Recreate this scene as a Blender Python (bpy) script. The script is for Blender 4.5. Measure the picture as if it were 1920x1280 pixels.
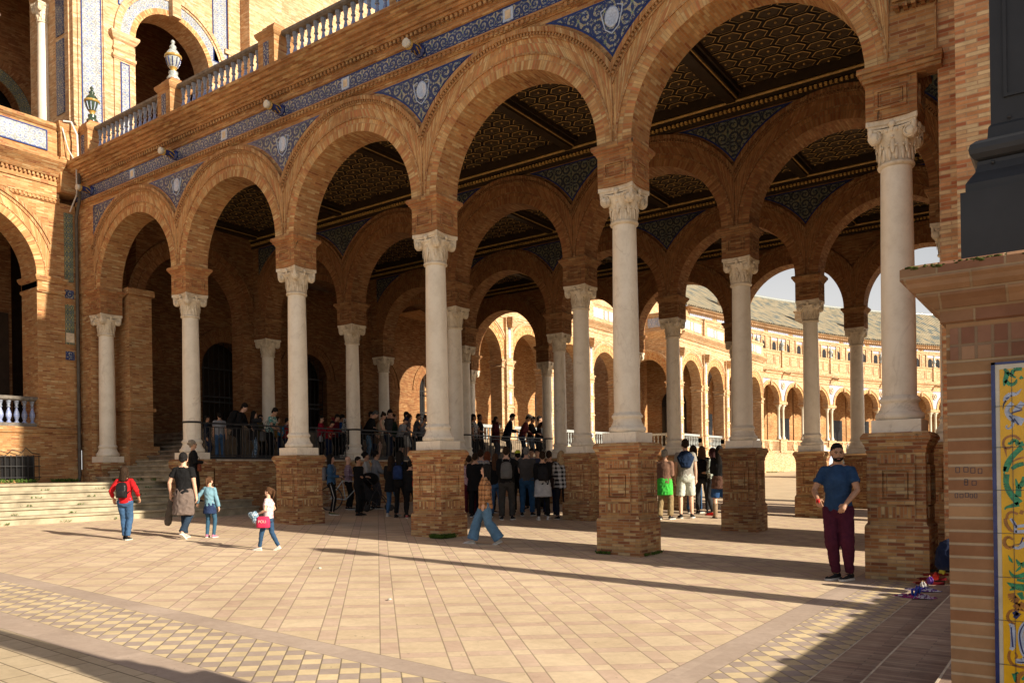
import bpy, bmesh, math, random
from mathutils import Vector, Matrix, noise
R = math.radians
random.seed(7)
scene = bpy.context.scene
C = scene.collection
for o in list(bpy.data.objects): bpy.data.objects.remove(o)

# ---------------------------------------------------------------- camera
YAW = 0.6191; ROLL = 0.0152; FPX = 1502.7; HZ = 885.0
cam_d = bpy.data.cameras.new('camera'); cam = bpy.data.objects.new('camera', cam_d); C.objects.link(cam)
cam.matrix_world = Matrix.Rotation(YAW, 4, 'Z') @ Matrix.Rotation(R(90), 4, 'X') @ Matrix.Rotation(-ROLL, 4, 'Z')
cam_d.sensor_fit = 'HORIZONTAL'; cam_d.sensor_width = 36; cam_d.lens = 36 * FPX / 1920
cam_d.shift_y = (HZ - 640) / 1920
cam_d.clip_start = 0.05; cam_d.clip_end = 3000
scene.camera = cam
# ---------------------------------------------------------------- sky, sun, exposure
SUN_EL = 23.5; SUN_AZ = 87.4          # azimuth clockwise from +Y
w = bpy.data.worlds.new('World'); scene.world = w; w.use_nodes = True
nt = w.node_tree; bg = nt.nodes['Background']
sky = nt.nodes.new('ShaderNodeTexSky'); sky.sky_type = 'NISHITA'; sky.sun_disc = False
sky.sun_elevation = R(SUN_EL); sky.sun_rotation = R(SUN_AZ); sky.air_density = 1.0; sky.dust_density = 3.0; sky.ozone_density = 1.0
# thin bright veil of cloud, thickest towards the horizon
tc = nt.nodes.new('ShaderNodeTexCoord'); sx = nt.nodes.new('ShaderNodeSeparateXYZ'); nt.links.new(tc.outputs['Generated'], sx.inputs[0])
nz = nt.nodes.new('ShaderNodeTexNoise'); nz.inputs['Scale'].default_value = 2.5; nz.inputs['Detail'].default_value = 5; nt.links.new(tc.outputs['Generated'], nz.inputs['Vector'])
mr = nt.nodes.new('ShaderNodeMapRange'); nt.links.new(sx.outputs[2], mr.inputs[0]); mr.inputs[1].default_value = .42; mr.inputs[2].default_value = .1; mr.inputs[3].default_value = .0; mr.inputs[4].default_value = 1.0
ma = nt.nodes.new('ShaderNodeMath'); ma.operation = 'MULTIPLY_ADD'; nt.links.new(nz.outputs['Fac'], ma.inputs[0]); ma.inputs[1].default_value = .5; nt.links.new(mr.outputs[0], ma.inputs[2]); 
mb2 = nt.nodes.new('ShaderNodeMath'); mb2.operation = 'SUBTRACT'; mb2.use_clamp = True; nt.links.new(ma.outputs[0], mb2.inputs[0]); mb2.inputs[1].default_value = .2
mx = nt.nodes.new('ShaderNodeMix'); mx.data_type = 'RGBA'; nt.links.new(mb2.outputs[0], mx.inputs[0]); nt.links.new(sky.outputs[0], mx.inputs[6]); mx.inputs[7].default_value = (9.6, 9.4, 9.2, 1)
nt.links.new(mx.outputs[2], bg.inputs[0]); bg.inputs[1].default_value = 0.05
sl = bpy.data.lights.new('sun', 'SUN'); sl.energy = 5.0; sl.angle = R(0.55); sl.color = (1.0, 0.88, 0.70)
sun = bpy.data.objects.new('sun', sl); C.objects.link(sun)
sd = Vector((math.sin(R(SUN_AZ)) * math.cos(R(SUN_EL)), math.cos(R(SUN_AZ)) * math.cos(R(SUN_EL)), math.sin(R(SUN_EL))))
sun.rotation_euler = sd.to_track_quat('Z', 'Y').to_euler(); sun.location = sd * 60
scene.view_settings.view_transform = 'Standard'; scene.view_settings.look = 'None'
scene.view_settings.gamma = 1; scene.view_settings.exposure = 0.82
scene.render.resolution_x = 1024; scene.render.resolution_y = 682
try:
    scene.cycles.max_bounces = 8; scene.cycles.diffuse_bounces = 4
except Exception: pass

# ---------------------------------------------------------------- helpers
def tag(o, label=None, cat=None, group=None, kind=None):
    if label: o['label'] = label
    if cat: o['category'] = cat
    if group: o['group'] = group
    if kind: o['kind'] = kind
    return o
def empty(name, loc, rz=0.0, label=None, cat=None, group=None):
    o = bpy.data.objects.new(name, None); C.objects.link(o); o.empty_display_size = 0.1
    o.location = loc; o.rotation_euler = (0, 0, rz)
    return tag(o, label, cat, group)
def copy_tree(o, parent=None):
    c = o.copy(); C.objects.link(c); c.parent = parent
    for ch in list(o.children): copy_tree(ch, c)
    return c

class MB:
    """collects faces; build() links them as one mesh object"""
    def __init__(s): s.v = []; s.f = []; s.uv = []; s.m = []; s.sm = []; s.T = Matrix()
    def auto(s, P):
        n = Vector((0, 0, 0))
        for a, b in zip(P, P[1:] + P[:1]): n += Vector(a).cross(Vector(b))
        ax, ay, az = abs(n.x), abs(n.y), abs(n.z)
        if az > 1.2 * max(ax, ay): return [(p[0], p[1]) for p in P]
        if ax > ay: return [(p[1], p[2]) for p in P]
        return [(p[0], p[2]) for p in P]
    def face(s, P, mi=0, uv=None, sm=False):
        P = [tuple(p) for p in P]
        k = len(s.v)
        s.v += [s.T @ Vector(p) for p in P]
        s.f.append(tuple(range(k, k + len(P)))); s.uv.append(uv or s.auto(P)); s.m.append(mi); s.sm.append(sm)
    def box(s, x0, x1, y0, y1, z0, z1, mi=0, rot=False, skip=''):
        a = [(x0,y0,z0),(x1,y0,z0),(x1,y1,z0),(x0,y1,z0),(x0,y0,z1),(x1,y0,z1),(x1,y1,z1),(x0,y1,z1)]
        for nm, q in (('f',(0,1,5,4)),('r',(1,2,6,5)),('b',(2,3,7,6)),('l',(3,0,4,7)),('t',(4,5,6,7)),('d',(3,2,1,0))):
            if nm in skip: continue
            P = [a[i] for i in q]
            uv = s.auto(P)
            if rot: uv = [(b_, a_) for a_, b_ in uv]
            s.face(P, mi, uv)
    def grid(s, G, mi=0, cu=False, cv=False, uv=None, sm=True):
        """G[row][col] points, shared vertices; cu closes columns, cv closes rows"""
        nr, nc = len(G), len(G[0]); k = len(s.v)
        for row in G: s.v += [s.T @ Vector(p) for p in row]
        for i in range(nr if cv else nr - 1):
            for j in range(nc if cu else nc - 1):
                i2, j2 = (i + 1) % nr, (j + 1) % nc
                s.f.append((k + i*nc + j, k + i*nc + j2, k + i2*nc + j2, k + i2*nc + j)); s.m.append(mi); s.sm.append(sm)
                if uv: s.uv.append([uv(i, j), uv(i, j+1), uv(i+1, j+1), uv(i+1, j)])
                else: s.uv.append(s.auto([tuple(G[i][j]), tuple(G[i][j2]), tuple(G[i2][j2]), tuple(G[i2][j])]))
    def lathe(s, prof, n=20, c=(0,0,0), mi=0, sm=True, cap=True):
        G = [[(c[0] + r*math.cos(2*math.pi*k/n), c[1] + r*math.sin(2*math.pi*k/n), c[2] + z) for k in range(n)] for r, z in prof]
        s.grid(G, mi, cu=True, uv=lambda i, j: (j/n*2*math.pi*max(prof[min(i, len(prof)-1)][0], .02), c[2] + prof[min(i, len(prof)-1)][1]), sm=sm)
        if cap:
            s.face(list(reversed(G[0])), mi); s.face(G[-1], mi)
    def sqlathe(s, prof, c=(0,0), mi=0):
        """square stack: profile of (half width, z)"""
        for (a, z0), (b, z1) in zip(prof, prof[1:]):
            for q in range(4):
                r = Matrix.Rotation(q * math.pi/2, 3, 'Z')
                P = [r @ Vector(p) for p in ((-a,-a,z0),(a,-a,z0),(b,-b,z1),(-b,-b,z1))]
                P = [(p.x + c[0], p.y + c[1], p.z) for p in P]
                uv = [((p[0] if q % 2 == 0 else p[1]), p[2] + (abs(a-b) if k > 1 else 0)) for k, p in enumerate(P)]
                s.face(P, mi, uv)
        a, z = prof[-1]; s.face([(c[0]-a,c[1]-a,z),(c[0]+a,c[1]-a,z),(c[0]+a,c[1]+a,z),(c[0]-a,c[1]+a,z)], mi)
        a, z = prof[0]; s.face([(c[0]-a,c[1]+a,z),(c[0]+a,c[1]+a,z),(c[0]+a,c[1]-a,z),(c[0]-a,c[1]-a,z)], mi)
    def rstack(s, x0, x1, y0, y1, prof, mi=0, mis=None):
        """rectangular stack: profile of (expansion, z)"""
        for k, ((a, z0), (b, z1)) in enumerate(zip(prof, prof[1:])):
            m_ = (mis or {}).get(k, mi)
            A = [(x0-a,y0-a,z0),(x1+a,y0-a,z0),(x1+a,y1+a,z0),(x0-a,y1+a,z0)]; B = [(x0-b,y0-b,z1),(x1+b,y0-b,z1),(x1+b,y1+b,z1),(x0-b,y1+b,z1)]
            for q in range(4):
                p = (q+1) % 4; P = [A[q],A[p],B[p],B[q]]; h = abs(a-b) if abs(z1-z0) < .5*abs(a-b) else 0
                s.face(P, m_, [((v[0] if q % 2 == 0 else v[1]), v[2] + (h if i > 1 else 0)) for i, v in enumerate(P)])
        a, z = prof[-1]; s.face([(x0-a,y0-a,z),(x1+a,y0-a,z),(x1+a,y1+a,z),(x0-a,y1+a,z)], mi)
        a, z = prof[0]; s.face([(x0-a,y1+a,z),(x1+a,y1+a,z),(x1+a,y0-a,z),(x0-a,y0-a,z)], mi)
    def extr(s, prof, x0, x1, mi=0, caps=True, mis=None):
        """closed (y,z) profile swept along x"""
        n = len(prof); d = 0
        for i in range(n):
            (ya, za), (yb, zb) = prof[i], prof[(i+1) % n]; L = math.hypot(yb-ya, zb-za)
            s.face([(x0,ya,za),(x0,yb,zb),(x1,yb,zb),(x1,ya,za)][::-1], (mis or {}).get(i, mi), [(x1,d),(x1,d+L),(x0,d+L),(x0,d)])
            d += L
        if caps:
            s.face([(x0,y,z) for y, z in prof], mi); s.face([(x1,y,z) for y, z in reversed(prof)], mi)
    def tube(s, P, r, n=8, mi=0, sm=True):
        P = [Vector(p) for p in P]; rr = r if isinstance(r, (list, tuple)) else [r]*len(P)
        G = []; a = None
        for i, p in enumerate(P):
            t = (P[min(i+1, len(P)-1)] - P[max(i-1, 0)]).normalized()
            if a is None: a = t.cross(Vector((0, 0, 1)) if abs(t.z) < .9 else Vector((0, 1, 0)))
            else: a = a - t*a.dot(t)
            if a.length < 1e-5: a = t.orthogonal()
            a.normalize(); b = t.cross(a)
            G.append([p + a*math.cos(2*math.pi*k/n)*rr[i] + b*math.sin(2*math.pi*k/n)*rr[i] for k in range(n)])
        s.grid(G, mi, cu=True, sm=sm); s.face(list(reversed(G[0])), mi); s.face(G[-1], mi)
    def ell(s, c, r, n=12, m=8, mi=0, M=None):
        G = []
        for i in range(m + 1):
            t = -math.pi/2 + math.pi*i/m; t = max(-1.52, min(1.52, t))
            row = []
            for k in range(n):
                a = 2*math.pi*k/n
                p = Vector((r[0]*math.cos(t)*math.cos(a), r[1]*math.cos(t)*math.sin(a), r[2]*math.sin(t)))
                if M: p = M @ p
                row.append(p + Vector(c))
            G.append(row)
        s.grid(G, mi, cu=True); s.face(list(reversed(G[0])), mi); s.face(G[-1], mi)
    # ---- arches in the local x-z plane
    def arch(s, xc, half, Rr, zs, zt, y0, y1, n=28, mi=0, mis=None, zb=None, end=(True, True)):
        mis = mi if mis is None else mis
        zb = zs if zb is None else zb
        pts = [(xc - Rr*math.cos(math.pi*k/n), zs + Rr*math.sin(math.pi*k/n)) for k in range(n+1)]
        for y, fl in ((y0, False), (y1, True)):
            for (xa, za), (xb, zb2) in zip(pts, pts[1:]):
                P = [(xa,y,za),(xb,y,zb2),(xb,y,zt),(xa,y,zt)]
                s.face(P[::-1] if fl else P, mi)
            for xa, xb in ((xc-half, xc-Rr), (xc+Rr, xc+half)):
                if xb - xa < 1e-4: continue
                P = [(xa,y,zb),(xb,y,zb),(xb,y,zt),(xa,y,zt)]
                s.face(P[::-1] if fl else P, mi)
        for k in range(n):
            (xa, za), (xb, zb2) = pts[k], pts[k+1]; d0, d1 = Rr*math.pi*k/n, Rr*math.pi*(k+1)/n
            s.face([(xa,y0,za),(xa,y1,za),(xb,y1,zb2),(xb,y0,zb2)], mis, [(y0,d0),(y1,d0),(y1,d1),(y0,d1)])
        if zb < zs:
            for x, fl in ((xc-Rr, False), (xc+Rr, True)):
                P = [(x,y0,zb),(x,y1,zb),(x,y1,zs),(x,y0,zs)]; s.face(P[::-1] if fl else P, mi)
        for xa, xb in ((xc-half, xc-Rr), (xc+Rr, xc+half)):
            if xb - xa > 1e-4: s.face([(xa,y1,zb),(xb,y1,zb),(xb,y0,zb),(xa,y0,zb)], mi)
        s.face([(xc-half,y0,zt),(xc+half,y0,zt),(xc+half,y1,zt),(xc-half,y1,zt)], mi)
        for x, fl, on in ((xc-half, True, end[0]), (xc+half, False, end[1])):
            if on:
                P = [(x,y0,zb),(x,y1,zb),(x,y1,zt),(x,y0,zt)]; s.face(P[::-1] if fl else P, mi)
    def ring(s, xc, zs, r0, r1, yf, yb, half=99, n=40, mi=0, t0=None, t1=None):
        """archivolt band, front at yf (towards -y) back at yb, mitred where |x-xc|=half"""
        def th(r, k):
            m = math.acos(min(1, half / r)) if r > half else 0.0
            a = m if t0 is None else max(m, t0); b = math.pi - m if t1 is None else min(math.pi - m, t1)
            return a + (b - a)*k/n
        def P(r, k, y): t = th(r, k); return (xc + r*math.cos(t), y, zs + r*math.sin(t))
        rm = (r0 + r1)/2
        for k in range(n):
            u0, u1 = th(rm, k)*rm, th(rm, k+1)*rm
            s.face([P(r0,k,yf),P(r0,k+1,yf),P(r1,k+1,yf),P(r1,k,yf)][::-1], mi, [(r0,u0),(r0,u1),(r1,u1),(r1,u0)][::-1])
            s.face([P(r1,k,yf),P(r1,k+1,yf),P(r1,k+1,yb),P(r1,k,yb)][::-1], mi, [(yf,u0),(yf,u1),(yb,u1),(yb,u0)][::-1])
            s.face([P(r0,k,yf),P(r0,k+1,yf),P(r0,k+1,yb),P(r0,k,yb)], mi, [(yf,u0),(yf,u1),(yb,u1),(yb,u0)])
        for k in (0, n):
            s.face([P(r0,k,yf),P(r1,k,yf),P(r1,k,yb),P(r0,k,yb)], mi)
    def mesh(s, name, mats, O=(0,0,0)):
        me = bpy.data.meshes.new(name); O = Vector(O)
        me.from_pydata([p - O for p in s.v], [], s.f)
        l = me.uv_layers.new(name='UVMap'); k = 0
        flat = []
        for q in s.uv:
            for a in q: flat += [a[0], a[1]]
        l.data.foreach_set('uv', flat)
        me.polygons.foreach_set('material_index', s.m); me.polygons.foreach_set('use_smooth', s.sm)
        for m in (mats if isinstance(mats, (list, tuple)) else [mats]): me.materials.append(m)
        me.update(); return me
    def build(s, name, mats, parent=None, world=False):
        """vertices are in the parent's frame unless world=True (parent then only translated)"""
        O = parent.matrix_basis.translation if (parent and world) else (0,0,0)
        o = bpy.data.objects.new(name, s.mesh(name, mats, O)); C.objects.link(o)
        if parent: o.parent = parent
        return o
# ---------------------------------------------------------------- materials
M = {}
class NT:
    def __init__(s, name, rough=.8, spec=.3):
        s.mat = bpy.data.materials.new(name); s.mat.use_nodes = True; s.t = s.mat.node_tree
        s.b = s.t.nodes['Principled BSDF']; s.b.inputs['Roughness'].default_value = rough
        s.b.inputs['Specular IOR Level'].default_value = spec
    def n(s, ty, **kw):
        n = s.t.nodes.new('ShaderNode' + ty)
        for k, v in kw.items(): setattr(n, k, v)
        return n
    def l(s, a, b): s.t.links.new(a, b)
    def put(s, sock, v):
        if isinstance(v, (int, float)): sock.default_value = v
        elif isinstance(v, tuple):
            sock.default_value = v if len(v) == len(sock.default_value) else v + (1,)
        else: s.l(v, sock)
    def m(s, op, a, b=0.0, c=0.0):
        n = s.n('Math', operation=op); s.put(n.inputs[0], a); s.put(n.inputs[1], b); s.put(n.inputs[2], c); return n.outputs[0]
    def mix(s, f, a, b, mode='MIX'):
        n = s.n('Mix', data_type='RGBA', blend_type=mode); s.put(n.inputs[0], f); s.put(n.inputs[6], a); s.put(n.inputs[7], b); return n.outputs[2]
    def ramp(s, f, st, const=False):
        n = s.n('ValToRGB'); e = n.color_ramp; e.interpolation = 'CONSTANT' if const else 'LINEAR'
        while len(e.elements) < len(st): e.elements.new(.5)
        for k, (p, c) in enumerate(st): e.elements[k].position = p; e.elements[k].color = (c + (1,)) if isinstance(c, tuple) else (c, c, c, 1)
        s.put(n.inputs[0], f); return n.outputs[0]
    def noise(s, v, sc, det=3, rough=.6, dist=0):
        n = s.n('TexNoise'); n.inputs['Scale'].default_value = sc; n.inputs['Detail'].default_value = det
        n.inputs['Roughness'].default_value = rough; n.inputs['Distortion'].default_value = dist; s.l(v, n.inputs['Vector']); return n.outputs['Fac']
    def uv(s): return s.n('UVMap').outputs[0]
    def obj(s): return s.n('TexCoord').outputs['Object']
    def pos(s): return s.n('NewGeometry').outputs['Position']
    def sep(s, v): n = s.n('SeparateXYZ'); s.l(v, n.inputs[0]); return n.outputs
    def comb(s, x, y, z=0.0): n = s.n('CombineXYZ'); s.put(n.inputs[0], x); s.put(n.inputs[1], y); s.put(n.inputs[2], z); return n.outputs[0]
    def bump(s, h, st=.3, d=.01):
        n = s.n('Bump'); n.inputs['Strength'].default_value = st; n.inputs['Distance'].default_value = d
        s.l(h, n.inputs['Height']); s.l(n.outputs[0], s.b.inputs['Normal'])
    def col(s, c): s.put(s.b.inputs['Base Color'], c); return s

def brick_mat(name, pal, mortar, h=.045, w=.21, grime=.5, joint=.12, dark=None, off=.5, moss=0):
    t = NT(name, .88, .2); uv = t.uv(); X, Y, _ = t.sep(uv)
    ry = t.m('DIVIDE', Y, h); row = t.m('FLOOR', ry)
    rx = t.m('ADD', t.m('DIVIDE', X, w), t.m('MULTIPLY', t.m('MODULO', t.m('ABSOLUTE', row), 2.0), off)); colm = t.m('FLOOR', rx)
    wn = t.n('TexWhiteNoise', noise_dimensions='3D'); t.l(t.comb(colm, row, 3.3), wn.inputs['Vector'])
    base = t.ramp(wn.outputs['Value'], pal, True)
    wn2 = t.n('TexWhiteNoise', noise_dimensions='3D'); t.l(t.comb(colm, row, 9.1), wn2.inputs['Vector'])
    base = t.mix(1, base, t.ramp(wn2.outputs['Value'], [(0, (.88,.88,.88)), (1, (1.10,1.10,1.10))]), 'MULTIPLY')
    fx = t.m('FRACT', rx); fy = t.m('FRACT', ry)
    ex = t.m('MULTIPLY', t.m('MINIMUM', fx, t.m('SUBTRACT', 1.0, fx)), w / h); ey = t.m('MINIMUM', fy, t.m('SUBTRACT', 1.0, fy))
    e = t.m('MINIMUM', ex, ey)
    mk = t.n('MapRange'); t.l(e, mk.inputs[0]); mk.inputs[1].default_value = joint*.6; mk.inputs[2].default_value = joint*1.3; mk = mk.outputs[0]
    c = t.mix(mk, mortar, base)
    p = t.pos(); g = t.noise(p, .55, 5, .65)
    g2 = t.noise(p, 7, 4, .7)
    c = t.mix(1, c, t.ramp(g, [(.3, (1-grime*.55,)*3), (.62, (1.06,1.05,1.02))]), 'MULTIPLY')
    c = t.mix(1, c, t.ramp(g2, [(.3, (.8,.78,.76)), (.7, (1.1,1.1,1.1))]), 'MULTIPLY')
    if dark:   # black weathering streaks (real dirt) with a shape of their own
        PX = t.sep(p); st = t.noise(t.comb(t.m('MULTIPLY', PX[0], 3.0), t.m('MULTIPLY', PX[1], 3.0), t.m('MULTIPLY', PX[2], 1.1)), 1.3, 6, .72)
        c = t.mix(t.ramp(st, [(dark, (0,0,0)), (dark + .07, (.85,.85,.85))]), c, (.035,.028,.022))
    t.col(c)
    t.bump(t.m('ADD', t.m('MULTIPLY', mk, .8), t.m('MULTIPLY', g2, .8)), .55, .006)
    M[name] = t.mat; return t.mat
PAL = [(0,(.45,.225,.09)),(.25,(.50,.28,.12)),(.45,(.40,.185,.072)),(.62,(.54,.34,.165)),(.76,(.46,.235,.10)),(.89,(.32,.125,.055)),(.95,(.58,.41,.22))]
brick_mat('brick', PAL, (.42,.27,.15), grime=.55)
brick_mat('brick_pier', [(0,(.42,.20,.085)),(.25,(.50,.30,.13)),(.45,(.36,.16,.07)),(.62,(.56,.38,.19)),(.76,(.28,.11,.055)),(.9,(.60,.45,.25))], (.40,.28,.17), grime=.9, dark=.66)
brick_mat('brick_wall', [(0,(.62,.33,.165)),(.25,(.68,.44,.24)),(.45,(.50,.205,.095)),(.6,(.72,.53,.31)),(.8,(.58,.28,.13)),(.93,(.40,.14,.07))], (.50,.33,.2), h=.05, w=.24, grime=.35)
brick_mat('brick_cornice', [(0,(.47,.24,.10)),(.35,(.40,.18,.07)),(.7,(.54,.33,.15)),(.9,(.34,.15,.06))], (.40,.26,.14), h=.045, w=.24, grime=.7, dark=.69)
brick_mat('voussoir', [(0,(.52,.28,.115)),(.25,(.60,.39,.18)),(.45,(.47,.22,.09)),(.65,(.64,.45,.23)),(.80,(.50,.205,.09)),(.9,(.56,.33,.15))], (.44,.27,.14), h=.05, w=.27, grime=.4, off=0, joint=.1)
brick_mat('impost', [(0,(.44,.20,.08)),(.4,(.38,.15,.06)),(.75,(.50,.28,.12))], (.38,.24,.13), grime=.8, dark=.60)
brick_mat('brick_inner_shade', [(0,(.26,.115,.048)),(.3,(.31,.16,.07)),(.6,(.21,.085,.036)),(.85,(.34,.20,.095))], (.21,.125,.065), grime=.5)  # same brick with the interior's shade mixed into its colour
brick_mat('voussoir_inner_shade', [(0,(.27,.12,.048)),(.4,(.32,.16,.068)),(.75,(.23,.088,.038))], (.20,.12,.06), h=.05, w=.27, grime=.3, off=0, joint=.1)  # arch brick, likewise darkened in colour for the shaded rows
brick_mat('pedestal_brick', [(0,(.36,.195,.10)),(.25,(.41,.24,.125)),(.5,(.31,.155,.08)),(.75,(.38,.22,.12))], (.52,.40,.27), h=.0435, w=.9, grime=.75, joint=.11)
brick_mat('coping_brick', [(0,(.34,.19,.11)),(.35,(.40,.24,.14)),(.7,(.29,.145,.09))], (.42,.30,.19), h=.052, w=.19, grime=.8, joint=.07)
brick_mat('soldier_brick', [(0,(.34,.18,.12)),(.35,(.40,.24,.15)),(.7,(.27,.13,.085))], (.30,.21,.14), h=.4, w=.047, grime=.8, joint=.012, off=0)
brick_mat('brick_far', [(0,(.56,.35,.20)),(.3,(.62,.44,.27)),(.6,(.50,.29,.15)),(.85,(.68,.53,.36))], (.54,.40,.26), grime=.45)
brick_mat('step_paver', [(0,(.36,.25,.19)),(.3,(.40,.29,.22)),(.6,(.32,.22,.17)),(.85,(.43,.32,.24))], (.25,.19,.15), h=.05, w=.5, grime=.5, joint=.08)

def marble(name, c1, c2, vein, dirt=.3):
    t = NT(name, .42, .4); p = t.n('TexCoord').outputs['Object']; oi = t.n('ObjectInfo').outputs['Random']
    va = t.n('VectorMath', operation='ADD'); t.l(p, va.inputs[0]); t.l(t.comb(t.m('MULTIPLY', oi, 37.0), t.m('MULTIPLY', oi, 17.0), t.m('MULTIPLY', oi, 53.0)), va.inputs[1]); p = va.outputs[0]
    mp = t.n('Mapping'); t.l(p, mp.inputs[0]); mp.inputs['Scale'].default_value = (1, 1, .45); mp.inputs['Rotation'].default_value = (.4, .3, 0)
    a = t.noise(mp.outputs[0], 1.6, 4, .6, 1.2); b = t.noise(mp.outputs[0], 1.1, 3, .5, .6)
    v = t.m('ABSOLUTE', t.m('SUBTRACT', a, .5)); vm = t.ramp(v, [(0, (1,1,1)), (.012, (.25,.25,.25)), (.03, (0,0,0))])
    vm = t.m('MULTIPLY', vm, t.ramp(b, [(.45, 0.0), (.65, .4)]))
    c = t.mix(t.ramp(t.noise(mp.outputs[0], 2.5, 4), [(.3, 0.0), (.7, 1.0)]), c1, c2)
    c = t.mix(vm, c, vein)
    d = t.noise(t.pos(), 4, 6, .75)
    c = t.mix(1, c, t.ramp(d, [(.33, (1-dirt*.4, 1-dirt*.45, 1-dirt*.52)), (.55, (1,1,1))]), 'MULTIPLY')
    t.col(c); t.bump(d, .12, .005); M[name] = t.mat
marble('marble', (.84,.77,.65), (.78,.70,.57), (.36,.28,.20))
marble('marble_capital', (.82,.73,.58), (.66,.56,.42), (.36,.26,.17), .8)
def plain(name, c, rough=.8, spec=.3, var=.25, sc=6, metal=0, bump=.1):
    t = NT(name, rough, spec); n = t.noise(t.obj(), sc, 4)
    lo = tuple(x*(1-var) for x in c); hi = tuple(min(1, x*(1+var)) for x in c)
    t.col(t.mix(t.ramp(n, [(.3, 0.0), (.7, 1.0)]), lo, hi)); t.b.inputs['Metallic'].default_value = metal
    if bump: t.bump(t.noise(t.obj(), sc*4, 3), bump, .004)
    M[name] = t.mat; return t.mat
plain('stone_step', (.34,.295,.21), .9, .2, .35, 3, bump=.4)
plain('stone_sill', (.50,.42,.32), .8, .2, .3, 5)
plain('iron', (.012,.012,.013), .45, .5, .3, 8)
plain('iron_lamp', (.028,.029,.033), .5, .45, .2, 5, bump=.25)
plain('dark_wood', (.016,.010,.006), .6, .3)
plain('beam_wood', (.035,.021,.010), .55, .3)
plain('gold', (.50,.31,.10), .45, .5, .35, 9)
plain('panel_gold', (.060,.036,.016), .55, .4, .5, 5)
plain('glass_dark', (.015,.015,.016), .15, .5, .1, bump=0)
plain('door_wood', (.045,.028,.018), .6)
plain('plaster', (.62,.50,.36), .9)
plain('pipe', (.10,.085,.07), .6)
plain('cable_white', (.55,.53,.50), .5)
plain('leaf_weed', (.07,.13,.02), .7, .3, .5, 20)
plain('moss', (.05,.06,.015), .95, .1, .5, 20)
plain('ceramic_white', (.58,.55,.48), .2, .5, .1)
plain('tile_white', (.60,.56,.45), .25, .5, .12, 20)
plain('tile_blue', (.022,.036,.15), .2, .5, .35, 20)
plain('tile_yellow', (.74,.42,.010), .22, .5, .16, 9)
plain('tile_green', (.018,.24,.11), .22, .5, .6, 60)
plain('tile_ochre', (.36,.15,.03), .22, .5, .35, 30)
plain('tile_paleblue', (.42,.50,.66), .22, .5, .25, 30)
plain('ceramic_green', (.035,.055,.035), .2, .5, .5, 14)
plain('ceramic_yellow', (.38,.24,.06), .25, .5, .3, 20)
plain('street_far', (.5,.4,.3), .9)

def azulejo(name, bgc, cols, cell=.34, mirror=True, thin=0.0, w_=.5):
    cell = cell*.62
    """blue ceramic with scrolls: spirals in mirrored cells plus leafy noise"""
    t = NT(name, .42, .35); X, Y, _ = t.sep(t.uv())
    px = t.m('PINGPONG', X, cell); py = t.m('PINGPONG', t.m('ADD', Y, cell*.5), cell) if mirror else Y
    cx = t.m('SUBTRACT', px, cell*.5); cy = t.m('SUBTRACT', py, cell*.5)
    r = t.m('SQRT', t.m('ADD', t.m('MULTIPLY', cx, cx), t.m('MULTIPLY', cy, cy))); th = t.m('ARCTAN2', cy, cx)
    sp = t.m('SINE', t.m('ADD', t.m('MULTIPLY', r, 5.2*2*math.pi/cell*.55), th))
    wob = t.m('MULTIPLY', t.m('SUBTRACT', t.noise(t.comb(px, py), 3/cell, 2), .5), cell*.55); px = t.m('ADD', px, wob); py = t.m('ADD', py, wob)
    v = t.comb(px, py); nz = t.noise(v, 6.5/cell, 3, .6, 1.0)
    nz2 = t.noise(v, 9/cell, 1, .5, .5)
    f = t.m('ADD', t.m('MULTIPLY', sp, .11), nz)
    f = t.m('ADD', f, t.m('MULTIPLY', t.m('SUBTRACT', t.noise(t.pos(), 9, 3), .5), .22))
    mk = t.ramp(f, [(.50+thin, 0.0), (.53+thin, 1.0)])
    col = t.ramp(nz2, [(0, cols[0]), (.46, cols[1]), (.53, cols[2]), (.60, cols[3])], True)
    c = t.mix(mk, bgc, col)
    edge = t.ramp(t.m('ABSOLUTE', t.m('SUBTRACT', f, .515+thin)), [(0, 1.0), (.012, 0.0)])
    c = t.mix(t.m('MULTIPLY', edge, .6), c, (.015,.02,.10))
    # grout grid of the tiles
    g = t.m('MINIMUM', t.m('PINGPONG', X, .075), t.m('PINGPONG', Y, .075))
    c = t.mix(t.ramp(g, [(0, .5), (.002, 0.0)]), c, (.1,.1,.12))
    c = t.mix(1, c, t.ramp(t.noise(t.pos(), 3, 4), [(.3, (.75,.75,.75)), (.6, (1.05,1.05,1.05))]), 'MULTIPLY')
    t.col(c); M[name] = t.mat
azulejo('tile_frieze', (.025,.045,.16), ((.46,.45,.38),(.28,.34,.44),(.44,.30,.09),(.12,.26,.20)), .30, thin=.045)
azulejo('tile_spandrel', (.022,.040,.14), ((.44,.40,.30),(.26,.34,.42),(.42,.28,.08),(.10,.24,.20)), .40, thin=.04)
azulejo('tile_inner_shade', (.014,.022,.045), ((.22,.20,.12),(.13,.17,.18),(.19,.13,.04),(.05,.11,.09)), .40)  # spandrel tile again, its colours dimmed to carry the interior shade
azulejo('tile_pale', (.40,.42,.44), ((.10,.15,.34),(.18,.25,.42),(.42,.32,.13),(.18,.24,.17)), .30, thin=-.03)
azulejo('tile_pilaster', (.08,.12,.12), ((.50,.40,.08),(.10,.16,.32),(.45,.36,.10),(.10,.22,.12)), .22)
azulejo('baluster_glaze', (.10,.17,.45), ((.62,.62,.62),(.56,.58,.62),(.45,.50,.60),(.60,.60,.55)), .05, thin=.03)
azulejo('far_tile', (.30,.38,.60), ((.62,.62,.62),(.56,.58,.62),(.55,.42,.16),(.22,.30,.30)), .5)

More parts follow.
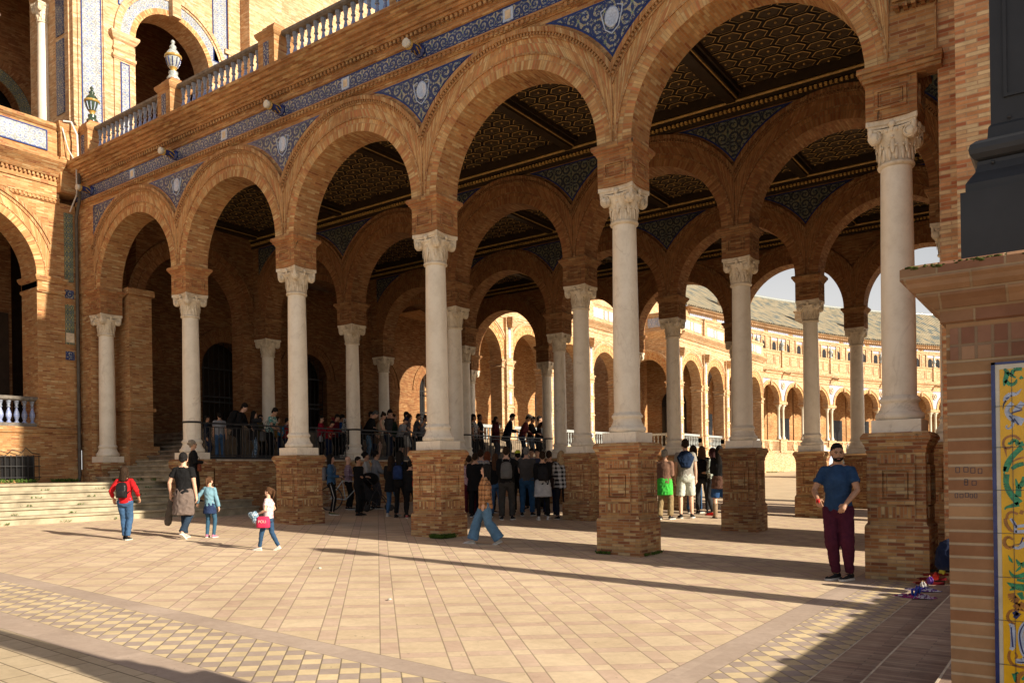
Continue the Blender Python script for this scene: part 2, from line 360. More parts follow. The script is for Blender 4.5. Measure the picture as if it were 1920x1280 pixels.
def roof_mat():
    t = NT('roof_tile', .8, .3); X, Y, _ = t.sep(t.uv())
    a = t.m('SINE', t.m('MULTIPLY', X, 2*math.pi/.42)); r = t.m('FLOOR', t.m('DIVIDE', Y, .62)); q = t.m('FLOOR', t.m('DIVIDE', X, .42))
    wn = t.n('TexWhiteNoise'); t.l(t.comb(q, r), wn.inputs['Vector'])
    c = t.ramp(wn.outputs['Value'], [(0,(.34,.29,.20)),(.3,(.27,.245,.175)),(.55,(.38,.33,.23)),(.75,(.16,.18,.17)),(.9,(.42,.34,.22))], True)
    c = t.mix(1, c, t.ramp(a, [(0,(.55,.55,.55)),(1,(1.2,1.2,1.2))]), 'MULTIPLY')
    t.col(c); t.bump(a, .8, .05); M['roof_tile'] = t.mat
roof_mat()

def ground_mat():
    t = NT('paving', .85, .25); p = t.pos(); X, Y, _ = t.sep(p); k = math.sqrt(.5)
    A = t.m('MULTIPLY', t.m('ADD', X, Y), k); B = t.m('MULTIPLY', t.m('SUBTRACT', Y, X), k)
    def lines(v, per, w, off=0.0):  # 1 near a joint
        f = t.m('FRACT', t.m('DIVIDE', t.m('ADD', v, off), per)); d = t.m('MULTIPLY', t.m('MINIMUM', f, t.m('SUBTRACT', 1.0, f)), per)
        return t.ramp(d, [(0, 1.0), (w*.5, .9), (w, 0.0)])
    def cell(v, per, off=0.0): return t.m('FLOOR', t.m('DIVIDE', t.m('ADD', v, off), per))
    def rnd(a, b, z):
        wn = t.n('TexWhiteNoise', noise_dimensions='3D'); t.l(t.comb(a, b, z), wn.inputs['Vector']); return wn.outputs['Value']
    # main field: pale squares with pinkish straps on the diagonal
    per = .52; fa = t.m('FRACT', t.m('DIVIDE', A, per)); fb = t.m('FRACT', t.m('DIVIDE', B, per))
    sa = t.m('LESS_THAN', fa, .29); sb_ = t.m('LESS_THAN', fb, .29)
    strap = t.m('ABSOLUTE', t.m('SUBTRACT', sa, sb_))
    pale = t.ramp(rnd(cell(A, per), cell(B, per), 1.0), [(0,(.60,.47,.32)),(1,(.66,.53,.37))])
    pink = t.ramp(rnd(cell(A, per*.5), cell(B, per*.5), 2.0), [(0,(.54,.395,.30)),(1,(.60,.455,.345))])
    main = t.mix(strap, pale, pink)
    j = t.m('MAXIMUM', lines(A, per, .007), lines(A, per, .007, per*.71)); j2 = t.m('MAXIMUM', lines(B, per, .005), lines(B, per, .005, per*.71))
    jm = t.m('MAXIMUM', t.m('MULTIPLY', j, .7), t.m('MULTIPLY', j2, .5))
    # chequered border
    q = .146; ca = cell(A, q); cb = cell(B, q); par = t.m('MODULO', t.m('ABSOLUTE', t.m('ADD', ca, cb)), 2.0)
    chk = t.mix(par, (.66,.53,.33), (.43,.345,.295))
    chk = t.mix(1, chk, t.ramp(rnd(ca, cb, 4.0), [(0,(.9,.9,.9)),(1,(1.08,1.08,1.08))]), 'MULTIPLY')
    jc = t.m('MAXIMUM', lines(A, q, .006), t.m('MULTIPLY', lines(B, q, .004), .5))
    grey = t.mix(rnd(cell(X, .6), cell(Y, .9), 5.0), (.43,.34,.28), (.49,.39,.32))
    # outer pavers
    xo = t.m('ADD', X, t.m('MULTIPLY', t.m('MODULO', t.m('ABSOLUTE', cell(Y, .2)), 2.0), .2))
    out = t.ramp(rnd(cell(xo, .4), cell(Y, .2), 6.0), [(0,(.52,.42,.28)),(1,(.62,.51,.36))]); jo = t.m('MAXIMUM', lines(xo, .4, .006), lines(Y, .2, .007))
    def rng(v, a, b): return t.m('MULTIPLY', t.m('GREATER_THAN', v, a), t.m('LESS_THAN', v, b))
    inn = t.m('MULTIPLY', t.m('GREATER_THAN', Y, 4.5), t.m('LESS_THAN', X, -2.5))
    # distance outwards from the field, whichever border is crossed
    dd = t.m('MAXIMUM', t.m('SUBTRACT', 4.5, Y), t.m('ADD', X, 2.5)); 
    c = t.mix(t.m('GREATER_THAN', dd, 0.0), main, grey); jj = t.m('MULTIPLY', jm, t.m('LESS_THAN', dd, 0.0))
    isc = rng(dd, .27, 1.08); c = t.mix(isc, c, chk); jj = t.m('ADD', jj, t.m('MULTIPLY', jc, isc))
    c = t.mix(t.m('GREATER_THAN', dd, 1.08), c, grey)
    iso = t.m('GREATER_THAN', dd, 1.40); c = t.mix(iso, c, out); jj = t.m('ADD', jj, t.m('MULTIPLY', jo, iso))
    for edge in (0.0, .27, 1.08, 1.40):
        jj = t.m('ADD', jj, t.ramp(t.m('ABSOLUTE', t.m('SUBTRACT', dd, edge)), [(0, .8), (.006, 0.0)]))
    # the far plaza is plain albero-coloured slabs
    far = t.m('GREATER_THAN', Y, 29.5)
    c = t.mix(far, c, (.58,.46,.31)); jj = t.m('MULTIPLY', jj, t.m('LESS_THAN', Y, 29.5))
    g = t.noise(p, 1.1, 6, .7); g2 = t.noise(p, 14, 4, .7)
    c = t.mix(t.m('MINIMUM', jj, 1.0), c, (.19,.15,.10))
    c = t.mix(1, c, t.ramp(g, [(.3, (.82,.80,.78)), (.65, (1.05,1.05,1.05))]), 'MULTIPLY')
    c = t.mix(1, c, t.ramp(g2, [(.3, (.90,.90,.90)), (.7, (1.06,1.06,1.06))]), 'MULTIPLY')
    c = t.mix(t.ramp(t.noise(p, 3.1, 5, .8), [(.62, 0.0), (.72, .4)]), c, (.27,.22,.16))
    c = t.mix(t.ramp(t.noise(p, 22, 2, .5), [(.735, 0.0), (.76, .6)]), c, (.12,.10,.08))
    t.col(c); t.bump(t.m('SUBTRACT', t.m('MULTIPLY', g2, .4), jj), .35, .004); M['paving'] = t.mat
ground_mat()
# ---------------------------------------------------------------- setting
US = [-22.375 + 4.076*i for i in range(6)]; VS = [11.795 + 5.5*j for j in range(4)]
HB = 2.038; RA = 1.728; ZI = 5.25; ZAB = 4.58; ZCEIL = 8.12
def gz(u, v=10):
    return -(1.06 + .036*(max(-21, min(3, u)) + 14.2)) + .012*max(0, min(v, 80) - 29)
def ray(px, py):
    k = (px - 960)/FPX; m = -(py - HZ)/FPX
    cr, sr = math.cos(ROLL), math.sin(ROLL)
    # undo the roll
    x = k*cr + m*(-sr); z = k*sr + m*cr
    c, s = math.cos(YAW), math.sin(YAW)
    return Vector((x*c - s, x*s + c, z))
def on_ground(px, py):
    d = ray(px, py); t = 8.0
    for _ in range(40): t = gz(d.x*t, d.y*t)/d.z
    return Vector((d.x*t, d.y*t, gz(d.x*t, d.y*t)))
def on_u(px, u, z=0): d = ray(px, 800); t = u/d.x; return Vector((u, d.y*t, z))
def on_v(px, v, z=0): d = ray(px, 800); t = v/d.y; return Vector((d.x*t, v, z))

g = MB(); xs = [-400,-120,-60,-21] + [-21 + 24*k/8 for k in range(1,9)] + [30,120,400]; ys = [-200,-40,0,10,20,29,40,60,80,140,600]
G = [[(x, y, gz(x, y)) for x in xs] for y in ys]
g.grid(G, 0, sm=False); tag(g.build('ground', M['paving']), kind='structure')

# sky stays in the world; a few thin far clouds are not visible in the photograph

# ================================================================ arcade building
arc = empty('arcade_building', (-12.2, 11.8, gz(-12.2)), 0, 'brick and marble arcaded gallery with tall round arches, blue tile frieze and balustraded roof terrace', 'building')
F = VS[0] - .31      # front face of the first row
# ---- shared meshes for columns
def shaft_mesh():
    m = MB(); m.lathe([(.212,.93),(.214,1.2),(.212,2.0),(.204,3.0),(.193,3.95),(.193,4.0)], 28); return m
def base_mesh():
    m = MB()
    m.lathe([(.268,.615),(.295,.63),(.305,.66),(.298,.70),(.27,.722),(.262,.735),(.262,.745),(.245,.77),(.232,.81),(.228,.84),(.236,.85),(.25,.865),(.255,.885),(.248,.905),(.23,.915),(.23,.93),(.214,.945)], 28, cap=False)
    m.box(-.30,.30,-.30,.30,.45,.615); return m
def capital_mesh():
    m = MB()
    m.lathe([(.195,3.985),(.225,4.0),(.232,4.02),(.225,4.04),(.20,4.05),(.205,4.1),(.215,4.2),(.235,4.3),(.262,4.38),(.27,4.40),(.285,4.42),(.285,4.45),(.255,4.47)], 28, cap=False)
    for k in range(28):      # leaves and egg band
        a = 2*math.pi*k/28
        m.ell((.275*math.cos(a), .275*math.sin(a), 4.43), (.022,.022,.03), 6, 4)
    for k in range(16):
        a = 2*math.pi*(k+.5)/16; rz = Matrix.Rotation(a, 3, 'Z')
        m.ell((.214*math.cos(a), .214*math.sin(a), 4.15), (.009,.030,.10), 6, 6, M=rz)
        m.ell((.238*math.cos(a), .238*math.sin(a), 4.235), (.010,.022,.020), 6, 4, M=rz)
    for k in range(8):
        a = 2*math.pi*k/8; rz = Matrix.Rotation(a, 3, 'Z')
        m.ell((.235*math.cos(a), .235*math.sin(a), 4.25), (.010,.036,.12), 6, 6, M=rz)
        m.ell((.262*math.cos(a), .262*math.sin(a), 4.34), (.016,.028,.020), 6, 4, M=rz)
    for q in range(4):       # corner volutes
        m.T = Matrix.Rotation(q*math.pi/2, 4, 'Z')
        for s in (-1, 1):
            c = Vector((s*.215, -.232, 4.375))
            G = [[(c.x + r*math.cos(2*math.pi*k/18), c.y + y, c.z + r*math.sin(2*math.pi*k/18)) for k in range(18)] for r, y in ((.0,-.052),(.03,-.052),(.034,-.035),(.07,-.035),(.085,-.03),(.088,-.01),(.08,.05))]
            m.grid(G, 0, cu=True)
            sp = [(c.x + s*(.078-.0032*t)*math.cos(t*.62+1.5), c.y - .04, c.z + (.078-.0032*t)*math.sin(t*.62+1.5)) for t in range(21)]
            m.tube(sp, .0095, 5)
        m.tube([(-.24,-.262,4.47),(-.12,-.262,4.448),(0,-.262,4.442),(.12,-.262,4.448),(.24,-.262,4.47)], .016, 6)
        m.ell((0,-.285,4.50), (.045,.03,.05), 8, 6); m.ell((0,-.275,4.44), (.03,.02,.035), 8, 6)
        # diagonal tongue at the corner
        m.T = Matrix.Rotation(q*math.pi/2 + math.pi/4, 4, 'Z')
        m.tube([(0,-.36,4.52),(0,-.375,4.46),(0,-.37,4.39),(0,-.345,4.335),(0,-.30,4.30)], [.03,.035,.034,.03,.015], 8)
    m.T = Matrix()
    # abacus with concave sides
    for (z0, z1, o) in ((4.48,4.515,.0),(4.515,4.58,.018)):
        pts = []
        for q in range(4):
            rz = Matrix.Rotation(q*math.pi/2, 3, 'Z')
            for k in range(9):
                x = -.285 - o + (.57 + 2*o)*k/8; y = -.295 - o + .045*(1 - ((x)/(.285+o))**2)
                pts.append(rz @ Vector((x, y, 0)))
        m.grid([[(p.x,p.y,z0) for p in pts],[(p.x,p.y,z1) for p in pts]], 0, cu=True, sm=False)
        m.face([(p.x,p.y,z1) for p in pts]); m.face([(p.x,p.y,z0) for p in reversed(pts)])
    return m
SH = shaft_mesh().mesh('column', M['marble']); BS = base_mesh().mesh('base', M['marble']); CP = capital_mesh().mesh('capital', M['marble_capital'])
def part(name, me, parent, loc):
    o = bpy.data.objects.new(name, me); C.objects.link(o); o.parent = parent; o.location = loc; return o
AO = Vector(arc.location)
def column(u, v, parent=arc, O=AO):
    s = part('column', SH, parent, Vector((u, v, 0)) - O); s.rotation_euler = (0, 0, 0)
    b = part('base', BS, s, (0,0,0)); c = part('capital', CP, s, (0,0,0)); return s
# ---- brick pier below a column
def pier_mesh():
    m = MB(); bot = -1.95
    m.sqlathe([(.385,bot),(.385,-.80),(.375,-.77),(.352,-.74),(.35,.17),(.362,.19),(.362,.215),(.352,.22)])
    m.sqlathe([(.355,.2205),(.372,.25),(.376,.285),(.392,.30),(.398,.335),(.418,.35),(.422,.385),(.41,.41),(.385,.447)])
    for q in range(4):
        m.T = Matrix.Rotation(q*math.pi/2, 4, 'Z'); y = -.35
        for (x0,x1,z0,z1,rt) in ((-.26,-.235,-.62,.14,0),(.235,.26,-.62,.14,0),(-.235,.235,.115,.14,0),(-.235,.235,-.62,-.595,0)):
            pass
        # raised frame round a sunk panel
        for (x0,x1,z0,z1) in ((-.23,-.16,-.50,.02),(.16,.23,-.50,.02),(-.16,.16,-.05,.02),(-.16,.16,-.50,-.43)):
            m.box(x0,x1,y-.034,y+.002,z0,z1, 0)
        for (x0,x1,z0,z1) in ((-.135,-.115,-.405,-.075),(.115,.135,-.405,-.075),(-.115,.115,-.095,-.075),(-.115,.115,-.405,-.385)):
            m.box(x0,x1,y-.022,y+.002,z0,z1, 0)
        m.box(-.23,.23,y-.020,y+.002,.045,.155,0,rot=True); m.box(-.23,.23,y-.020,y+.002,-.67,-.525,0,rot=True)
        m.T = Matrix()
    return m
PR = pier_mesh().mesh('brick_pier', M['brick_pier'])
def imp_mesh(mat):
    m = MB(); m.sqlathe([(.31,ZAB+.002),(.31,5.07),(.325,5.085),(.33,5.11),(.352,5.125),(.36,5.155),(.382,5.17),(.392,5.205),(.392,ZI-.02),(.38,ZI)])
    for q in range(4):
        m.T = Matrix.Rotation(q*math.pi/2, 4, 'Z')
        for (x0,x1,z0,z1) in ((-.19,-.155,4.70,4.97),(.155,.19,4.70,4.97),(-.155,.155,4.935,4.97),(-.155,.155,4.70,4.735)):
            m.box(x0,x1,-.335,-.3,z0,z1)
        for (x0,x1,z0,z1) in ((-.14,-.125,4.75,4.92),(.125,.14,4.75,4.92),(-.125,.125,4.905,4.92),(-.125,.125,4.75,4.765)):
            m.box(x0,x1,-.322,-.3,z0,z1)
    m.T = Matrix(); return m.mesh('impost_block', mat)
IMP = imp_mesh(M['impost']); IMI = imp_mesh(M['brick_inner_shade'])
for j in range(4):
    for i in range(6):
        column(US[i], VS[j])
        part('impost_block', IMP if j == 0 else IMI, arc, Vector((US[i], VS[j], 0)) - AO)
        if i >= 2: part('brick_pier', PR, arc, Vector((US[i], VS[j], 0)) - AO)

# ---- arched walls of the four rows
def spandrel(m, xm, y, rr=2.50, zt=7.56, grow=0.0, mi=0, d=.012, left=True, right=True, n=10):
    """curved triangle between two archivolts (centres xm-HB and xm+HB)"""
    rr = rr - grow; zt = zt + grow
    z0 = ZI + math.sqrt(rr*rr - HB*HB); 
    zz = [z0 + (zt - z0)*k/n for k in range(n+1)]
    W = [HB - math.sqrt(max(0, rr*rr - (z-ZI)**2)) for z in zz]
    Lp = [(xm - (W[k] if left else 0), zz[k]) for k in range(n+1)]; Rp = [(xm + (W[k] if right else 0), zz[k]) for k in range(n+1)]
    for k in range(n):
        m.face([(Lp[k][0],y,Lp[k][1]),(Rp[k][0],y,Rp[k][1]),(Rp[k+1][0],y,Rp[k+1][1]),(Lp[k+1][0],y,Lp[k+1][1])], mi)
        for Q in (Lp, Rp):
            m.face([(Q[k][0],y,Q[k][1]),(Q[k+1][0],y,Q[k+1][1]),(Q[k+1][0],y+d,Q[k+1][1]),(Q[k][0],y+d,Q[k][1])], mi)
    m.face([(Lp[n][0],y,zt),(Rp[n][0],y,zt),(Rp[n][0],y+d,zt),(Lp[n][0],y+d,zt)], mi)
XL, XR = -23.25, -1.45
def arch_details(m, xc, f, sgn=1, dent=True):
    """archivolt bands on the face at y=f; sgn=+1 faces -y"""
    o = -sgn
    m.ring(xc, ZI, RA+.004, 1.975, f + o*.006, f + .05*sgn, HB, 44, 1)
    m.ring(xc, ZI, 1.975, 2.012, f + o*.028, f + .05*sgn, HB, 44, 0)
    m.ring(xc, ZI, 2.012, 2.245, f + o*.018, f + .05*sgn, HB, 44, 1)
    m.ring(xc, ZI, 2.245, 2.275, f + o*.045, f + .05*sgn, HB, 44, 0)
    m.ring(xc, ZI, 2.275, 2.325, f + o*.035, f + .05*sgn, HB, 44, 0)
    m.ring(xc, ZI, 2.325, 2.40, f + o*.085, f + .05*sgn, HB, 44, 0)
    if dent:
        a0 = math.acos(HB/2.31); n = 74
        for k in range(n):
            t = a0 + (math.pi - 2*a0)*(k + .5)/n
            T0 = m.T.copy(); m.T = T0 @ Matrix.Translation((xc + 2.30*math.cos(t), 0, ZI + 2.30*math.sin(t))) @ Matrix.Rotation(-t + math.pi/2, 4, 'Y')
            m.box(-.018, .018, min(f + o*.07, f), max(f + o*.07, f), -.026, .026, 0); m.T = T0
def row_wall(j, mats, front=True, back=True, dent=True, ztop=8.12):
    m = MB(); v = VS[j]; y0, y1 = v - .31, v + .31
    for i in range(5):
        xc = (US[i] + US[i+1])/2
        m.arch(xc, HB, RA, ZI, ztop, y0, y1, 32, 0, 0)
        if front: arch_details(m, xc, y0, 1, dent)
        if back: arch_details(m, xc, y1, -1, False)
    m.box(XL, US[0]-.0, y0, y1, ZI, ztop); m.box(US[5]+.0, XR, y0, y1, ZI, ztop)
    return m.build('arch_wall', mats, arc, True)
w0 = row_wall(0, [M['brick'], M['voussoir']], True, False)
for j in (1, 2, 3): row_wall(j, [M['brick_inner_shade'], M['voussoir_inner_shade']], True, j == 3, j == 1)
for j, y in ((0, F), (1, VS[1]-.31), (2, VS[2]-.31)):
    for i in range(0, 6):
        m = MB(); L, Rr = i > 0, i < 5
        spandrel(m, US[i], y - .012, grow=.0, mi=0, left=L, right=Rr); a = m.build('spandrel_tile', M['tile_spandrel' if j == 0 else 'tile_inner_shade'], arc, True)
        m = MB(); spandrel(m, US[i], y - .004, grow=.035, mi=0, left=L, right=Rr); m.build('border', M['tile_blue'], a).location = (0,0,0)
        ch = a.children[0]; ch.data.transform(Matrix.Translation(-AO))
        if j == 0 and L and Rr:   # pale cartouche with a wreath, the arms in the middle of each spandrel
            m = MB(); c = (US[i], y - .014, 7.28)
            m.grid([[(c[0] + r*.13*math.cos(2*math.pi*k/16), c[1] - d, c[2] + r*.17*math.sin(2*math.pi*k/16)) for k in range(16)] for r, d in ((1,0),(1,.008),(.78,.012),(.72,.006),(.01,.01))], 0, cu=True)
            for s in (-1,1):
                m.tube([(c[0]+s*.10,c[1]-.004,c[2]+.17),(c[0]+s*.20,c[1]-.004,c[2]+.13),(c[0]+s*.17,c[1]-.004,c[2]+.0),(c[0]+s*.12,c[1]-.004,c[2]-.18),(c[0],c[1]-.004,c[2]-.27)], .012, 5)
            m.v = [p - AO for p in m.v]; m.build('cartouche', M['tile_paleblue'], a)

# ---- entablature: dentils, tile frieze, stepped cornice
m = MB()
prof = [(F+.3,7.68),(F-.02,7.68),(F-.02,7.70),(F-.045,7.705),(F-.045,7.79),(F-.07,7.795),(F-.07,7.83),(F-.02,7.84),(F-.02,8.16),(F-.06,8.17),(F-.07,8.21),(F-.04,8.22),(F-.04,8.30),(F-.05,8.305),
        (F-.05,8.39),(F-.12,8.40),(F-.13,8.45),(F-.17,8.455),(F-.18,8.51),(F-.22,8.52),(F-.24,8.58),(F-.30,8.59),(F-.32,8.64),(F-.38,8.655),(F-.41,8.72),(F-.46,8.735),(F-.47,8.80),(F+.2,8.86),(F+.3,8.86)]
m.extr(prof, XL, XR)
n = int((XR-XL)/.11)
for k in range(n):
    x = XL + (k+.3)*(XR-XL)/n
    m.box(x, x+.055, F-.075, F-.04, 7.715, 7.785)
    m.box(x, x+.055, F-.115, F-.045, 8.315, 8.385)
m.build('cornice', M['brick_cornice'], arc, True)
m = MB(); m.box(XL, XR, F-.028, F-.015, 7.875, 8.135); fr = m.build('frieze', M['tile_frieze'], arc, True)
m = MB()
for z in (7.85, 8.135): m.box(XL, XR, F-.032, F-.015, z, z+.02)
m.v = [p - AO for p in m.v]; m.build('border', M['tile_blue'], fr)
for x in (-12.2, -8.1, -4.0, -16.3, -20.3):   # small shields in the frieze
    m = MB(); m.box(x-.11,x+.11,F-.036,F-.028,7.89,8.12); m.v = [p - AO for p in m.v]; m.build('shield_tile', M['tile_paleblue'], fr)
    m = MB(); m.box(x-.06,x+.06,F-.042,F-.036,7.93,8.08); m.v = [p - AO for p in m.v]; m.build('shield', M['plaster'], fr)

# ---- ceramic spouts over each column
def spout():
    m = MB(); T = Matrix.Rotation(R(90), 4, 'X'); m.T = T
    m.lathe([(.10,.0),(.125,.02),(.13,.06),(.10,.09),(.075,.12),(.085,.17)], 18, mi=0)
    m.lathe([(.085,.17),(.09,.22),(.075,.28),(.07,.36),(.078,.42)], 18, mi=1)
    m.lathe([(.078,.42),(.10,.44),(.105,.47),(.09,.49)], 18, mi=2); m.lathe([(.07,.49),(.082,.50),(.088,.60),(.07,.61),(.06,.6)], 18, mi=3)
    for k in range(6):
        a = k*math.pi/3; m.tube([(.09*math.cos(a),.09*math.sin(a),.12),(.10*math.cos(a+.4),.10*math.sin(a+.4),.2),(.085*math.cos(a+.9),.085*math.sin(a+.9),.3)], .014, 5, 2)
    return m.mesh('water_spout', [M['tile_blue'], M['tile_blue'], M['ceramic_yellow'], M['ceramic_white']])
SPT = spout(); SPT.transform(Matrix.Diagonal((.95,.72,.95,1)))
for i in range(5): part('water_spout', SPT, arc, Vector((US[i], F-.02, 8.0)) - AO)

# ---- terrace balustrade
def baluster_mesh(h=.86):
    m = MB(); s = h/.86
    m.lathe([(.062,0),(.062,.04*s),(.045,.05*s),(.035,.09*s),(.042,.13*s),(.066,.22*s),(.074,.30*s),(.06,.40*s),(.036,.50*s),(.028,.56*s),(.030,.58*s)], 12, mi=0)
    m.lathe([(.030,.58*s),(.05,.595*s),(.05,.62*s),(.034,.635*s),(.038,.70*s),(.05,.76*s),(.052,.79*s),(.062,.80*s),(.062,.86*s)], 12, mi=1)
    return m.mesh('baluster', [M['baluster_glaze'], M['ceramic_blue_dull']])
plain('ceramic_blue_dull', (.20,.23,.30), .3, .5, .5, 25)
BAL = baluster_mesh()
def balustrade(parent, O, x0, x1, y, z0, nb, T=None, axis='x', bal=None, h=.86, rail_m='rail_stone', group=None):
    m = MB(); 
    if axis == 'x':
        m.extr([(y-.09,z0),(y+.09,z0),(y+.09,z0+.10),(y-.09,z0+.10)], x0, x1)
        zr = z0+.10+h; m.extr([(y-.07,zr),(y-.12,zr+.035),(y-.125,zr+.09),(y-.09,zr+.12),(y+.09,zr+.12),(y+.125,zr+.09),(y+.12,zr+.035),(y+.07,zr)][::-1], x0, x1)
    else:
        m.T = Matrix.Rotation(math.pi/2, 4, 'Z')   # local x -> world y, local y -> -world x
        m.extr([(-y-.09,z0),(-y+.09,z0),(-y+.09,z0+.10),(-y-.09,z0+.10)], x0, x1)
        zr = z0+.10+h; m.extr([(-y-.07,zr),(-y-.12,zr+.035),(-y-.125,zr+.09),(-y-.09,zr+.12),(-y+.09,zr+.12),(-y+.125,zr+.09),(-y+.12,zr+.035),(-y+.07,zr)][::-1], x0, x1)
    m.v = [p - O for p in m.v]
    r = m.build('balustrade', M[rail_m], parent)
    for k in range(nb):
        t = x0 + (x1-x0)*(k+.5)/nb; p = Vector((t, y, z0+.10)) if axis == 'x' else Vector((y, t, z0+.10))
        part('baluster', bal or BAL, r, p - O)
    return r
plain('rail_stone', (.16,.14,.12), .6, .3, .4, 10)
YB = VS[0] - .02; ZT = 8.86
m = MB(); m.box(XL, XR, F+.1, VS[3]+.5, 8.55, ZT); m.build('roof_terrace', M['brick_cornice'], arc, True)
def pedestal_mesh():
    m = MB(); m.sqlathe([(.33,0),(.33,.12),(.29,.16),(.28,.2),(.28,1.0),(.30,1.02),(.33,1.07),(.34,1.12),(.34,1.15),(.31,1.16),(.29,1.2),(.22,1.24),(.21,1.30),(.15,1.33),(.14,1.38)])
    return m.mesh('balustrade_post', M['brick'])
PD = pedestal_mesh()
def urn_mesh(mats):
    m = MB()
    m.lathe([(.15,0),(.155,.05),(.12,.09),(.10,.14),(.115,.19),(.11,.22)], 20, mi=0)
    m.lathe([(.075,.22),(.06,.27),(.085,.32),(.10,.34)], 20, mi=1)
    m.lathe([(.10,.34),(.135,.40),(.165,.50),(.175,.58),(.18,.60)], 20, mi=0)
    m.lathe([(.19,.60),(.21,.62),(.205,.66),(.17,.68)], 20, mi=1)
    m.lathe([(.165,.68),(.15,.74),(.11,.80),(.07,.84),(.06,.86),(.085,.89),(.07,.93),(.04,.96),(.03,.99),(.05,1.02),(.045,1.06),(.01,1.10)], 20, mi=0)
    for k in range(10):
        a = 2*math.pi*k/10; m.tube([(.11*math.cos(a),.11*math.sin(a),.36),(.155*math.cos(a),.155*math.sin(a),.45),(.185*math.cos(a),.185*math.sin(a),.57)], .013, 5, 2)
    return m.mesh('urn', mats)
URG = urn_mesh([M['ceramic_green'], M['ceramic_yellow'], M['tile_paleblue']]); 
plain('ceramic_pale', (.33,.36,.36), .2, .5, .4, 16)
URP = urn_mesh([M['ceramic_pale'], M['ceramic_yellow'], M['tile_blue']])
for i in range(6):
    p = part('balustrade_post', PD, arc, Vector((US[i]-.55, YB, ZT)) - AO); p.scale = (1, 1, .94)
    tl = MB(); tl.box(-.09,.09,-.288,-.275,.3,.9); tl.build('tile_panel', M['tile_frieze'], p)
    if i in (0, 1): u_ = part('urn', URG if i == 0 else URP, p, (0,0,1.38))
for i in range(5):
    balustrade(arc, AO, US[i]-.24, US[i+1]-.86, YB, ZT, 15)

# ---- ceilings: hexagonal coffers between beams
def coffer_mesh(W, L, name='coffered_ceiling'):
    m = MB(); m.box(-W/2, W/2, -L/2, L/2, 0, .06, 0)
    a, b, g_ = .285, .185, .012         # hexagon stretched along x
    dx, dy = a*1.5 + .0, b*2
    ny = int(L/dy) + 2; nx = int(W/dx) + 3
    def hexa(cx, cy, s): return [(cx + s*a*math.cos(t), cy + s*b*1.155*math.sin(t)) for t in [math.pi/3*k for k in range(6)]]
    for ix in range(-nx//2, nx//2+1):
        for iy in range(-ny//2, ny//2+1):
            cx = ix*dx; cy = iy*dy + (b if ix % 2 else 0)
            if abs(cx) + a*.75 > W/2 + .12 or abs(cy) + b*.6 > L/2 + .1: continue
            R0 = [hexa(cx, cy, s) for s in (.88,.84,.76,.70,.66,.0001)]; Z = (0,-.022,-.026,-.020,-.008,-.008); mi = (0,1,0,2,2)
            for q in range(5):
                for k in range(6):
                    k2 = (k+1) % 6
                    m.face([(R0[q][k][0],R0[q][k][1],Z[q]),(R0[q+1][k][0],R0[q+1][k][1],Z[q+1]),(R0[q+1][k2][0],R0[q+1][k2][1],Z[q+1]),(R0[q][k2][0],R0[q][k2][1],Z[q])], mi[q])
            m.ell((cx,cy,-.02),(.028,.028,.018),6,4,1)
    return m.mesh(name, [M['dark_wood'], M['gold'], M['panel_gold']])
CF = coffer_mesh(3.72, 4.5); CFG = bpy.data.meshes
for j in range(3):
    for i in range(-1, 5):
        xc = (US[i] + US[i+1])/2 if i >= 0 else US[0] - HB
        part('coffered_ceiling', CF, arc, Vector((xc, VS[j]+2.75, 8.12)) - AO)
m = MB(); mg = MB()
for j in range(3):
    ya, yb = VS[j] + .31, VS[j+1] - .31
    for i in range(6):
        u = US[i]; m.box(u-.17,u+.17,ya,yb,7.93,8.14); m.box(u-.10,u+.10,ya,yb,7.86,7.93)
        for s in (-1,1):
            m.box(u+s*.23-.02,u+s*.23+.02,ya,yb,8.0,8.12); mg.box(u+s*.13-.012,u+s*.13+.012,ya,yb,7.915,7.93)
    for (y, s) in ((ya, 1), (yb, -1)):
        m.box(XL, XR, min(y, y+s*.16), max(y, y+s*.16), 7.92, 8.13); m.box(XL, XR, min(y, y+s*.09), max(y, y+s*.09), 7.80, 7.92)
        mg.tube([(XL, y+s*.12, 7.885), (XR, y+s*.12, 7.885)], .03, 6)
        k = 0; x = XL
        while x < XR: mg.box(x, x+.05, min(y, y+s*.115), max(y, y+s*.115), 7.70, 7.76); x += .1
        m.box(XL, XR, min(y, y+s*.05), max(y, y+s*.05), 7.62, 7.70)
m.build('ceiling_beams', M['beam_wood'], arc, True); mg.build('gilded_moulding', M['gold'], arc, True)

# ---- right end: wall pier in front, side piers with open arches behind
m = MB()
m.box(-1.45, 1.6, F+.05, VS[0]+.5, -2, 14)                       # plane A
m.build('wall_face', M['brick_wall'], arc, True)
m = MB(); m.box(-1.19, .7, 10.96, 12.8, -2, 14.1)
m.build('corner_pier', M['brick_wall'], arc, True)
m = MB(); bm_ = MB()
bm_.box(-.66, -.48, 10.942, 10.965, 2.1, 9); bm_.build('tile_strip', M['tile_pilaster'], arc, True)
m.box(-1.3,.6, 15.0,18.6,-2,9); m.box(-1.3,.6,24.0,27.6,-2,9); m.box(-1.3,.6,30.6,31.5,-2,9); m.box(-1.3,.6,12.81,15.0,3.7,9); m.box(-1.3,.6,18.0,24.0,4.3,9); m.box(-1.3,.6,27.6,30.6,6.9,9)
m.build('side_wall', M['brick_inner_shade'], arc, True)
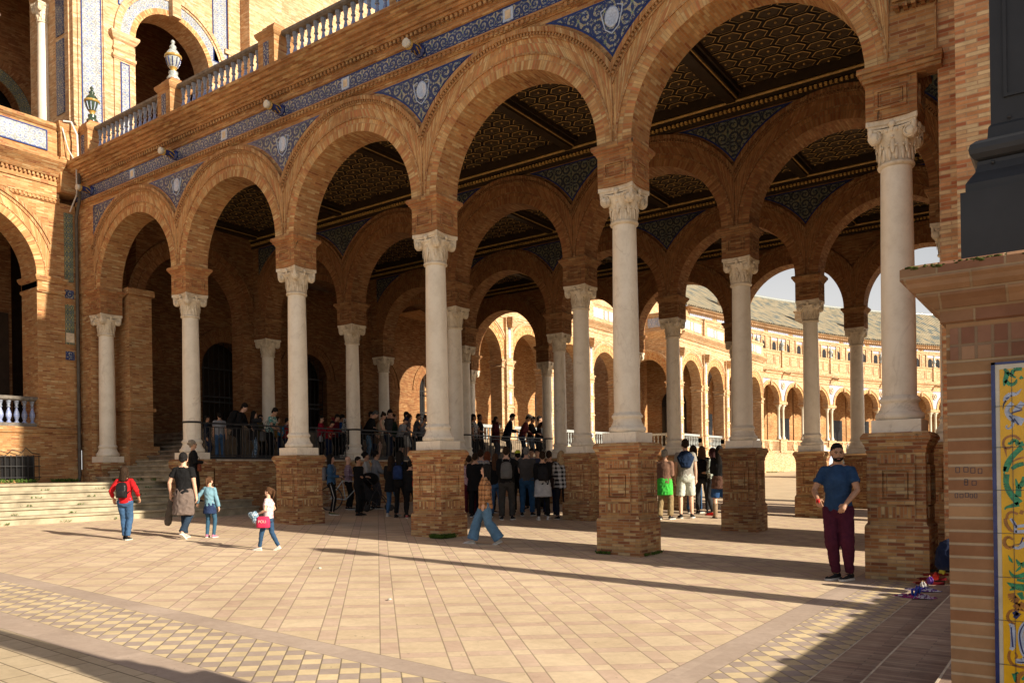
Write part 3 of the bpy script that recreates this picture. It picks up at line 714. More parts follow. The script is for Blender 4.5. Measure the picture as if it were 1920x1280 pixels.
# impost fragment and hood stop on the wall above the last column
m = MB()
for (z0, z1, e) in ((5.07,5.12,.02),(5.12,5.18,.05),(5.18,5.25,.08),(5.95,6.0,.03),(6.0,6.06,.08),(6.06,6.14,.14)):
    if z0 > 5.5 and not m.v == [] and z0 < 5.96: m.build('impost_cornice', M['impost'], arc, True); m = MB()
    m.box(US[5]-.31-e if z0 < 5.5 else US[5]+.05, -1.4+e*.3, F-e-.05, F+.2, z0, z1)
for k in range(5): m.box(US[5]+.08+.1*k, US[5]+.13+.1*k, F-.15, F, 5.9, 5.95)
m.build('impost_cornice', M['impost'], arc, True)

# ---- left end: brick pier behind the first column
m = MB(); m.box(XL, US[0]-.30, F+.02, VS[0]+.6, -1.5, 8.0); m.box(XL-.02, US[0]+.45, VS[0]+.42, VS[0]+1.1, -1.2, 5.2)
m.box(XL-.02, US[0]+.52, VS[0]+.36, VS[0]+1.16, 5.2, 5.38); m.box(XL-.02, US[0]+.52, VS[0]+.36, VS[0]+1.16, 1.9, 2.0); m.box(XL-.02, US[0]+.6, VS[0]+.30, VS[0]+1.2, -1.2, .9)
m.build('wall_pier', M['brick'], arc, True)
for k in (0, 1):
    m = MB(); m.rstack(US[k]-.36, US[k]+.36, VS[0]-.36, VS[0]+.36, [(.03,-1.4),(.03,-.4),(0,-.38),(0,.2),(.04,.25),(.05,.38),(.03,.447)]); m.build('column_podium', M['brick_pier'], arc, True)
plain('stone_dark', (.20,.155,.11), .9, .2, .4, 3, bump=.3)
# ---- raised gallery: retaining wall, landing, inner stairs, upper floor
m = MB(); m.box(US[1]-.30, US[1]+.34, VS[0]+.41, VS[3]+3, -1.4, .40); m.build('retaining_wall', M['brick_pier'], arc, True)
m = MB(); m.box(US[1]-.32, US[1]+.40, VS[0]+.42, VS[3]+3, .402, .447); m.build('wall_coping', M['stone_sill'], arc, True)
m = MB(); m.box(-19.95, US[1]-.321, 12.62, VS[3]+3, -1.4, .44)
for k in range(7): m.box(-27.6, -19.95-.30*k, 15.2, VS[3]+3, .44+.15*k+.0005 if k else -.1, .44+.15*(k+1))
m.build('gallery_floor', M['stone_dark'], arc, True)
# inner side wall of the gallery with arches along the depth, and the back wall with doors
def vwall(name, u0, u1, spans, zs, zt, mat, R_=None, zb=-1, mis=None, parent=arc, det=False, mats=None):
    """wall parallel to v with arched openings: spans=(v0,v1,radius)"""
    m = MB(); m.T = Matrix.Rotation(math.pi/2, 4, 'Z')       # local x = v, local y = -u
    for (a, b, r) in spans:
        xc, h = (a+b)/2, (b-a)/2
        if r: m.arch(xc, h, r, zs, zt, -u1, -u0, 24, 0, 0, zb=zb)
        else: m.box(a, b, -u1, -u0, zb, zt)
        if r and det:
            m.ring(xc, zs, r+.003, r+.22, -u1-.015, -u1+.03, 99, 32, 1); m.ring(xc, zs, r+.22, r+.26, -u1-.035, -u1+.03, 99, 32, 0); m.ring(xc, zs, r+.26, r+.44, -u1-.02, -u1+.03, 99, 32, 1); m.ring(xc, zs, r+.44, r+.52, -u1-.06, -u1+.03, 99, 32, 0)
    return m.build(name, mats or [M[mat], M['voussoir_inner_shade']], parent, True)
sp = []
for j in range(3):
    a = VS[j] + .9 if j == 0 else VS[j] + .31; b = VS[j+1] - .31
    sp += [(VS[j] + (1.1 if j == 0 else .55), VS[j+1] - .55, 1.72 if j == 0 else 1.95)]
    sp += [(VS[j+1] - .55, VS[j+1] + .55, 0)]
vwall('inner_arch_wall', US[0]-.9, US[0]-.32, sp, 5.2, 8.12, 'brick_inner_shade', zb=1.4, det=True)
sp = []; v = 12.3
while v < 32: sp += [(v, v+1.3, 0), (v+1.3, v+4.1, 1.05)]; v += 4.1
vwall('back_wall', -27.9, -27.3, sp, 4.2, 8.12, 'brick_inner_shade', zb=1.4, det=True)
m = MB(); m.box(-28.6, -28.4, 11, 33, 1, 8); m.build('door_leaf', M['door_wood'], arc, True)
m = MB(); v = 12.3
while v < 32:
    for k in range(12): x = v + 1.45 + k*.23; m.tube([(-27.6, x, 1.4), (-27.6, x, 5.25)], .018, 5)
    for z in (1.5, 2.9, 3.1, 4.2): m.box(-27.62, -27.58, v+1.3, v+4.1, z, z+.05)
    v += 4.1
m.build('window_grille', M['iron'], arc, True)

# ================================================================ stone steps in front of the left wing
st = empty('stone_steps', (-18.2, 9, gz(-18)), 0, 'worn pale stone steps with weeds in the joints, leading up to the raised gallery', 'steps')
def nosed(m, u0, v0, v1, z0, z1, u_end):
    m.T = Matrix.Rotation(math.pi/2, 4, 'Z')
    m.extr([(-u_end, z0), (-u0+.02, z0), (-u0+.02, z1-.06), (-u0-.03, z1-.05), (-u0-.035, z1-.012), (-u0-.01, z1), (-u_end, z1)], v0, v1)
    m.T = Matrix()
zt0 = -.09; ris = .165; nst = 5
for k in range(nst):
    m = MB(); z1 = zt0 - ris*(nst-1-k); u0 = -17.75 - .36*k
    nosed(m, u0, -6, 12.95 - .0*k if k < 2 else 12.9, z1 - ris - (.5 if k == 0 else .0), z1 - (.0 if k == nst-1 else .0) , -23.3 if k == nst-1 else u0 - .45)
    m.build('step', M['stone_step'], st, True)
for (u_, z_, v_) in ((-17.15, -.755, 10.95), (-17.42, -.59, 11.05)):
    m = MB(); m.rstack(-17.94, u_, v_, 12.9, [(0,-1.4),(0,z_-.05),(.03,z_-.045),(.03,z_-.008),(.02,z_)]); m.build('step', M['stone_step'], st, True)
# upper flight between the first two columns rises to the upper floor
for k in range(11):
    m = MB(); y0 = 11.25 + .345*k; z1 = zt0 + .145*(k+1); y1 = 15.22
    m.extr([(y1, z1-.145), (y0+.02, z1-.145), (y0+.02, z1-.055), (y0-.03, z1-.05), (y0-.03, z1-.01), (y0, z1), (y1, z1)][::-1], -23.4 if k > 4 else US[0]+.41, -19.96 if k > 3 else US[1]-.41)
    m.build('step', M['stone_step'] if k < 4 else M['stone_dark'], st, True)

# iron railings along the raised gallery between the second-line columns
RU = US[1] + .02
lbs = ['black iron railing on the gallery edge, nearest stretch from the second front column', 'black iron railing on the gallery edge, middle stretch full of leaning people', 'black iron railing on the gallery edge, farthest stretch backlit by the sunny plaza']
for j in range(3):
    a, b = VS[j] + .23, VS[j+1] - .23
    rl = empty('iron_railing', (RU, (a+b)/2, .447), 0, lbs[j], 'railing', 'iron railings of the raised gallery'); O = Vector(rl.location)
    m = MB(); m.box(RU-.03, RU+.03, a, b, 1.36, 1.40); m.box(RU-.02, RU+.02, a, b, 1.27, 1.29); m.box(RU-.02, RU+.02, a, b, .54, .57); m.box(RU-.10, RU+.10, a, b, .449, .52)
    for c in (a - .23, b + .23):
        m.lathe([(.225,1.355),(.232,1.36),(.232,1.40),(.225,1.405)], 20, (US[1], c, 0))
    m.v = [p - O for p in m.v]; m.build('rail', M['iron'], rl)
    m = MB(); n = int((b-a)/.13)
    for k in range(n+1):
        y = a + (b-a)*k/n; m.tube([(RU,y,.55),(RU,y,1.28)], .011, 5)
        if k < 3 or k > n-3:
            m.tube([(RU, y+.06+.035*math.cos(t*.7), .70+.045*t*.62+.0*t+.03*math.sin(t*.7)) for t in range(18)], .008, 4)
    for k in range(5): y = a + (b-a)*k/4; m.box(RU-.018, RU+.018, y-.018, y+.018, .45, 1.38)
    m.v = [p - O for p in m.v]; m.build('bars', M['iron'], rl)
# ================================================================ shared bits for the other wings
def entab(m, f, x0, x1, mi=0, dent=True):
    prof = [(f+.3,7.68),(f-.02,7.68),(f-.045,7.705),(f-.045,7.79),(f-.07,7.795),(f-.07,7.83),(f-.02,7.84),(f-.02,8.16),(f-.06,8.17),(f-.07,8.21),(f-.04,8.22),(f-.04,8.30),(f-.05,8.39),(f-.12,8.40),(f-.17,8.455),(f-.22,8.52),(f-.30,8.59),(f-.38,8.655),(f-.46,8.735),(f-.47,8.80),(f+.2,8.86),(f+.3,8.86)]
    m.extr(prof, x0, x1, mi)
    if dent:
        n = int((x1-x0)/.11)
        for k in range(n):
            x = x0 + (k+.3)*(x1-x0)/n; m.box(x, x+.055, f-.075, f-.04, 7.715, 7.785, mi); m.box(x, x+.055, f-.115, f-.045, 8.315, 8.385, mi)
def rings(m, xc, zs, r, f, half=99, mv=1, mb=0, n=32):
    m.ring(xc, zs, r+.004, r+.22, f-.008, f+.04, half, n, mv); m.ring(xc, zs, r+.22, r+.25, f-.03, f+.04, half, n, mb)
    m.ring(xc, zs, r+.25, r+.45, f-.02, f+.04, half, n, mv); m.ring(xc, zs, r+.45, r+.53, f-.05, f+.04, half, n, mb); m.ring(xc, zs, r+.53, r+.62, f-.09, f+.04, half, n, mb)
ROT = Matrix.Rotation(math.pi/2, 4, 'Z')
def upanel(parent, name, mat, u, v0, v1, z0, z1, O, border=None, d=.02):
    m = MB(); m.T = ROT; m.box(v0, v1, -u-d, -u+.01, z0, z1); m.v = [p - O for p in m.v]; o = m.build(name, mat, parent)
    if border:
        b = MB(); b.T = ROT; e = .035
        for (a, c, e0, e1) in ((v0-e, v1+e, z1, z1+e), (v0-e, v1+e, z0-e, z0), (v0-e, v0, z0, z1), (v1, v1+e, z0, z1)): b.box(a, c, -u-d-.008, -u+.01, e0, e1)
        b.v = [p - O for p in b.v]; b.build('border', border, o)
    return o
# ================================================================ left wing
wing = empty('left_wing_building', (-24.5, 8, -.5), 0, 'tall ornate brick building at the far left with tile panels, balconies and upper arched loggia', 'building')
WO = Vector(wing.location); WU = -23.3; f = 23.3
ZS = 5.6
m = MB(); m.T = ROT
for xc in (8.68, 4.6, .52):
    m.arch(xc, 2.04, 1.70, ZS, 7.75, f, f+.9, 28, 0, 0, zb=1.45); rings(m, xc, ZS, 1.70, f, 2.04)
m.box(10.72, 11.44, f, f+.9, -1.3, 7.75)
m.build('arch_wall', [M['brick'], M['voussoir']], wing, True)
m = MB(); m.T = ROT; m.rstack(-2, 11.44, f, f+.9, [(.12,-1.3),(.12,-.1),(.10,.25),(.04,.27),(.04,1.25),(.08,1.28),(.10,1.36),(.02,1.44)])
for v0 in (10.40, 6.30):
    v1 = v0 + .66
    m.rstack(v0, v1, f-.03, f+.9, [(.02,5.15),(.05,5.2),(.05,5.26),(.02,5.28),(.02,5.44),(.06,5.47),(.10,5.55),(.10,5.6)])
    m.rstack(v0, v1, f-.02, f+.9, [(.01,2.05),(.05,2.12),(.05,2.2),(.01,2.22)]); m.rstack(v0, v1, f-.02, f+.9, [(.05,1.44),(.05,1.6),(.02,1.66)])
m.build('base_wall', M['brick'], wing, True)
m = MB(); m.T = ROT; entab(m, f, -2, 11.0); m.build('cornice', M['brick'], wing, True)
m = MB(); m.T = ROT
m.rstack(-2, 10.95, f-.05, f+.25, [(.05,8.86),(.05,9.0),(.0,9.03),(.0,9.72),(.04,9.75),(.09,9.80),(.09,9.88),(.05,9.90)])
m.rstack(11.0, 11.4, f-.18, f+.3, [(.06,8.0),(.06,8.9),(.08,8.92),(.02,8.98),(.02,9.72),(.06,9.78),(.1,9.88),(.1,9.95)])
for k in range(4): m.box(11.03+.1*k, 11.07+.1*k, f-.215, f-.18, 9.02, 9.70)
m.build('parapet', M['brick'], wing, True)
upanel(wing, 'tile_panel', M['tile_pale'], WU+.05, 8.6, 10.65, 9.12, 9.62, WO, M['tile_blue'])
# tall pilaster strips beside the front arcade
for (z0, z1, mt) in ((5.56,7.5,'tile_pilaster'),(5.10,5.33,'tile_frieze'),(3.80,4.92,'tile_pilaster'),(3.36,3.60,'tile_frieze')):
    upanel(wing, 'tile_panel', M[mt], WU, 11.12, 11.36, z0, z1, WO)
upanel(wing, 'plaster_patch', M['plaster'], WU+.015, 11.13, 11.35, 3.85, 4.12, WO)
m = MB(); m.tube([(-23.16,11.42,9.6),(-23.18,11.43,8.9),(-23.0,11.40,8.7),(-22.75,11.30,8.5),(-22.75,11.30,7.8),(-23.15,11.40,7.4),(-23.17,11.40,0.1),(-23.17,11.35,-.2),(-23.1,11.1,-.34),(-23.0,10.4,-.36)], .045, 8)
m.build('drain_pipe', M['pipe'], wing, True)
m = MB(); m.tube([(-23.1,11.0,9.9),(-22.95,11.1,9.2),(-22.7,11.2,8.75),(-22.7,11.2,7.9),(-23.1,11.2,7.5)], .02, 6); m.build('cable', M['cable_white'], wing, True)
m = MB(); m.tube([(-23.0,11.0,9.95),(-22.95,11.2,9.98),(-22.8,11.28,9.6),(-22.7,11.25,8.9),(-22.72,11.2,8.6)], .03, 6); m.build('cable', M['cable_white'], wing, True)
BALS = baluster_mesh(.60)
balustrade(wing, WO, 7.0, 10.38, WU-.15, 1.44, 17, axis='y', bal=BALS, h=.60)
# loggia behind, floors, doors, basement grille
m = MB(); m.box(-27.9, -27.3, -2, 11.4, 1, 8); m.box(-27.3, -24.2, -2, 12.2, 1.2, 1.44); m.box(-27.3,-23.9,-2,12.0,7.76,8.5); m.build('loggia_wall', M['brick_inner_shade'], wing, True)
m = MB(); m.T = ROT; m.box(7.4, 9.3, 27.26, 27.3, 1.45, 4.9); m.box(10.0,11.3,27.26,27.3,1.45,5.2)
dl = m.build('door', M['door_wood'], wing, True)
m = MB()
for k in range(9): m.tube([(-27.22, 7.5+.22*k, 1.5), (-27.22, 7.5+.22*k, 4.9)], .02, 5)
m.v = [p - WO for p in m.v]; m.build('grille', M['iron'], dl)
m = MB(); m.T = ROT; m.box(9.35, 10.2, f-.125, f-.10, .0, .62); wd = m.build('basement_window', M['glass_dark'], wing, True)
m = MB(); m.T = ROT
for k in range(8): m.tube([(9.3+.14*k, f-.2, -.02), (9.3+.14*k, f-.2, .66)], .012, 5)
for z in (.05, .35, .62): m.box(9.28, 10.32, f-.21, f-.19, z, z+.02)
m.tube([(9.2,f-.2,.66),(9.3,f-.2,.78),(9.5,f-.2,.70),(9.62,f-.2,.80),(9.85,f-.2,.72),(9.95,f-.2,.86),(10.1,f-.2,.72),(10.3,f-.2,.68)], .012, 5)
m.v = [p - WO for p in m.v]; m.build('grille', M['iron'], wd)
# upper storey: face towards the plaza (sunlit) and the return towards the camera
m = MB(); m.T = ROT; g_ = 24.0
zt = 19.5
m.box(11.82, 13.62, g_, g_+.8, 8.5, zt)
m.arch(15.0, 1.38, 1.30, 13.65, zt, g_, g_+.8, 28, 0, 0, zb=8.8)
m.box(16.38, 32, g_, g_+.8, 8.5, zt)
m.ring(15.0, 13.65, 1.304, 1.48, g_-.03, g_+.02, 99, 32, 1); m.ring(15.0, 13.65, 1.78, 1.86, g_-.05, g_+.02, 99, 32, 0)
m.ring(15.0, 13.65, 1.86, 2.0, g_-.09, g_+.02, 99, 32, 0)
for (a, b) in ((13.0, 13.62), (16.38, 17.0)):
    m.rstack(a, b, g_-.05, g_+.8, [(.0,8.8),(.0,13.1),(.04,13.15),(.04,13.2),(.01,13.22),(.01,13.4),(.06,13.45),(.12,13.55),(.14,13.6),(.14,13.66)])
    m.rstack(a, b, g_-.05, g_+.8, [(.02,12.85),(.06,12.9),(.06,12.98),(.01,13.0)])
m.box(14.85,15.15,g_-.25,g_,14.9,15.75)
m.box(12.68, 12.74, g_-.05, g_, 8.8, zt); m.box(11.92, 11.98, g_-.05, g_, 8.8, zt); m.box(17.05, 17.15, g_-.08, g_, 8.8, zt)
# corbelled bay
m.rstack(17.6, 19.0, g_-.5, g_, [(-.35,12.6),(-.2,12.9),(-.05,13.2),(0,13.3),(0,13.6),(.08,13.7),(.12,13.8),(.0,13.85),(.0,zt)])
m.box(16.9, 17.6, g_-.1, g_, 14.6, 14.75); m.box(19.1, 22, g_-.12, g_, 14.6, 14.8); m.box(19.6, 20.2, g_-.2, g_, 8.8, 14.6)
m.build('upper_wall', [M['brick_far'], M['voussoir']], wing, True)
m = MB(); m.T = ROT; m.ring(15.0, 13.65, 1.48, 1.78, g_-.02, g_+.02, 99, 32, 0); m.build('arch_tile', M['tile_pale'], wing, True)
upanel(wing, 'tile_panel', M['tile_pale'], -24.0, 12.06, 12.60, 9.7, 19, WO, M['tile_blue'])
upanel(wing, 'tile_panel', M['tile_pale'], -23.95, 13.22, 13.44, 9.8, 12.75, WO, M['tile_blue'])
upanel(wing, 'tile_panel', M['tile_pale'], -24.0, 16.5, 17.0, 14.2, 19, WO, M['tile_blue'])
upanel(wing, 'tile_panel', M['tile_pale'], -24.0, 13.2, 13.5, 14.6, 19, WO, M['tile_blue'])
m = MB(); m.box(-25.9, -24.003, 11.8, 12.6, 8.5, zt); m.box(-25.62,-25.58,11.76,11.8,8.5,zt); m.box(-24.24,-24.2,11.76,11.8,8.5,zt)
m.build('return_wall', M['brick_far'], wing, True)
for (z0, z1) in ((10.9, 13.1), (13.25, 19)):
    m = MB(); m.box(-24.98, -24.52, 11.77, 11.8, z0, z1); m.v = [p - WO for p in m.v]; t_ = m.build('tile_panel', M['tile_frieze'], wing)
# loggia on the terrace of the wing
m = MB(); m.T = ROT; h_ = 25.8
m.arch(11.02, .78, .70, 14.7, zt, h_, h_+.7, 20, 0, 0, zb=8.8); m.arch(9.0, 1.24, .9, 14.7, zt, h_, h_+.7, 20, 0, 0, zb=8.8); m.box(0, 7.76, h_, h_+.7, 8.5, zt)
rings(m, 11.02, 14.7, .70, h_); rings(m, 9.0, 14.7, .9, h_)
m.build('loggia_arches', [M['brick_far'], M['voussoir']], wing, True)
for (u, v) in ((-25.65, 11.72), (-27.4, 10.9)):
    s_ = part('column', SH, wing, Vector((u, v, 9.85)) - WO); s_.scale = (.8,.8,1); part('base', BS, s_, (0,0,0)); part('capital', CP, s_, (0,0,0))
m = MB(); m.T = ROT; m.arch(11.2, 1.6, 1.1, 12.0, 19, 28.6, 29.0, 24, 0, 0, zb=8.8); m.box(2, 9.6, 28.6, 29.0, 8.5, 19); m.box(12.8, 33, 28.6, 29.0, 8.5, 19)
m.box(5, 33, 24.8, 29.2, 18.5, 18.9); m.box(5,33,24.0,32,8.3,8.84); m.ring(11.2,12.0,1.5,1.8,28.58,28.61,99,24,0); m.box(9.4,10.2,28.5,28.6,11.85,12.0); m.box(12.2,12.9,28.5,28.6,11.85,12.0)
m.build('loggia_back_wall', [M['brick_inner_shade'], M['voussoir_inner_shade']], wing, True)
m = MB(); m.T = ROT; m.ring(11.2,12.0,1.12,1.48,28.57,28.6,99,24,0); m.build('arch_tile', M['tile_pilaster'], wing, True)
m = MB(); m.T = ROT; m.box(9.8,12.8,29.4,29.5,8.8,14); m.build('window_glass', M['glass_dark'], wing, True)

# ================================================================ galleries beyond the arcade
def gal_meshes(Wd, far=False):
    """meshes of one bay in a local frame: x along the wall, facing -y, centred"""
    h = Wd/2; out = {}
    if not far:
        m = MB(); m.arch(0, h, 1.55, 5.6, 7.75, 0, .7, 20, 0, 0, zb=1.45); rings(m, 0, 5.6, 1.55, 0, h, n=20)
        for s in (-1, 1):
            x0, x1 = (-h, -1.55) if s < 0 else (1.55, h)
            m.rstack(x0, x1, -.02, .7, [(.02,5.2),(.06,5.26),(.02,5.3),(.02,5.42),(.10,5.54),(.10,5.6)])
            m.rstack(x0, x1, -.04, .7, [(.05,1.44),(.03,1.75),(.0,1.8),(.0,2.1),(.05,2.15),(0,2.2)])
        m.box(-h-.28, -h+.28, -.16, .01, 1.44, 7.7)
        for z in (1.5, 2.2, 3.2, 4.2, 5.3): m.rstack(-h-.26, -h+.26, -.16, 0, [(0,z),(.04,z+.03),(.04,z+.1),(0,z+.13)])
        m.rstack(-h, h, 0, .7, [(.1,-2.2),(.1,.9),(.02,1.0),(.02,1.3),(.08,1.38),(.02,1.45)])
        entab(m, 0, -h, h, 0, False)
        m.rstack(-h, h, -.05, .2, [(.03,8.86),(.0,8.95),(.0,9.8),(.06,9.88),(.06,9.98)])
        m.rstack(-h-.25, -h+.25, -.2, .2, [(.05,8.6),(.05,8.8),(0,8.9),(0,9.9),(.07,10.0),(.07,10.08)])
        m.rstack(-h-.2, -h+.2, -.5, .0, [(-.1,7.2),(0,7.45),(.02,7.7)])
        out['gallery_bay'] = m.mesh('gallery_bay', [M['brick_far'], M['voussoir']])
        m = MB()
        for z0, z1 in ((1.95,2.9),(3.4,4.0),(4.4,5.1),(5.7,7.3)): m.box(-h-.1, -h+.1, -.175, -.15, z0, z1)
        m.box(-h+.5, -.35, -.07, -.04, 9.08, 9.66); m.box(.35, h-.5, -.07, -.04, 9.08, 9.66)
        m.lathe([(.2,0)], 3) if False else None
        m.box(-.18,.18,-.07,-.04,9.1,9.64)
        out['tile_panel'] = m.mesh('tile_panel', M['far_tile'])
        m = MB(); m.box(-1.5,1.5,.12,.36,2.2,2.34); m.box(-1.5,1.5,.14,.34,1.45,1.53)
        for k in range(11):
            m.lathe([(.05,0),(.03,.06),(.065,.22),(.03,.42),(.04,.5),(.05,.66)], 8, (-1.36+.272*k,.24,1.53))
        out['balustrade'] = m.mesh('balustrade', M['ceramic_pale'])
        m = MB(); m.box(-h, h, 4.6, 5.0, 1, 8.4); m.box(-h, h, 0, 5, 7.76, 8.6); m.box(-h, h, .1, 5, 1.0, 1.44); out['rear_wall'] = m.mesh('rear_wall', M['brick'])
        m = MB(); m.box(-.9, .9, 4.56, 4.6, 1.45, 4.6)
        for k in range(12): t0, t1 = math.pi*k/12, math.pi*(k+1)/12; m.face([(0,4.56,4.6),(.9*math.cos(t0),4.56,4.6+.9*math.sin(t0)),(.9*math.cos(t1),4.56,4.6+.9*math.sin(t1))])
        out['door'] = m.mesh('door', M['glass_dark'])
    else:
        m = MB(); m.arch(0, h, 1.45, 5.95, 7.9, 0, .5, 20, 0, 0, zb=5.9)
        m.ring(0, 5.95, 1.454, 1.68, -.02, .02, h, 20, 1); m.ring(0, 5.95, 1.68, 1.80, -.08, .02, h, 20, 0); m.box(-.1,.1,-.14,0,7.3,7.75)
        for s in (-1, 1):
            x0, x1 = (-h, -1.4) if s < 0 else (1.4, h); m.rstack(x0, x1, -.03, .5, [(.0,5.66),(.05,5.72),(.05,5.9),(0,5.95)])
        m.rstack(-h, h, 0, .6, [(.12,-2.5),(.12,1.2),(.15,1.3),(.02,1.38)])
        m.rstack(-h-.5, -h+.5, -.05, .45, [(.03,1.38),(.03,1.5),(0,1.52),(0,2.42),(.05,2.5),(.05,2.58)])
        m.rstack(-h, h, -.03, .1, [(.05,7.9),(.02,7.95),(.02,8.3),(.12,8.38),(.14,8.5),(.28,8.6),(.36,8.75),(.36,8.85)])
        m.box(-h, h, -.05, 3.4, 8.5, 8.86)
        m.rstack(-h, h, 0, .15, [(.04,8.86),(.0,8.95),(0,10.25),(.07,10.33),(.07,10.42)])
        for (a, b) in ((-h+.4,-h+1.25),(-h+1.4,h-1.4),(h-1.25,h-.4)):
            for (x0,x1,z0,z1) in ((a,b,10.0,10.07),(a,b,9.2,9.27),(a,a+.07,9.27,10.0),(b-.07,b,9.27,10.0)): m.box(x0,x1,-.05,.01,z0,z1)
        m.rstack(-h-.22, -h+.22, -.15, .2, [(.04,8.86),(0,9.0),(0,10.3),(.06,10.4),(.06,10.48)])
        m.tube([(-h,-.3,8.5),(-h,-.7,8.35),(-h,-.9,8.45)], [.14,.12,.06], 6)
        out['gallery_bay'] = m.mesh('gallery_bay', [M['brick_far'], M['voussoir']])
        m = MB(); spandrel_g(m, h, 5.95, 1.84, 7.86); out['spandrel_tile'] = m.mesh('spandrel_tile', M['far_tile'])
        m = MB()
        m.grid([[(-h + r*.30*math.cos(2*math.pi*k/14), -.03-d, 7.35 + r*.34*math.sin(2*math.pi*k/14)) for k in range(14)] for r, d in ((1,0),(1,.06),(.8,.08),(.72,.03))], 0, cu=True)
        m.ell((-h,-.08,7.35),(.12,.07,.17),8,6); out['medallion'] = m.mesh('medallion', M['plaster'])
        m = MB()
        for x in (-h-.36, -h+.36):
            m.lathe([(.20,2.58),(.20,2.72),(.15,2.82),(.13,2.9),(.12,4.2),(.11,5.2),(.14,5.25),(.13,5.3),(.17,5.5),(.21,5.58)], 12, (x,.22,0)); m.box(x-.2,x+.2,.02,.42,5.56,5.66)
        out['column_pair'] = m.mesh('column_pair', M['tile_white'])
        m = MB(); m.box(-1.5,1.5,.05,.3,2.38,2.5); m.box(-1.5,1.5,.05,.3,1.4,1.55)
        for k in range(17):
            x = -1.45+.18*k
            if abs(x) > .35: m.box(x-.035,x+.035,.1,.22,1.55,2.38)
        m.grid([[(r*.36*math.cos(2*math.pi*k/14), .04-d, 1.98 + r*.46*math.sin(2*math.pi*k/14)) for k in range(14)] for r, d in ((1,-.04),(1,.02),(.82,.04),(.78,.0),(.01,.0))], 0, cu=True)
        out['balustrade'] = m.mesh('balustrade', M['brick_far'])
        m = MB(); m.box(-h-.01, h+.01, 4.2, 4.6, 1, 8.6); m.box(-h, h, .3, 5, 1.0, 1.4); m.box(-h,h,.5,4.6,8.0,8.5); out['rear_wall'] = m.mesh('rear_wall', M['brick'])
        m = MB(); m.box(-.75+h-1.4, .75+h-1.4, 4.14, 4.2, 1.45, 4.9); out['door'] = m.mesh('door', M['glass_dark'])
        # upper storey, set back
        m = MB(); y = 1.6
        m.rstack(-h, h, y, y+1, [(0,8.8),(0,12.2),(.06,12.25),(.06,12.4),(.0,12.42),(0,12.62),(.12,12.7),(.2,12.82),(.45,12.95),(.5,13.05)])
        for k in range(14): m.box(-h+.3*k, -h+.3*k+.12, y-.42, y, 12.7, 12.82)
        for x in (-h+.05, -h+.75, h-.8, h-.1, -.12): m.box(x-.09, x+.09, y-.09, y, 10.3, 12.1)
        m.box(-h,h,y-.08,y,12.05,12.15)
        out['upper_storey'] = m.mesh('upper_storey', M['brick_far'])
        m = MB()
        for xc in (-.72, .42, 1.5):
            G = [(xc-.3,y-.012,10.5),(xc+.3,y-.012,10.5)] + [(xc+.3*math.cos(math.pi*k/10), y-.012, 11.35+.3*math.sin(math.pi*k/10)) for k in range(11)]
            m.face(G)
        out['window'] = m.mesh('window', M['glass_dark'])
        m = MB(); m.box(-h+.35,h-.35,y-.03,y,12.42,12.6); m.box(-h+.9,h-.9,y-.02,y,11.75,11.98); out['tile_panel'] = m.mesh('tile_panel', M['far_tile'])
        m = MB(); m.lathe([(.18,10.48),(.2,10.55),(.12,10.65),(.08,10.72),(.2,10.95),(.24,11.05),(.16,11.15),(.08,11.3),(.10,11.38),(.03,11.5),(.01,11.75)], 12, (-h,0,0)); out['finial'] = m.mesh('finial', M['ceramic_pale'])
    return out
def spandrel_g(m, h, zs, rr, zt, n=8):
    if rr > h: z0 = zs + math.sqrt(rr*rr - h*h)
    else: z0 = zs + .1
    zz = [z0 + (zt-z0)*k/n for k in range(n+1)]; Wp = [h - math.sqrt(max(0, rr*rr-(z-zs)**2)) for z in zz]
    for k in range(n): m.face([(-h-Wp[k],-.015,zz[k]),(-h+Wp[k],-.015,zz[k]),(-h+Wp[k+1],-.015,zz[k+1]),(-h-Wp[k+1],-.015,zz[k+1])])
def chain(root, pts, meshes, W_, names_child, skip=()):
    O = Vector(root.location)
    for (a, b) in zip(pts, pts[1:]):
        a, b = Vector(a), Vector(b); d = b - a; ang = math.atan2(d.y, d.x); c = (a+b)/2
        k0 = bpy.data.objects.new('gallery_bay', meshes['gallery_bay']); C.objects.link(k0); k0.parent = root; k0.location = Vector((c.x, c.y, 0)) - O; k0.rotation_euler = (0,0,ang); k0.scale = (d.length/W_, 1, 1)
        for nm, me in meshes.items():
            if nm == 'gallery_bay': continue
            q = bpy.data.objects.new(nm, me); C.objects.link(q); q.parent = k0
gA = empty('side_gallery_building', (-23.4, 38, -.8), 0, 'sunlit brick gallery beyond the arcade with tile-inlaid pilasters and glazed balconies', 'building')
gm = gal_meshes(4.08)
ptsA = [(-23.4, 28.5 + 4.08*k) for k in range(5)]
chain(gA, ptsA, gm, 4.08, None)
chain(gA, [(-20.8, 47.6 + 4.1*k) for k in range(5)], gm, 4.08, None)
chain(gA, [(-24.98,47.0),(-20.9,47.0)], gm, 4.08, None)
m = MB(); m.box(-32, -25.0, 46.9, 47.55, -2, 10); m.build('return_wall', M['brick_far'], gA, True); m = MB(); m.box(-25,-20.9,64.01,64.4,-2,10); m.build('return_wall', M['brick_far'], gA, True); m = MB(); m.box(-23.4,-23.2,44.83,46.9,-2,10); m.build('return_wall', M['brick_far'], gA, True)
gF = empty('crescent_building', (-19, 80, -.8), 0, 'long sunlit curved building across the plaza with paired columns, blue spandrels and grey-green tiled roof', 'building')
ptsF = [(-24.2,60.5),(-23.5,64.5),(-22.7,68.5),(-21.8,72.5),(-20.8,76.5),(-19.6,80.5),(-18.2,84.4),(-16.6,88.2),(-14.8,92),(-12.8,95.7),(-10.6,99.2),(-8,102.6),(-5,105.6)]
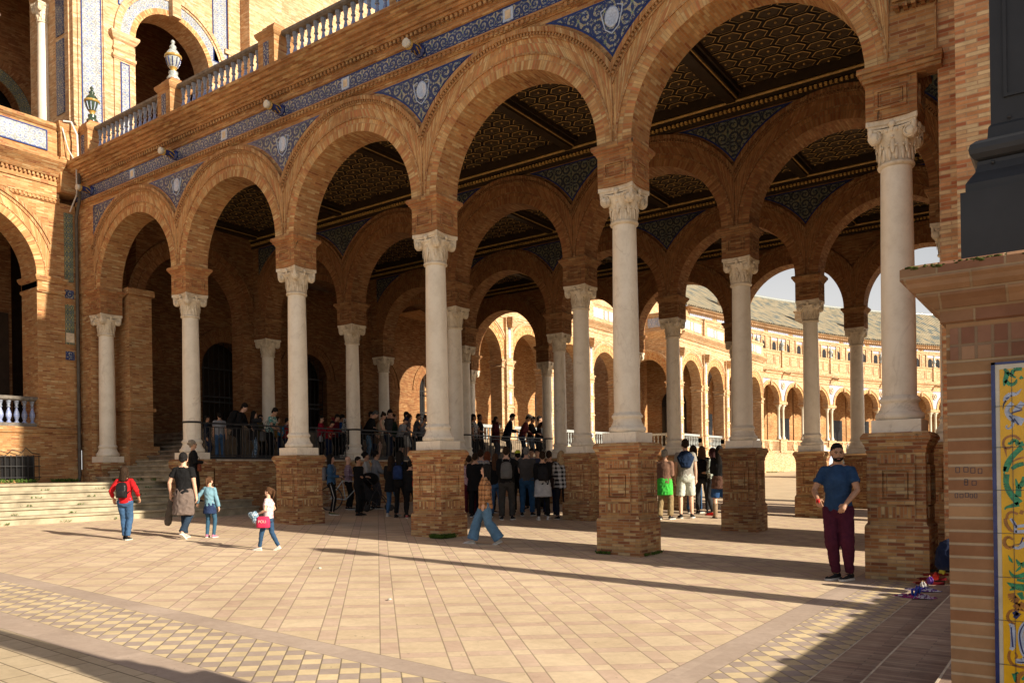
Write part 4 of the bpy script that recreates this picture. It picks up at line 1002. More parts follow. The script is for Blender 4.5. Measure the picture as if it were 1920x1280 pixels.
chain(gF, ptsF, gal_meshes(4.08, True), 4.08, None)
# roof following the curve
bp = [(-25.2,40),(-25.2,50),(-25.0,56)] + ptsF
def off(P, k, d):
    a = Vector(P[max(k-1,0)]); b = Vector(P[min(k+1,len(P)-1)]); t = (b-a).normalized(); return Vector(P[k]) + Vector((-t.y, t.x))*d
m = MB(); rows = []; L = [0]
for k in range(1, len(bp)): L.append(L[-1] + (Vector(bp[k])-Vector(bp[k-1])).length)
G = []
for (d, z) in ((1.05,13.06),(4.0,14.9),(7.5,17.1),(9.5,18.3)):
    G.append([(off(bp,k,d).x, off(bp,k,d).y, z) for k in range(len(bp))])
m.grid(G, 0, uv=lambda i, j: (L[min(j,len(L)-1)], i*3.6), sm=False)
rf = m.build('roof', M['roof_tile'], gF, True)
FO = Vector(gF.location)
m = MB(); P = [(off(bp,k,9.5).x, off(bp,k,9.5).y, 18.36) for k in range(len(bp))]; m.tube(P, .16, 6); m.v = [p - FO for p in m.v]; m.build('ridge', M['ceramic_pale'], rf)
m = MB(); q = 0
for k in range(len(bp)-1):
    a, b = off(bp,k,1.0), off(bp,k+1,1.0); n = int((b-a).length/.3)
    for s in range(n):
        c = a + (b-a)*s/n; m.box(c.x-.07,c.x+.07,c.y-.07,c.y+.07,13.0,13.12)
m.v = [p - FO for p in m.v]; m.build('eaves_tile', M['roof_tile'], rf)
m = MB(); m.grid([[(off(bp,k,1.5).x, off(bp,k,1.5).y, z) for k in range(4)] for z in (8, 13.05)], 0, sm=False); m.build('upper_wall', M['brick_far'], gF, True)
for k in (1, 3, 5, 8, 10, 12):
    c = off(bp, k, 3.2); d = MB(); d.rstack(c.x-.45, c.x+.45, c.y-.45, c.y+.45, [(0,13.5),(0,15.3),(.1,15.35),(.1,15.5),(-.3,15.8)]); d.v = [p - FO for p in d.v]; dm = d.build('dormer', M['brick_far'], rf)
    d = MB(); d.lathe([(.2,15.8),(.12,15.95),(.16,16.1),(.05,16.25),(.015,16.6),(.01,18.0)], 8, (c.x,c.y,0)); d.v = [p - FO for p in d.v]; d.build('finial', M['ceramic_pale'], dm)
# tiled bench alcoves at the foot of the crescent
for n_, (bx, by, lb) in enumerate([(-14.3, 57.5, 'white glazed bench alcove with pictorial tile back, seen left of the far pier'), (-12.6, 62.5, 'pale tiled bench alcove with blue ends, partly hidden behind the far pier')]):
    b0 = empty('tiled_bench', (bx, by, gz(bx, by)), R(62), lb, 'bench', 'tiled alcove benches across the plaza')
    m = MB(); m.box(-1.6,1.6,-.9,.2,0,.25); m.rstack(-1.5,1.5,-.8,0,[(0,.25),(0,.55),(.05,.6),(.05,.68)]); m.build('seat', M['plaster'], b0)
    m = MB(); m.box(-1.5,1.5,.0,.3,.68,2.1); m.build('backrest', M['brick_far'], b0)
    m = MB(); m.box(-1.2,1.2,-.03,0,.8,1.95); m.build('tile_picture', M['far_tile'], b0)
    for s in (-1,1):
        m = MB(); m.rstack(s*1.65-.2,s*1.65+.2,-.8,.3,[(.0,0),(0,1.5),(.06,1.55),(.06,1.65),(-.05,1.7)]); m.lathe([(.12,1.7),(.06,1.8),(.14,2.0),(.05,2.2),(.01,2.4)],10,(s*1.65,-.3,0)); m.build('end_post', M['ceramic_pale'], b0)
# ================================================================ steps on the right
rs = empty('terrace_steps', (-1.0, 6, gz(-1)), 0, 'long low brick-paved steps running away from the camera at the lower right', 'steps')
for k, (u, z) in enumerate(((-1.45,-1.355),(-1.03,-1.205),(-.60,-1.055),(-.18,-.905))):
    m = MB(); m.T = ROT; m.extr([(-6,z-.6),(-u,z-.6),(-u,z-.004),(-u-.004,z),(-6,z)], -3, 10.27) if k == 3 else m.extr([(-u-.46,z-.6),(-u,z-.6),(-u,z-.004),(-u-.004,z),(-u-.46,z)], -3, 10.27)
    m.uv = [[(b_, a_) for a_, b_ in q] for q in m.uv]; m.build('step', M['step_paver'], rs, True)
    nm = MB(); nm.box(u, u+.012, -3, 10.27, z-.05, z+.002); nm.build('nosing', M['stone_sill'], rs, True)
# low parapet further right throws the long shadow over the steps
pw = empty('parapet_wall', (1.15, 7.2, -.9), 0, 'low brick parapet along the right edge of the terrace steps', 'wall')
m = MB(); m.rstack(1.0, 1.3, 4.6, 10.2, [(.05,-.9),(.03,-.7),(.0,-.68),(0,-.42),(.06,-.36),(.06,-.28)]); m.build('wall', M['brick'], pw, True)
m = MB()
for k in range(5): m.rstack(1.03, 1.27, 5.2+1.15*k, 5.42+1.15*k, [(0,-.28),(0,-.22),(-.04,-.18)])
m.build('cap_stone', M['brick'], pw, True)

# ================================================================ pedestal with painted tiles
pe = empty('lamp_pedestal', (-.06, 3.27, -1.05), 0, 'square brick pedestal with mossy moulded coping and yellow painted tile panel', 'pedestal')
PO = Vector(pe.location); X0, X1, Y0, Y1 = -.37, .27, 3.05, 3.49
m = MB(); m.rstack(X0, X1, Y0, Y1, [(0,-1.6),(0,.475)]); m.build('body', M['pedestal_brick'], pe, True)
m = MB(); m.rstack(X0, X1, Y0, Y1, [(.0,.475),(.016,.48),(.016,.515),(.03,.525),(.05,.545),(.075,.56),(.078,.575),(.10,.59),(.105,.605),(.120,.615),(.120,.652),(.10,.665)])
cp = m.build('coping', M['coping_brick'], pe, True)
m = MB(); random.seed(3)
for k in range(150):
    t = random.random(); x = X0-.11 + t*(X1-X0+.2); z = .652 + random.uniform(-.004,.006); m.ell((x, Y0-.118+random.uniform(-.003,.02), z), (random.uniform(.004,.014),.006,random.uniform(.002,.006)), 5, 4)
m.v = [p - PO for p in m.v]; o_ = m.build('moss', M['moss'], cp); tag(o_, kind='stuff')
# soldier band and frame round the panel
px0 = -.241; pz = .333
m = MB(); m.box(X0+.012, X1-.012, Y0-.006, Y0+.01, .352, .458)
m.build('soldier_course', M['soldier_brick'], pe, True)
# tile panel (flat painted tiles at their real place)
PV = Y0 - .004
def flat(m, P, d, mi=0, uv=None): m.face([(x, PV - d, z) for x, z in P], mi, uv)
tp = MB(); tp.box(px0, X1-.13, PV-.006, PV+.01, -1.05, pz); tpo = tp.build('tile_panel', M['tile_white'], pe, True)
m = MB(); m.box(px0, px0+.0115, PV-.0075, PV, -1.05, pz); m.box(px0, X1-.13, PV-.0075, PV, pz-.008, pz); m.v = [p - PO for p in m.v]; m.build('blue_border', M['tile_blue'], tpo)
m = MB(); m.box(px0+.0235, X1-.16, PV-.0075, PV, -1.02, pz-.024); m.v = [p - PO for p in m.v]; m.build('yellow_ground', M['tile_yellow'], tpo)
def stroke(m, P, w, d, mi=0):
    """painted ribbon of varying width"""
    n = len(P)
    for k in range(n-1):
        (x0,z0),(x1,z1) = P[k], P[k+1]; L = math.hypot(x1-x0, z1-z0) or 1e-6; nx, nz = -(z1-z0)/L, (x1-x0)/L
        a, b = (w[k], w[k+1]) if isinstance(w, list) else (w, w)
        flat(m, [(x0-nx*a,z0-nz*a),(x1-nx*b,z1-nz*b),(x1+nx*b,z1+nz*b),(x0+nx*a,z0+nz*a)], d, mi)
def curl(cx, cz, r, a0, turns, n=22, k=.75): return [(cx + r*(1-k*i/n)*math.cos(a0+turns*2*math.pi*i/n), cz + r*(1-k*i/n)*math.sin(a0+turns*2*math.pi*i/n)) for i in range(n+1)]
# coordinates below: s to the right from the yellow edge, z up, metres
E0 = px0 + .034
mg_, mo_, mb_, mw_, mk_ = MB(), MB(), MB(), MB(), MB()
random.seed(5)
def acanthus(cx, cz, L, ang, sgn, bend=.9):
    P = []; a = ang; x, z = cx, cz; n = 14
    for i in range(n+1):
        P.append((x, z)); x += L/n*math.cos(a); z += L/n*math.sin(a); a += sgn*bend/n
    stroke(mk_, P, [.0145*math.sin(math.pi*(i+1)/(n+2))+.001 for i in range(n+1)], .0072)
    stroke(mg_, P, [.0125*math.sin(math.pi*(i+1)/(n+2)) for i in range(n+1)], .0080)
    for i in range(2, n-1, 2):
        (x0,z0) = P[i]; aa = ang + sgn*bend*i/n
        for s in (-1, 1):
            b = aa + s*1.0; l = L*.24*math.sin(math.pi*(i+2)/(n+3)); Q = [(x0+l*t*math.cos(b - s*.7*t), z0+l*t*math.sin(b - s*.7*t)) for t in (0,.33,.66,1)]
            stroke(mk_, Q, [.009,.0095,.007,.001], .0074); stroke(mg_, Q, [.007,.0078,.0052,.0], .0084)
Zr = lambda y: (870.5 - y)*2.62/1502
def SX(x): # pixel column of the photograph measured once -> metres on the panel plane
    d = ray(x, 900); return d.x*PV/d.y
def ZA(z): return (1850 + z[0]/4.27, 670 + z[1]/4.27)
def ZB(z): return (1850 + z[0]/4.13, 970 + z[1]/4.13)
def paint(cv, P, w, mm, depth=.0080):
    """smooth painted stroke with a dark outline; widths in crop pixels"""
    Q, W_ = [], []
    for k in range(len(P)-1):
        p0, p1, p2, p3 = P[max(k-1,0)], P[k], P[k+1], P[min(k+2, len(P)-1)]
        for q in range(4):
            t = q/4; f_ = lambda a, b, c, d: .5*((2*b) + (-a+c)*t + (2*a-5*b+4*c-d)*t*t + (-a+3*b-3*c+d)*t**3)
            Q.append((f_(p0[0],p1[0],p2[0],p3[0]), f_(p0[1],p1[1],p2[1],p3[1]))); W_.append(w[k]*(1-t) + w[k+1]*t)
    Q.append(P[-1]); W_.append(w[-1]); k_ = .66/4.2*2.62/1502
    M_ = [(SX(cv(q)[0]), Zr(cv(q)[1])) for q in Q]
    if depth < .0085: stroke(mk_, M_, [x*k_ + .0009 for x in W_], .0073)
    stroke(mm, M_, [x*k_ for x in W_], depth)
for P, w in (([(150,100),(175,125),(160,190),(150,235)],[8,26,24,4]),([(160,190),(200,225),(240,215),(252,185)],[20,22,18,6]),([(175,125),(210,150),(230,112),(295,110)],[16,22,20,18]),([(210,150),(245,175)],[16,8]),([(275,185),(299,170)],[10,24]),
 ([(175,685),(200,690),(212,668),(240,665),(258,700),(299,690)],[14,16,20,20,26,28]),([(285,720),(240,760),(200,800),(170,850),(150,910)],[30,28,30,34,28]),([(299,850),(250,860),(200,890)],[22,26,18]),([(150,870),(138,940)],[20,2]),([(160,930),(155,1000),(175,1060),(210,1110),(260,1160)],[32,28,32,36,42]),([(232,965),(250,1030),(290,1000),(299,950)],[4,24,30,16]),([(255,1030),(250,1110)],[26,32]),([(255,1165),(190,1182),(150,1195),(142,1212)],[30,20,12,6])): paint(ZA, P, w, mg_)
for P, w in (([(290,262),(250,300),(200,302),(165,330),(150,355)],[2,18,26,28,10]),([(215,370),(175,410),(175,450),(205,485),(250,505),(299,525)],[22,24,28,36,42,44]),([(215,500),(212,550),(180,572),(160,555),(175,543)],[18,14,10,9,5]),([(299,370),(260,410),(225,440)],[28,30,18])): paint(ZA, P, w, mw_)
for P, w in (([(200,455),(240,440),(292,430)],[5,9,6]),([(230,398),(290,420)],[5,5]),([(165,335),(192,322)],[8,5]),([(225,490),(262,545)],[6,8]),([(190,470),(230,520)],[8,5])): paint(ZA, P, w, mb_, .0088)
paint(ZA, [(165,350),(146,375),(138,420)], [11,9,1], mk_)
for P, w in (([(272,662),(235,632),(190,630),(150,650),(136,690),(150,720),(185,725),(202,708)],[10,15,14,13,13,13,13,6]),([(150,722),(162,795)],[16,1]),([(299,800),(250,812),(205,835)],[10,10,5]),([(245,1245),(200,1228),(165,1245),(155,1285)],[14,14,14,16]),([(262,1225),(290,1235)],[24,24])): paint(ZA, P, w, mo_)
for P, w in (([(140,0),(145,40),(175,85),(200,100)],[18,20,18,8]),([(196,160),(160,140),(130,165),(135,205),(170,225),(202,205)],[10,17,20,22,20,10]),([(175,570),(190,610),(232,630)],[34,44,38]),([(200,650),(240,672),(275,640)],[32,44,32]),([(289,700),(230,690),(170,705),(145,745),(160,785),(205,802)],[9,12,14,17,17,8]),([(160,1010),(150,1060),(175,1110),(230,1125),(289,1130)],[11,17,17,14,12]),([(198,1018),(217,1048),(195,1066)],[9,9,6]),([(289,1160),(240,1180),(215,1230),(225,1285)],[19,22,22,22])): paint(ZB, P, w, mo_)
for P, w in (([(158,280),(175,315),(192,338)],[2,16,2]),([(218,308),(250,350),(289,345)],[4,28,34]),([(213,404),(250,370)],[4,18]),([(163,393),(185,430),(220,440),(289,420)],[2,18,22,28]),([(222,465),(289,470)],[14,24]),([(143,488),(190,510),(240,520),(289,520)],[2,30,40,42]),([(163,548),(200,530)],[3,26]),([(240,560),(267,612)],[32,16]),([(190,1180),(200,1245)],[28,10]),([(200,1182),(222,1168)],[14,8]),([(250,1222),(289,1180)],[12,18])): paint(ZB, P, w, mg_)
for P, w in (([(180,0),(215,50),(215,108)],[14,18,14]),([(215,62),(289,50)],[16,18]),([(215,100),(289,95)],[18,18]),([(190,215),(240,222),(289,182)],[12,18,28]),([(165,800),(185,840),(185,960),(168,1002)],[18,30,28,18]),([(289,785),(255,830),(240,900),(255,1000),(289,1055)],[26,26,24,24,26]),([(200,1082),(250,1082),(289,1060)],[24,32,38]),([(305,830),(298,920),(305,1010)],[36,50,36])): paint(ZB, P, w, mw_)
for P, w in (([(200,200),(250,190),(275,140)],[3,5,9]),([(190,730),(230,715),(200,757)],[24,30,20]),([(172,830),(182,980)],[6,8]),([(278,788),(240,860),(240,930),(260,1010),(289,1045)],[4,7,8,7,4]),([(190,0),(222,60)],[5,8]),([(215,1090),(270,1088)],[6,8])): paint(ZB, P, w, mb_, .0088)
for mm, nm, mt in ((mk_,'painted_outline','tile_outline'),(mg_,'painted_leaves','tile_green'),(mo_,'painted_scrolls','tile_ochre'),(mw_,'painted_strapwork','tile_paleblue'),(mb_,'painted_shading','tile_blue')):
    if mt == 'tile_outline': plain('tile_outline', (.03,.035,.07), .25, .5, .2, bump=0)
    mm.v = [p - PO for p in mm.v]; mm.build(nm, M[mt], tpo)
m = MB()
for y in (762, 917.5, 997.5, 1079, 1159, 1241, 838): m.box(px0, X1-.13, PV-.0092, PV-.001, Zr(y)-.0007, Zr(y)+.0007)
m.box(SX(1899), SX(1899)+.0012, PV-.0092, PV-.001, -1.02, pz-.03)
m.v = [p - PO for p in m.v]; m.build('tile_joints', M['tile_outline'], tpo)
# scratched marks on three bricks
m = MB()
def sq(x, y, w_, h_):
    a, b, c, d = SXf(x), SXf(x+w_), Zr(y), Zr(y+h_)
    for P in (((a,c),(b,c)),((b,c),(b,d)),((b,d),(a,d)),((a,d),(a,c))): 
        (x0,z0),(x1,z1) = P; L = math.hypot(x1-x0,z1-z0); nx, nz = -(z1-z0)/L*.0009, (x1-x0)/L*.0009
        m.face([(x0-nx,Y0-.0012,z0-nz),(x1-nx,Y0-.0012,z1-nz),(x1+nx,Y0-.0012,z1+nz),(x0+nx,Y0-.0012,z0+nz)])
def SXf(x): d = ray(x, 900); return d.x*Y0/d.y
for (x, y, w_, h_) in ((1792,874,7,10),(1807,874,8,9),(1820,875,8,10),(1834,877,7,9),(1808,897,6,5),(1808,902,6,6),(1822,900,8,8),(1790,924,5,8),(1799,925,6,7),(1809,923,6,8),(1818,925,5,7),(1826,924,5,8)): sq(x, y, w_, h_)
m.build('scratched_marks', M['tile_outline'], pe, True)

# ---- iron lamp base on the pedestal
lp = empty('street_lamp', (-.10, 3.27, .665), 0, 'dark grey cast iron lamp post with square moulded foot standing on the mossy pedestal', 'lamp post')
m = MB(); c0, c1 = -.10, 3.27
m.rstack(c0, c0, c1, c1, [(.222,.665),(.222,.905),(.208,.908),(.208,.935),(.196,.955),(.182,.975),(.176,1.0),(.176,1.012)], 0)
m.build('foot', M['iron_lamp'], lp, True)
m = MB(); m.rstack(c0, c0, c1, c1, [(.166,1.012),(.185,1.02),(.196,1.035),(.199,1.05),(.194,1.068),(.178,1.082),(.155,1.09)], 0); m.build('moulded_ring', M['iron_lamp'], lp, True)
m = MB(); m.rstack(c0, c0, c1, c1, [(.148,1.09),(.145,1.13),(.138,1.14),(.138,2.2),(.16,2.25),(.17,2.3),(.1,2.4)], 0)
for (a,b,d,e) in ((-.10,-.09,1.22,2.1),(.09,.10,1.22,2.1),(-.09,.09,1.22,1.23),(-.09,.09,2.09,2.1)): m.box(c0+a,c0+b,c1-.146,c1-.13,d,e)
m.build('shaft', M['iron_lamp'], lp, True)
m = MB()
for (x, z) in ((-.13,1.0),(-.02,.98),(-.085,1.15),(.09,1.3),(.085,1.75)): m.ell((c0+x, c1-.146 if z > 1.09 else c1-.182, z), (.006,.006,.006), 6, 4)
m.lathe([(.07,2.4),(.06,3.2),(.05,4.5),(.045,5.2),(.07,5.25),(.04,5.3)], 12, (c0,c1,0)); m.build('column', M['iron_lamp'], lp, True)
m = MB(); m.lathe([(.05,5.3),(.2,5.4),(.26,5.8),(.12,5.95),(.02,6.1)], 12, (c0,c1,0)); m.build('lantern', M['ceramic_white'], lp, True)
# a second lamp post beyond the right edge of the photograph, known by its long shadow
l2 = empty('street_lamp', (3.2, 9.45, -1.2), 0, 'tall iron lamp post by the corner, outside the view, shadow across the paving', 'lamp post')
m = MB(); m.lathe([(.36,-.9),(.36,-.2),(.28,0),(.24,.6),(.20,2.2),(.15,3.7),(.02,4.1)], 12, (3.2,9.45,0)); m.build('column', M['iron_lamp'], l2, True)
m = MB(); m.lathe([(.05,4.0),(.2,4.1),(.25,4.5),(.05,4.7)], 10, (3.2,9.45,0)); m.build('lantern', M['ceramic_white'], l2, True)
# ================================================================ people
BAKE = []
FABC = {}
def fab(c, kind='plain', c2=None, c3=None, per=.09, rough=.9):
    key = (c, kind, c2, c3, per)
    if key in FABC: return FABC[key]
    t = NT('fabric', rough, .15); p = t.obj(); n = t.noise(p, 7, 5, .7)
    base = t.mix(t.ramp(n, [(.3, 0.0), (.7, 1.0)]), tuple(x*.72 for x in c), tuple(min(1, x*1.2) for x in c))
    X, Y, Z = t.sep(p)
    if kind == 'plaid':
        def band(v, P, lo, hi, o=0.0): f = t.m('FRACT', t.m('DIVIDE', t.m('ADD', v, 5.0+o), P)); return t.m('MULTIPLY', t.m('GREATER_THAN', f, lo), t.m('LESS_THAN', f, hi))
        hx = t.m('ADD', X, t.m('MULTIPLY', Y, .9))
        a = band(hx, per, .0, .22); b = band(Z, per, .0, .22); a2 = band(hx, per, .55, .66); b2 = band(Z, per, .55, .66)
        base = t.mix(t.m('MULTIPLY', t.m('MAXIMUM', a, b), .75), base, c2); base = t.mix(t.m('MULTIPLY', t.m('MAXIMUM', a2, b2), .6), base, c3 or c2)
    if kind == 'check':
        hx = t.m('ADD', X, t.m('MULTIPLY', Y, .9)); f1 = t.m('GREATER_THAN', t.m('FRACT', t.m('DIVIDE', t.m('ADD', hx, 5.0), per)), .5); f2 = t.m('GREATER_THAN', t.m('FRACT', t.m('DIVIDE', Z, per)), .5)
        base = t.mix(t.m('MULTIPLY', t.m('ADD', f1, f2), .5), base, c2)
    if kind == 'floral':
        v = t.noise(p, 28, 2, .5, 1.0); base = t.mix(t.ramp(v, [(.5, 0.0), (.54, 1.0)]), base, c2); w_ = t.noise(p, 19, 2, .5, .6)
        if c3: base = t.mix(t.ramp(w_, [(.58, 0.0), (.61, 1.0)]), base, c3)
    t.col(base); t.bump(t.noise(p, 60, 3), .25, .003); FABC[key] = t.mat; return t.mat
SK = {}
def skin(c):
    if c not in SK:
        t = NT('skin', .5, .4); n = t.noise(t.obj(), 12, 3); t.col(t.mix(t.ramp(n, [(.3, 0.0), (.7, 1.0)]), tuple(x*.85 for x in c), tuple(x*1.08 for x in c)))
        t.b.inputs['Subsurface Weight'].default_value = .06; t.b.inputs['Subsurface Radius'].default_value = (.02,.008,.004); SK[c] = t.mat
    return SK[c]
HR = {}
def hairm(c):
    if c not in HR:
        t = NT('hair', .75, .12); X, Y, Z = t.sep(t.obj()); n = t.noise(t.comb(t.m('MULTIPLY', X, 6.0), t.m('MULTIPLY', Y, 6.0), t.m('MULTIPLY', Z, .8)), 22, 3)
        t.col(t.mix(t.ramp(n, [(.35, 0.0), (.65, 1.0)]), tuple(x*.5 for x in c), tuple(x*1.5 for x in c))); t.bump(n, .5, .006); HR[c] = t.mat
    return HR[c]
SKL, SKT, SKB, SKD = (.62,.37,.26), (.53,.30,.19), (.42,.23,.14), (.22,.11,.07)
BLK, DBR, BRN, GRY, BLD = (.012,.010,.009), (.03,.017,.010), (.075,.036,.018), (.30,.27,.24), (.36,.25,.13)
plain('eye_dark', (.02,.015,.012), .3, .5, .1, bump=0); plain('lip', (.30,.10,.08), .5, .4, .1, bump=0); plain('sole_white', (.60,.58,.54), .6); plain('sole_black', (.02,.02,.02), .7)

def ik(a, t, L1, L2, hint):
    a, t = Vector(a), Vector(t); d = t - a; L = min(d.length, (L1+L2)*.995); u = d.normalized(); t = a + u*L
    x = (L1*L1 - L2*L2 + L*L)/(2*L); h = math.sqrt(max(0, L1*L1 - x*x)); hp = Vector(hint); hp = hp - u*hp.dot(u)
    if hp.length < 1e-4: hp = Vector((0,1,0))
    return a + u*x + hp.normalized()*h, t
def ltube(m, P, r, n=10, mi=0):
    """capsule-ended limb"""
    P = [Vector(p) for p in P]; d0 = (P[0]-P[1]).normalized(); d1 = (P[-1]-P[-2]).normalized()
    Q = [P[0]+d0*r[0]*.85, P[0]+d0*r[0]*.5] + P + [P[-1]+d1*r[-1]*.5, P[-1]+d1*r[-1]*.85]
    rr = [r[0]*.35, r[0]*.8] + list(r) + [r[-1]*.8, r[-1]*.35]; m.tube(Q, rr, n, mi)
def bez(a, b, c, n=5): return [Vector(a)*(1-t)**2 + Vector(b)*2*t*(1-t) + Vector(c)*t*t for t in [k/n for k in range(n+1)]]
def loftz(m, T, secs, n=18, mi=0, sq=.0):
    """stack of ellipses (z, rx, ry[, cx, cy]) in the frame T"""
    G = []
    for s in secs:
        z, rx, ry = s[:3]; cx, cy = (s[3], s[4]) if len(s) > 3 else (0, 0); row = []
        for k in range(n):
            a = 2*math.pi*k/n; ca, sa = math.cos(a), math.sin(a); e = 1 + sq*(abs(ca*sa)*2)**2
            row.append(T @ Vector((cx + rx*ca*e, cy + ry*sa*e, z)))
        G.append(row)
    m.grid(G, mi, cu=True); m.face(list(reversed(G[0])), mi); m.face(G[-1], mi)
def finish(o, vox, wr=0.0, sc=9, seed=0, zs=.5, smooth=2):
    md = o.modifiers.new('r', 'REMESH'); md.mode = 'VOXEL'; md.voxel_size = vox
    if smooth: s = o.modifiers.new('s', 'SMOOTH'); s.factor = .5; s.iterations = smooth
    BAKE.append((o, wr, sc, seed, zs))
def closed(m, name, mat, parent, S):
    me = m.mesh(name, mat); bm = bmesh.new(); bm.from_mesh(me); bmesh.ops.remove_doubles(bm, verts=bm.verts, dist=1e-5); bmesh.ops.recalc_face_normals(bm, faces=bm.faces)
    bmesh.ops.scale(bm, vec=(S,S,S), verts=bm.verts); bm.to_mesh(me); bm.free()
    o = bpy.data.objects.new(name, me); C.objects.link(o); o.parent = parent; return o

def hand(m, w, d, pn, curl, right, S=1.0):
    """palm + four fingers + thumb; w wrist, d direction, pn palm normal"""
    d = d.normalized(); pn = (pn - d*pn.dot(d)).normalized(); sd = d.cross(pn)*(1 if right else -1)   # towards the thumb
    ltube(m, [w - d*.02, w + d*.02, w + d*.05, w + d*.078], [.024,.026,.030,.026], 8)
    for s in (-.02, .0, .02): ltube(m, [w + sd*s + d*.02, w + sd*s*1.25 + d*.083], [.014,.0125], 6)
    for k, L in enumerate((.070,.078,.072,.056)):
        s = .030 - .0195*k; b = w + sd*s + d*.082; a = curl*(.75 + .12*k); P = [b - d*.02, b]; dr = d.copy(); x = b
        for q in range(3):
            ang = a*(q+1)*.62; dr = d*math.cos(ang) + pn*math.sin(ang); x = x + dr*L/3; P.append(x)
        ltube(m, P, [.0105,.0098,.009,.0085,.0078], 6)
    b = w + sd*.022 + d*.022; ltube(m, [b, b + (sd*.8 + d*.6 + pn*.2).normalized()*.035, b + (sd*.8+d*.6+pn*.2).normalized()*.035 + (d*.9 + sd*.15 + pn*(.3+.5*curl)).normalized()*.036], [.0135,.0115,.009], 6)

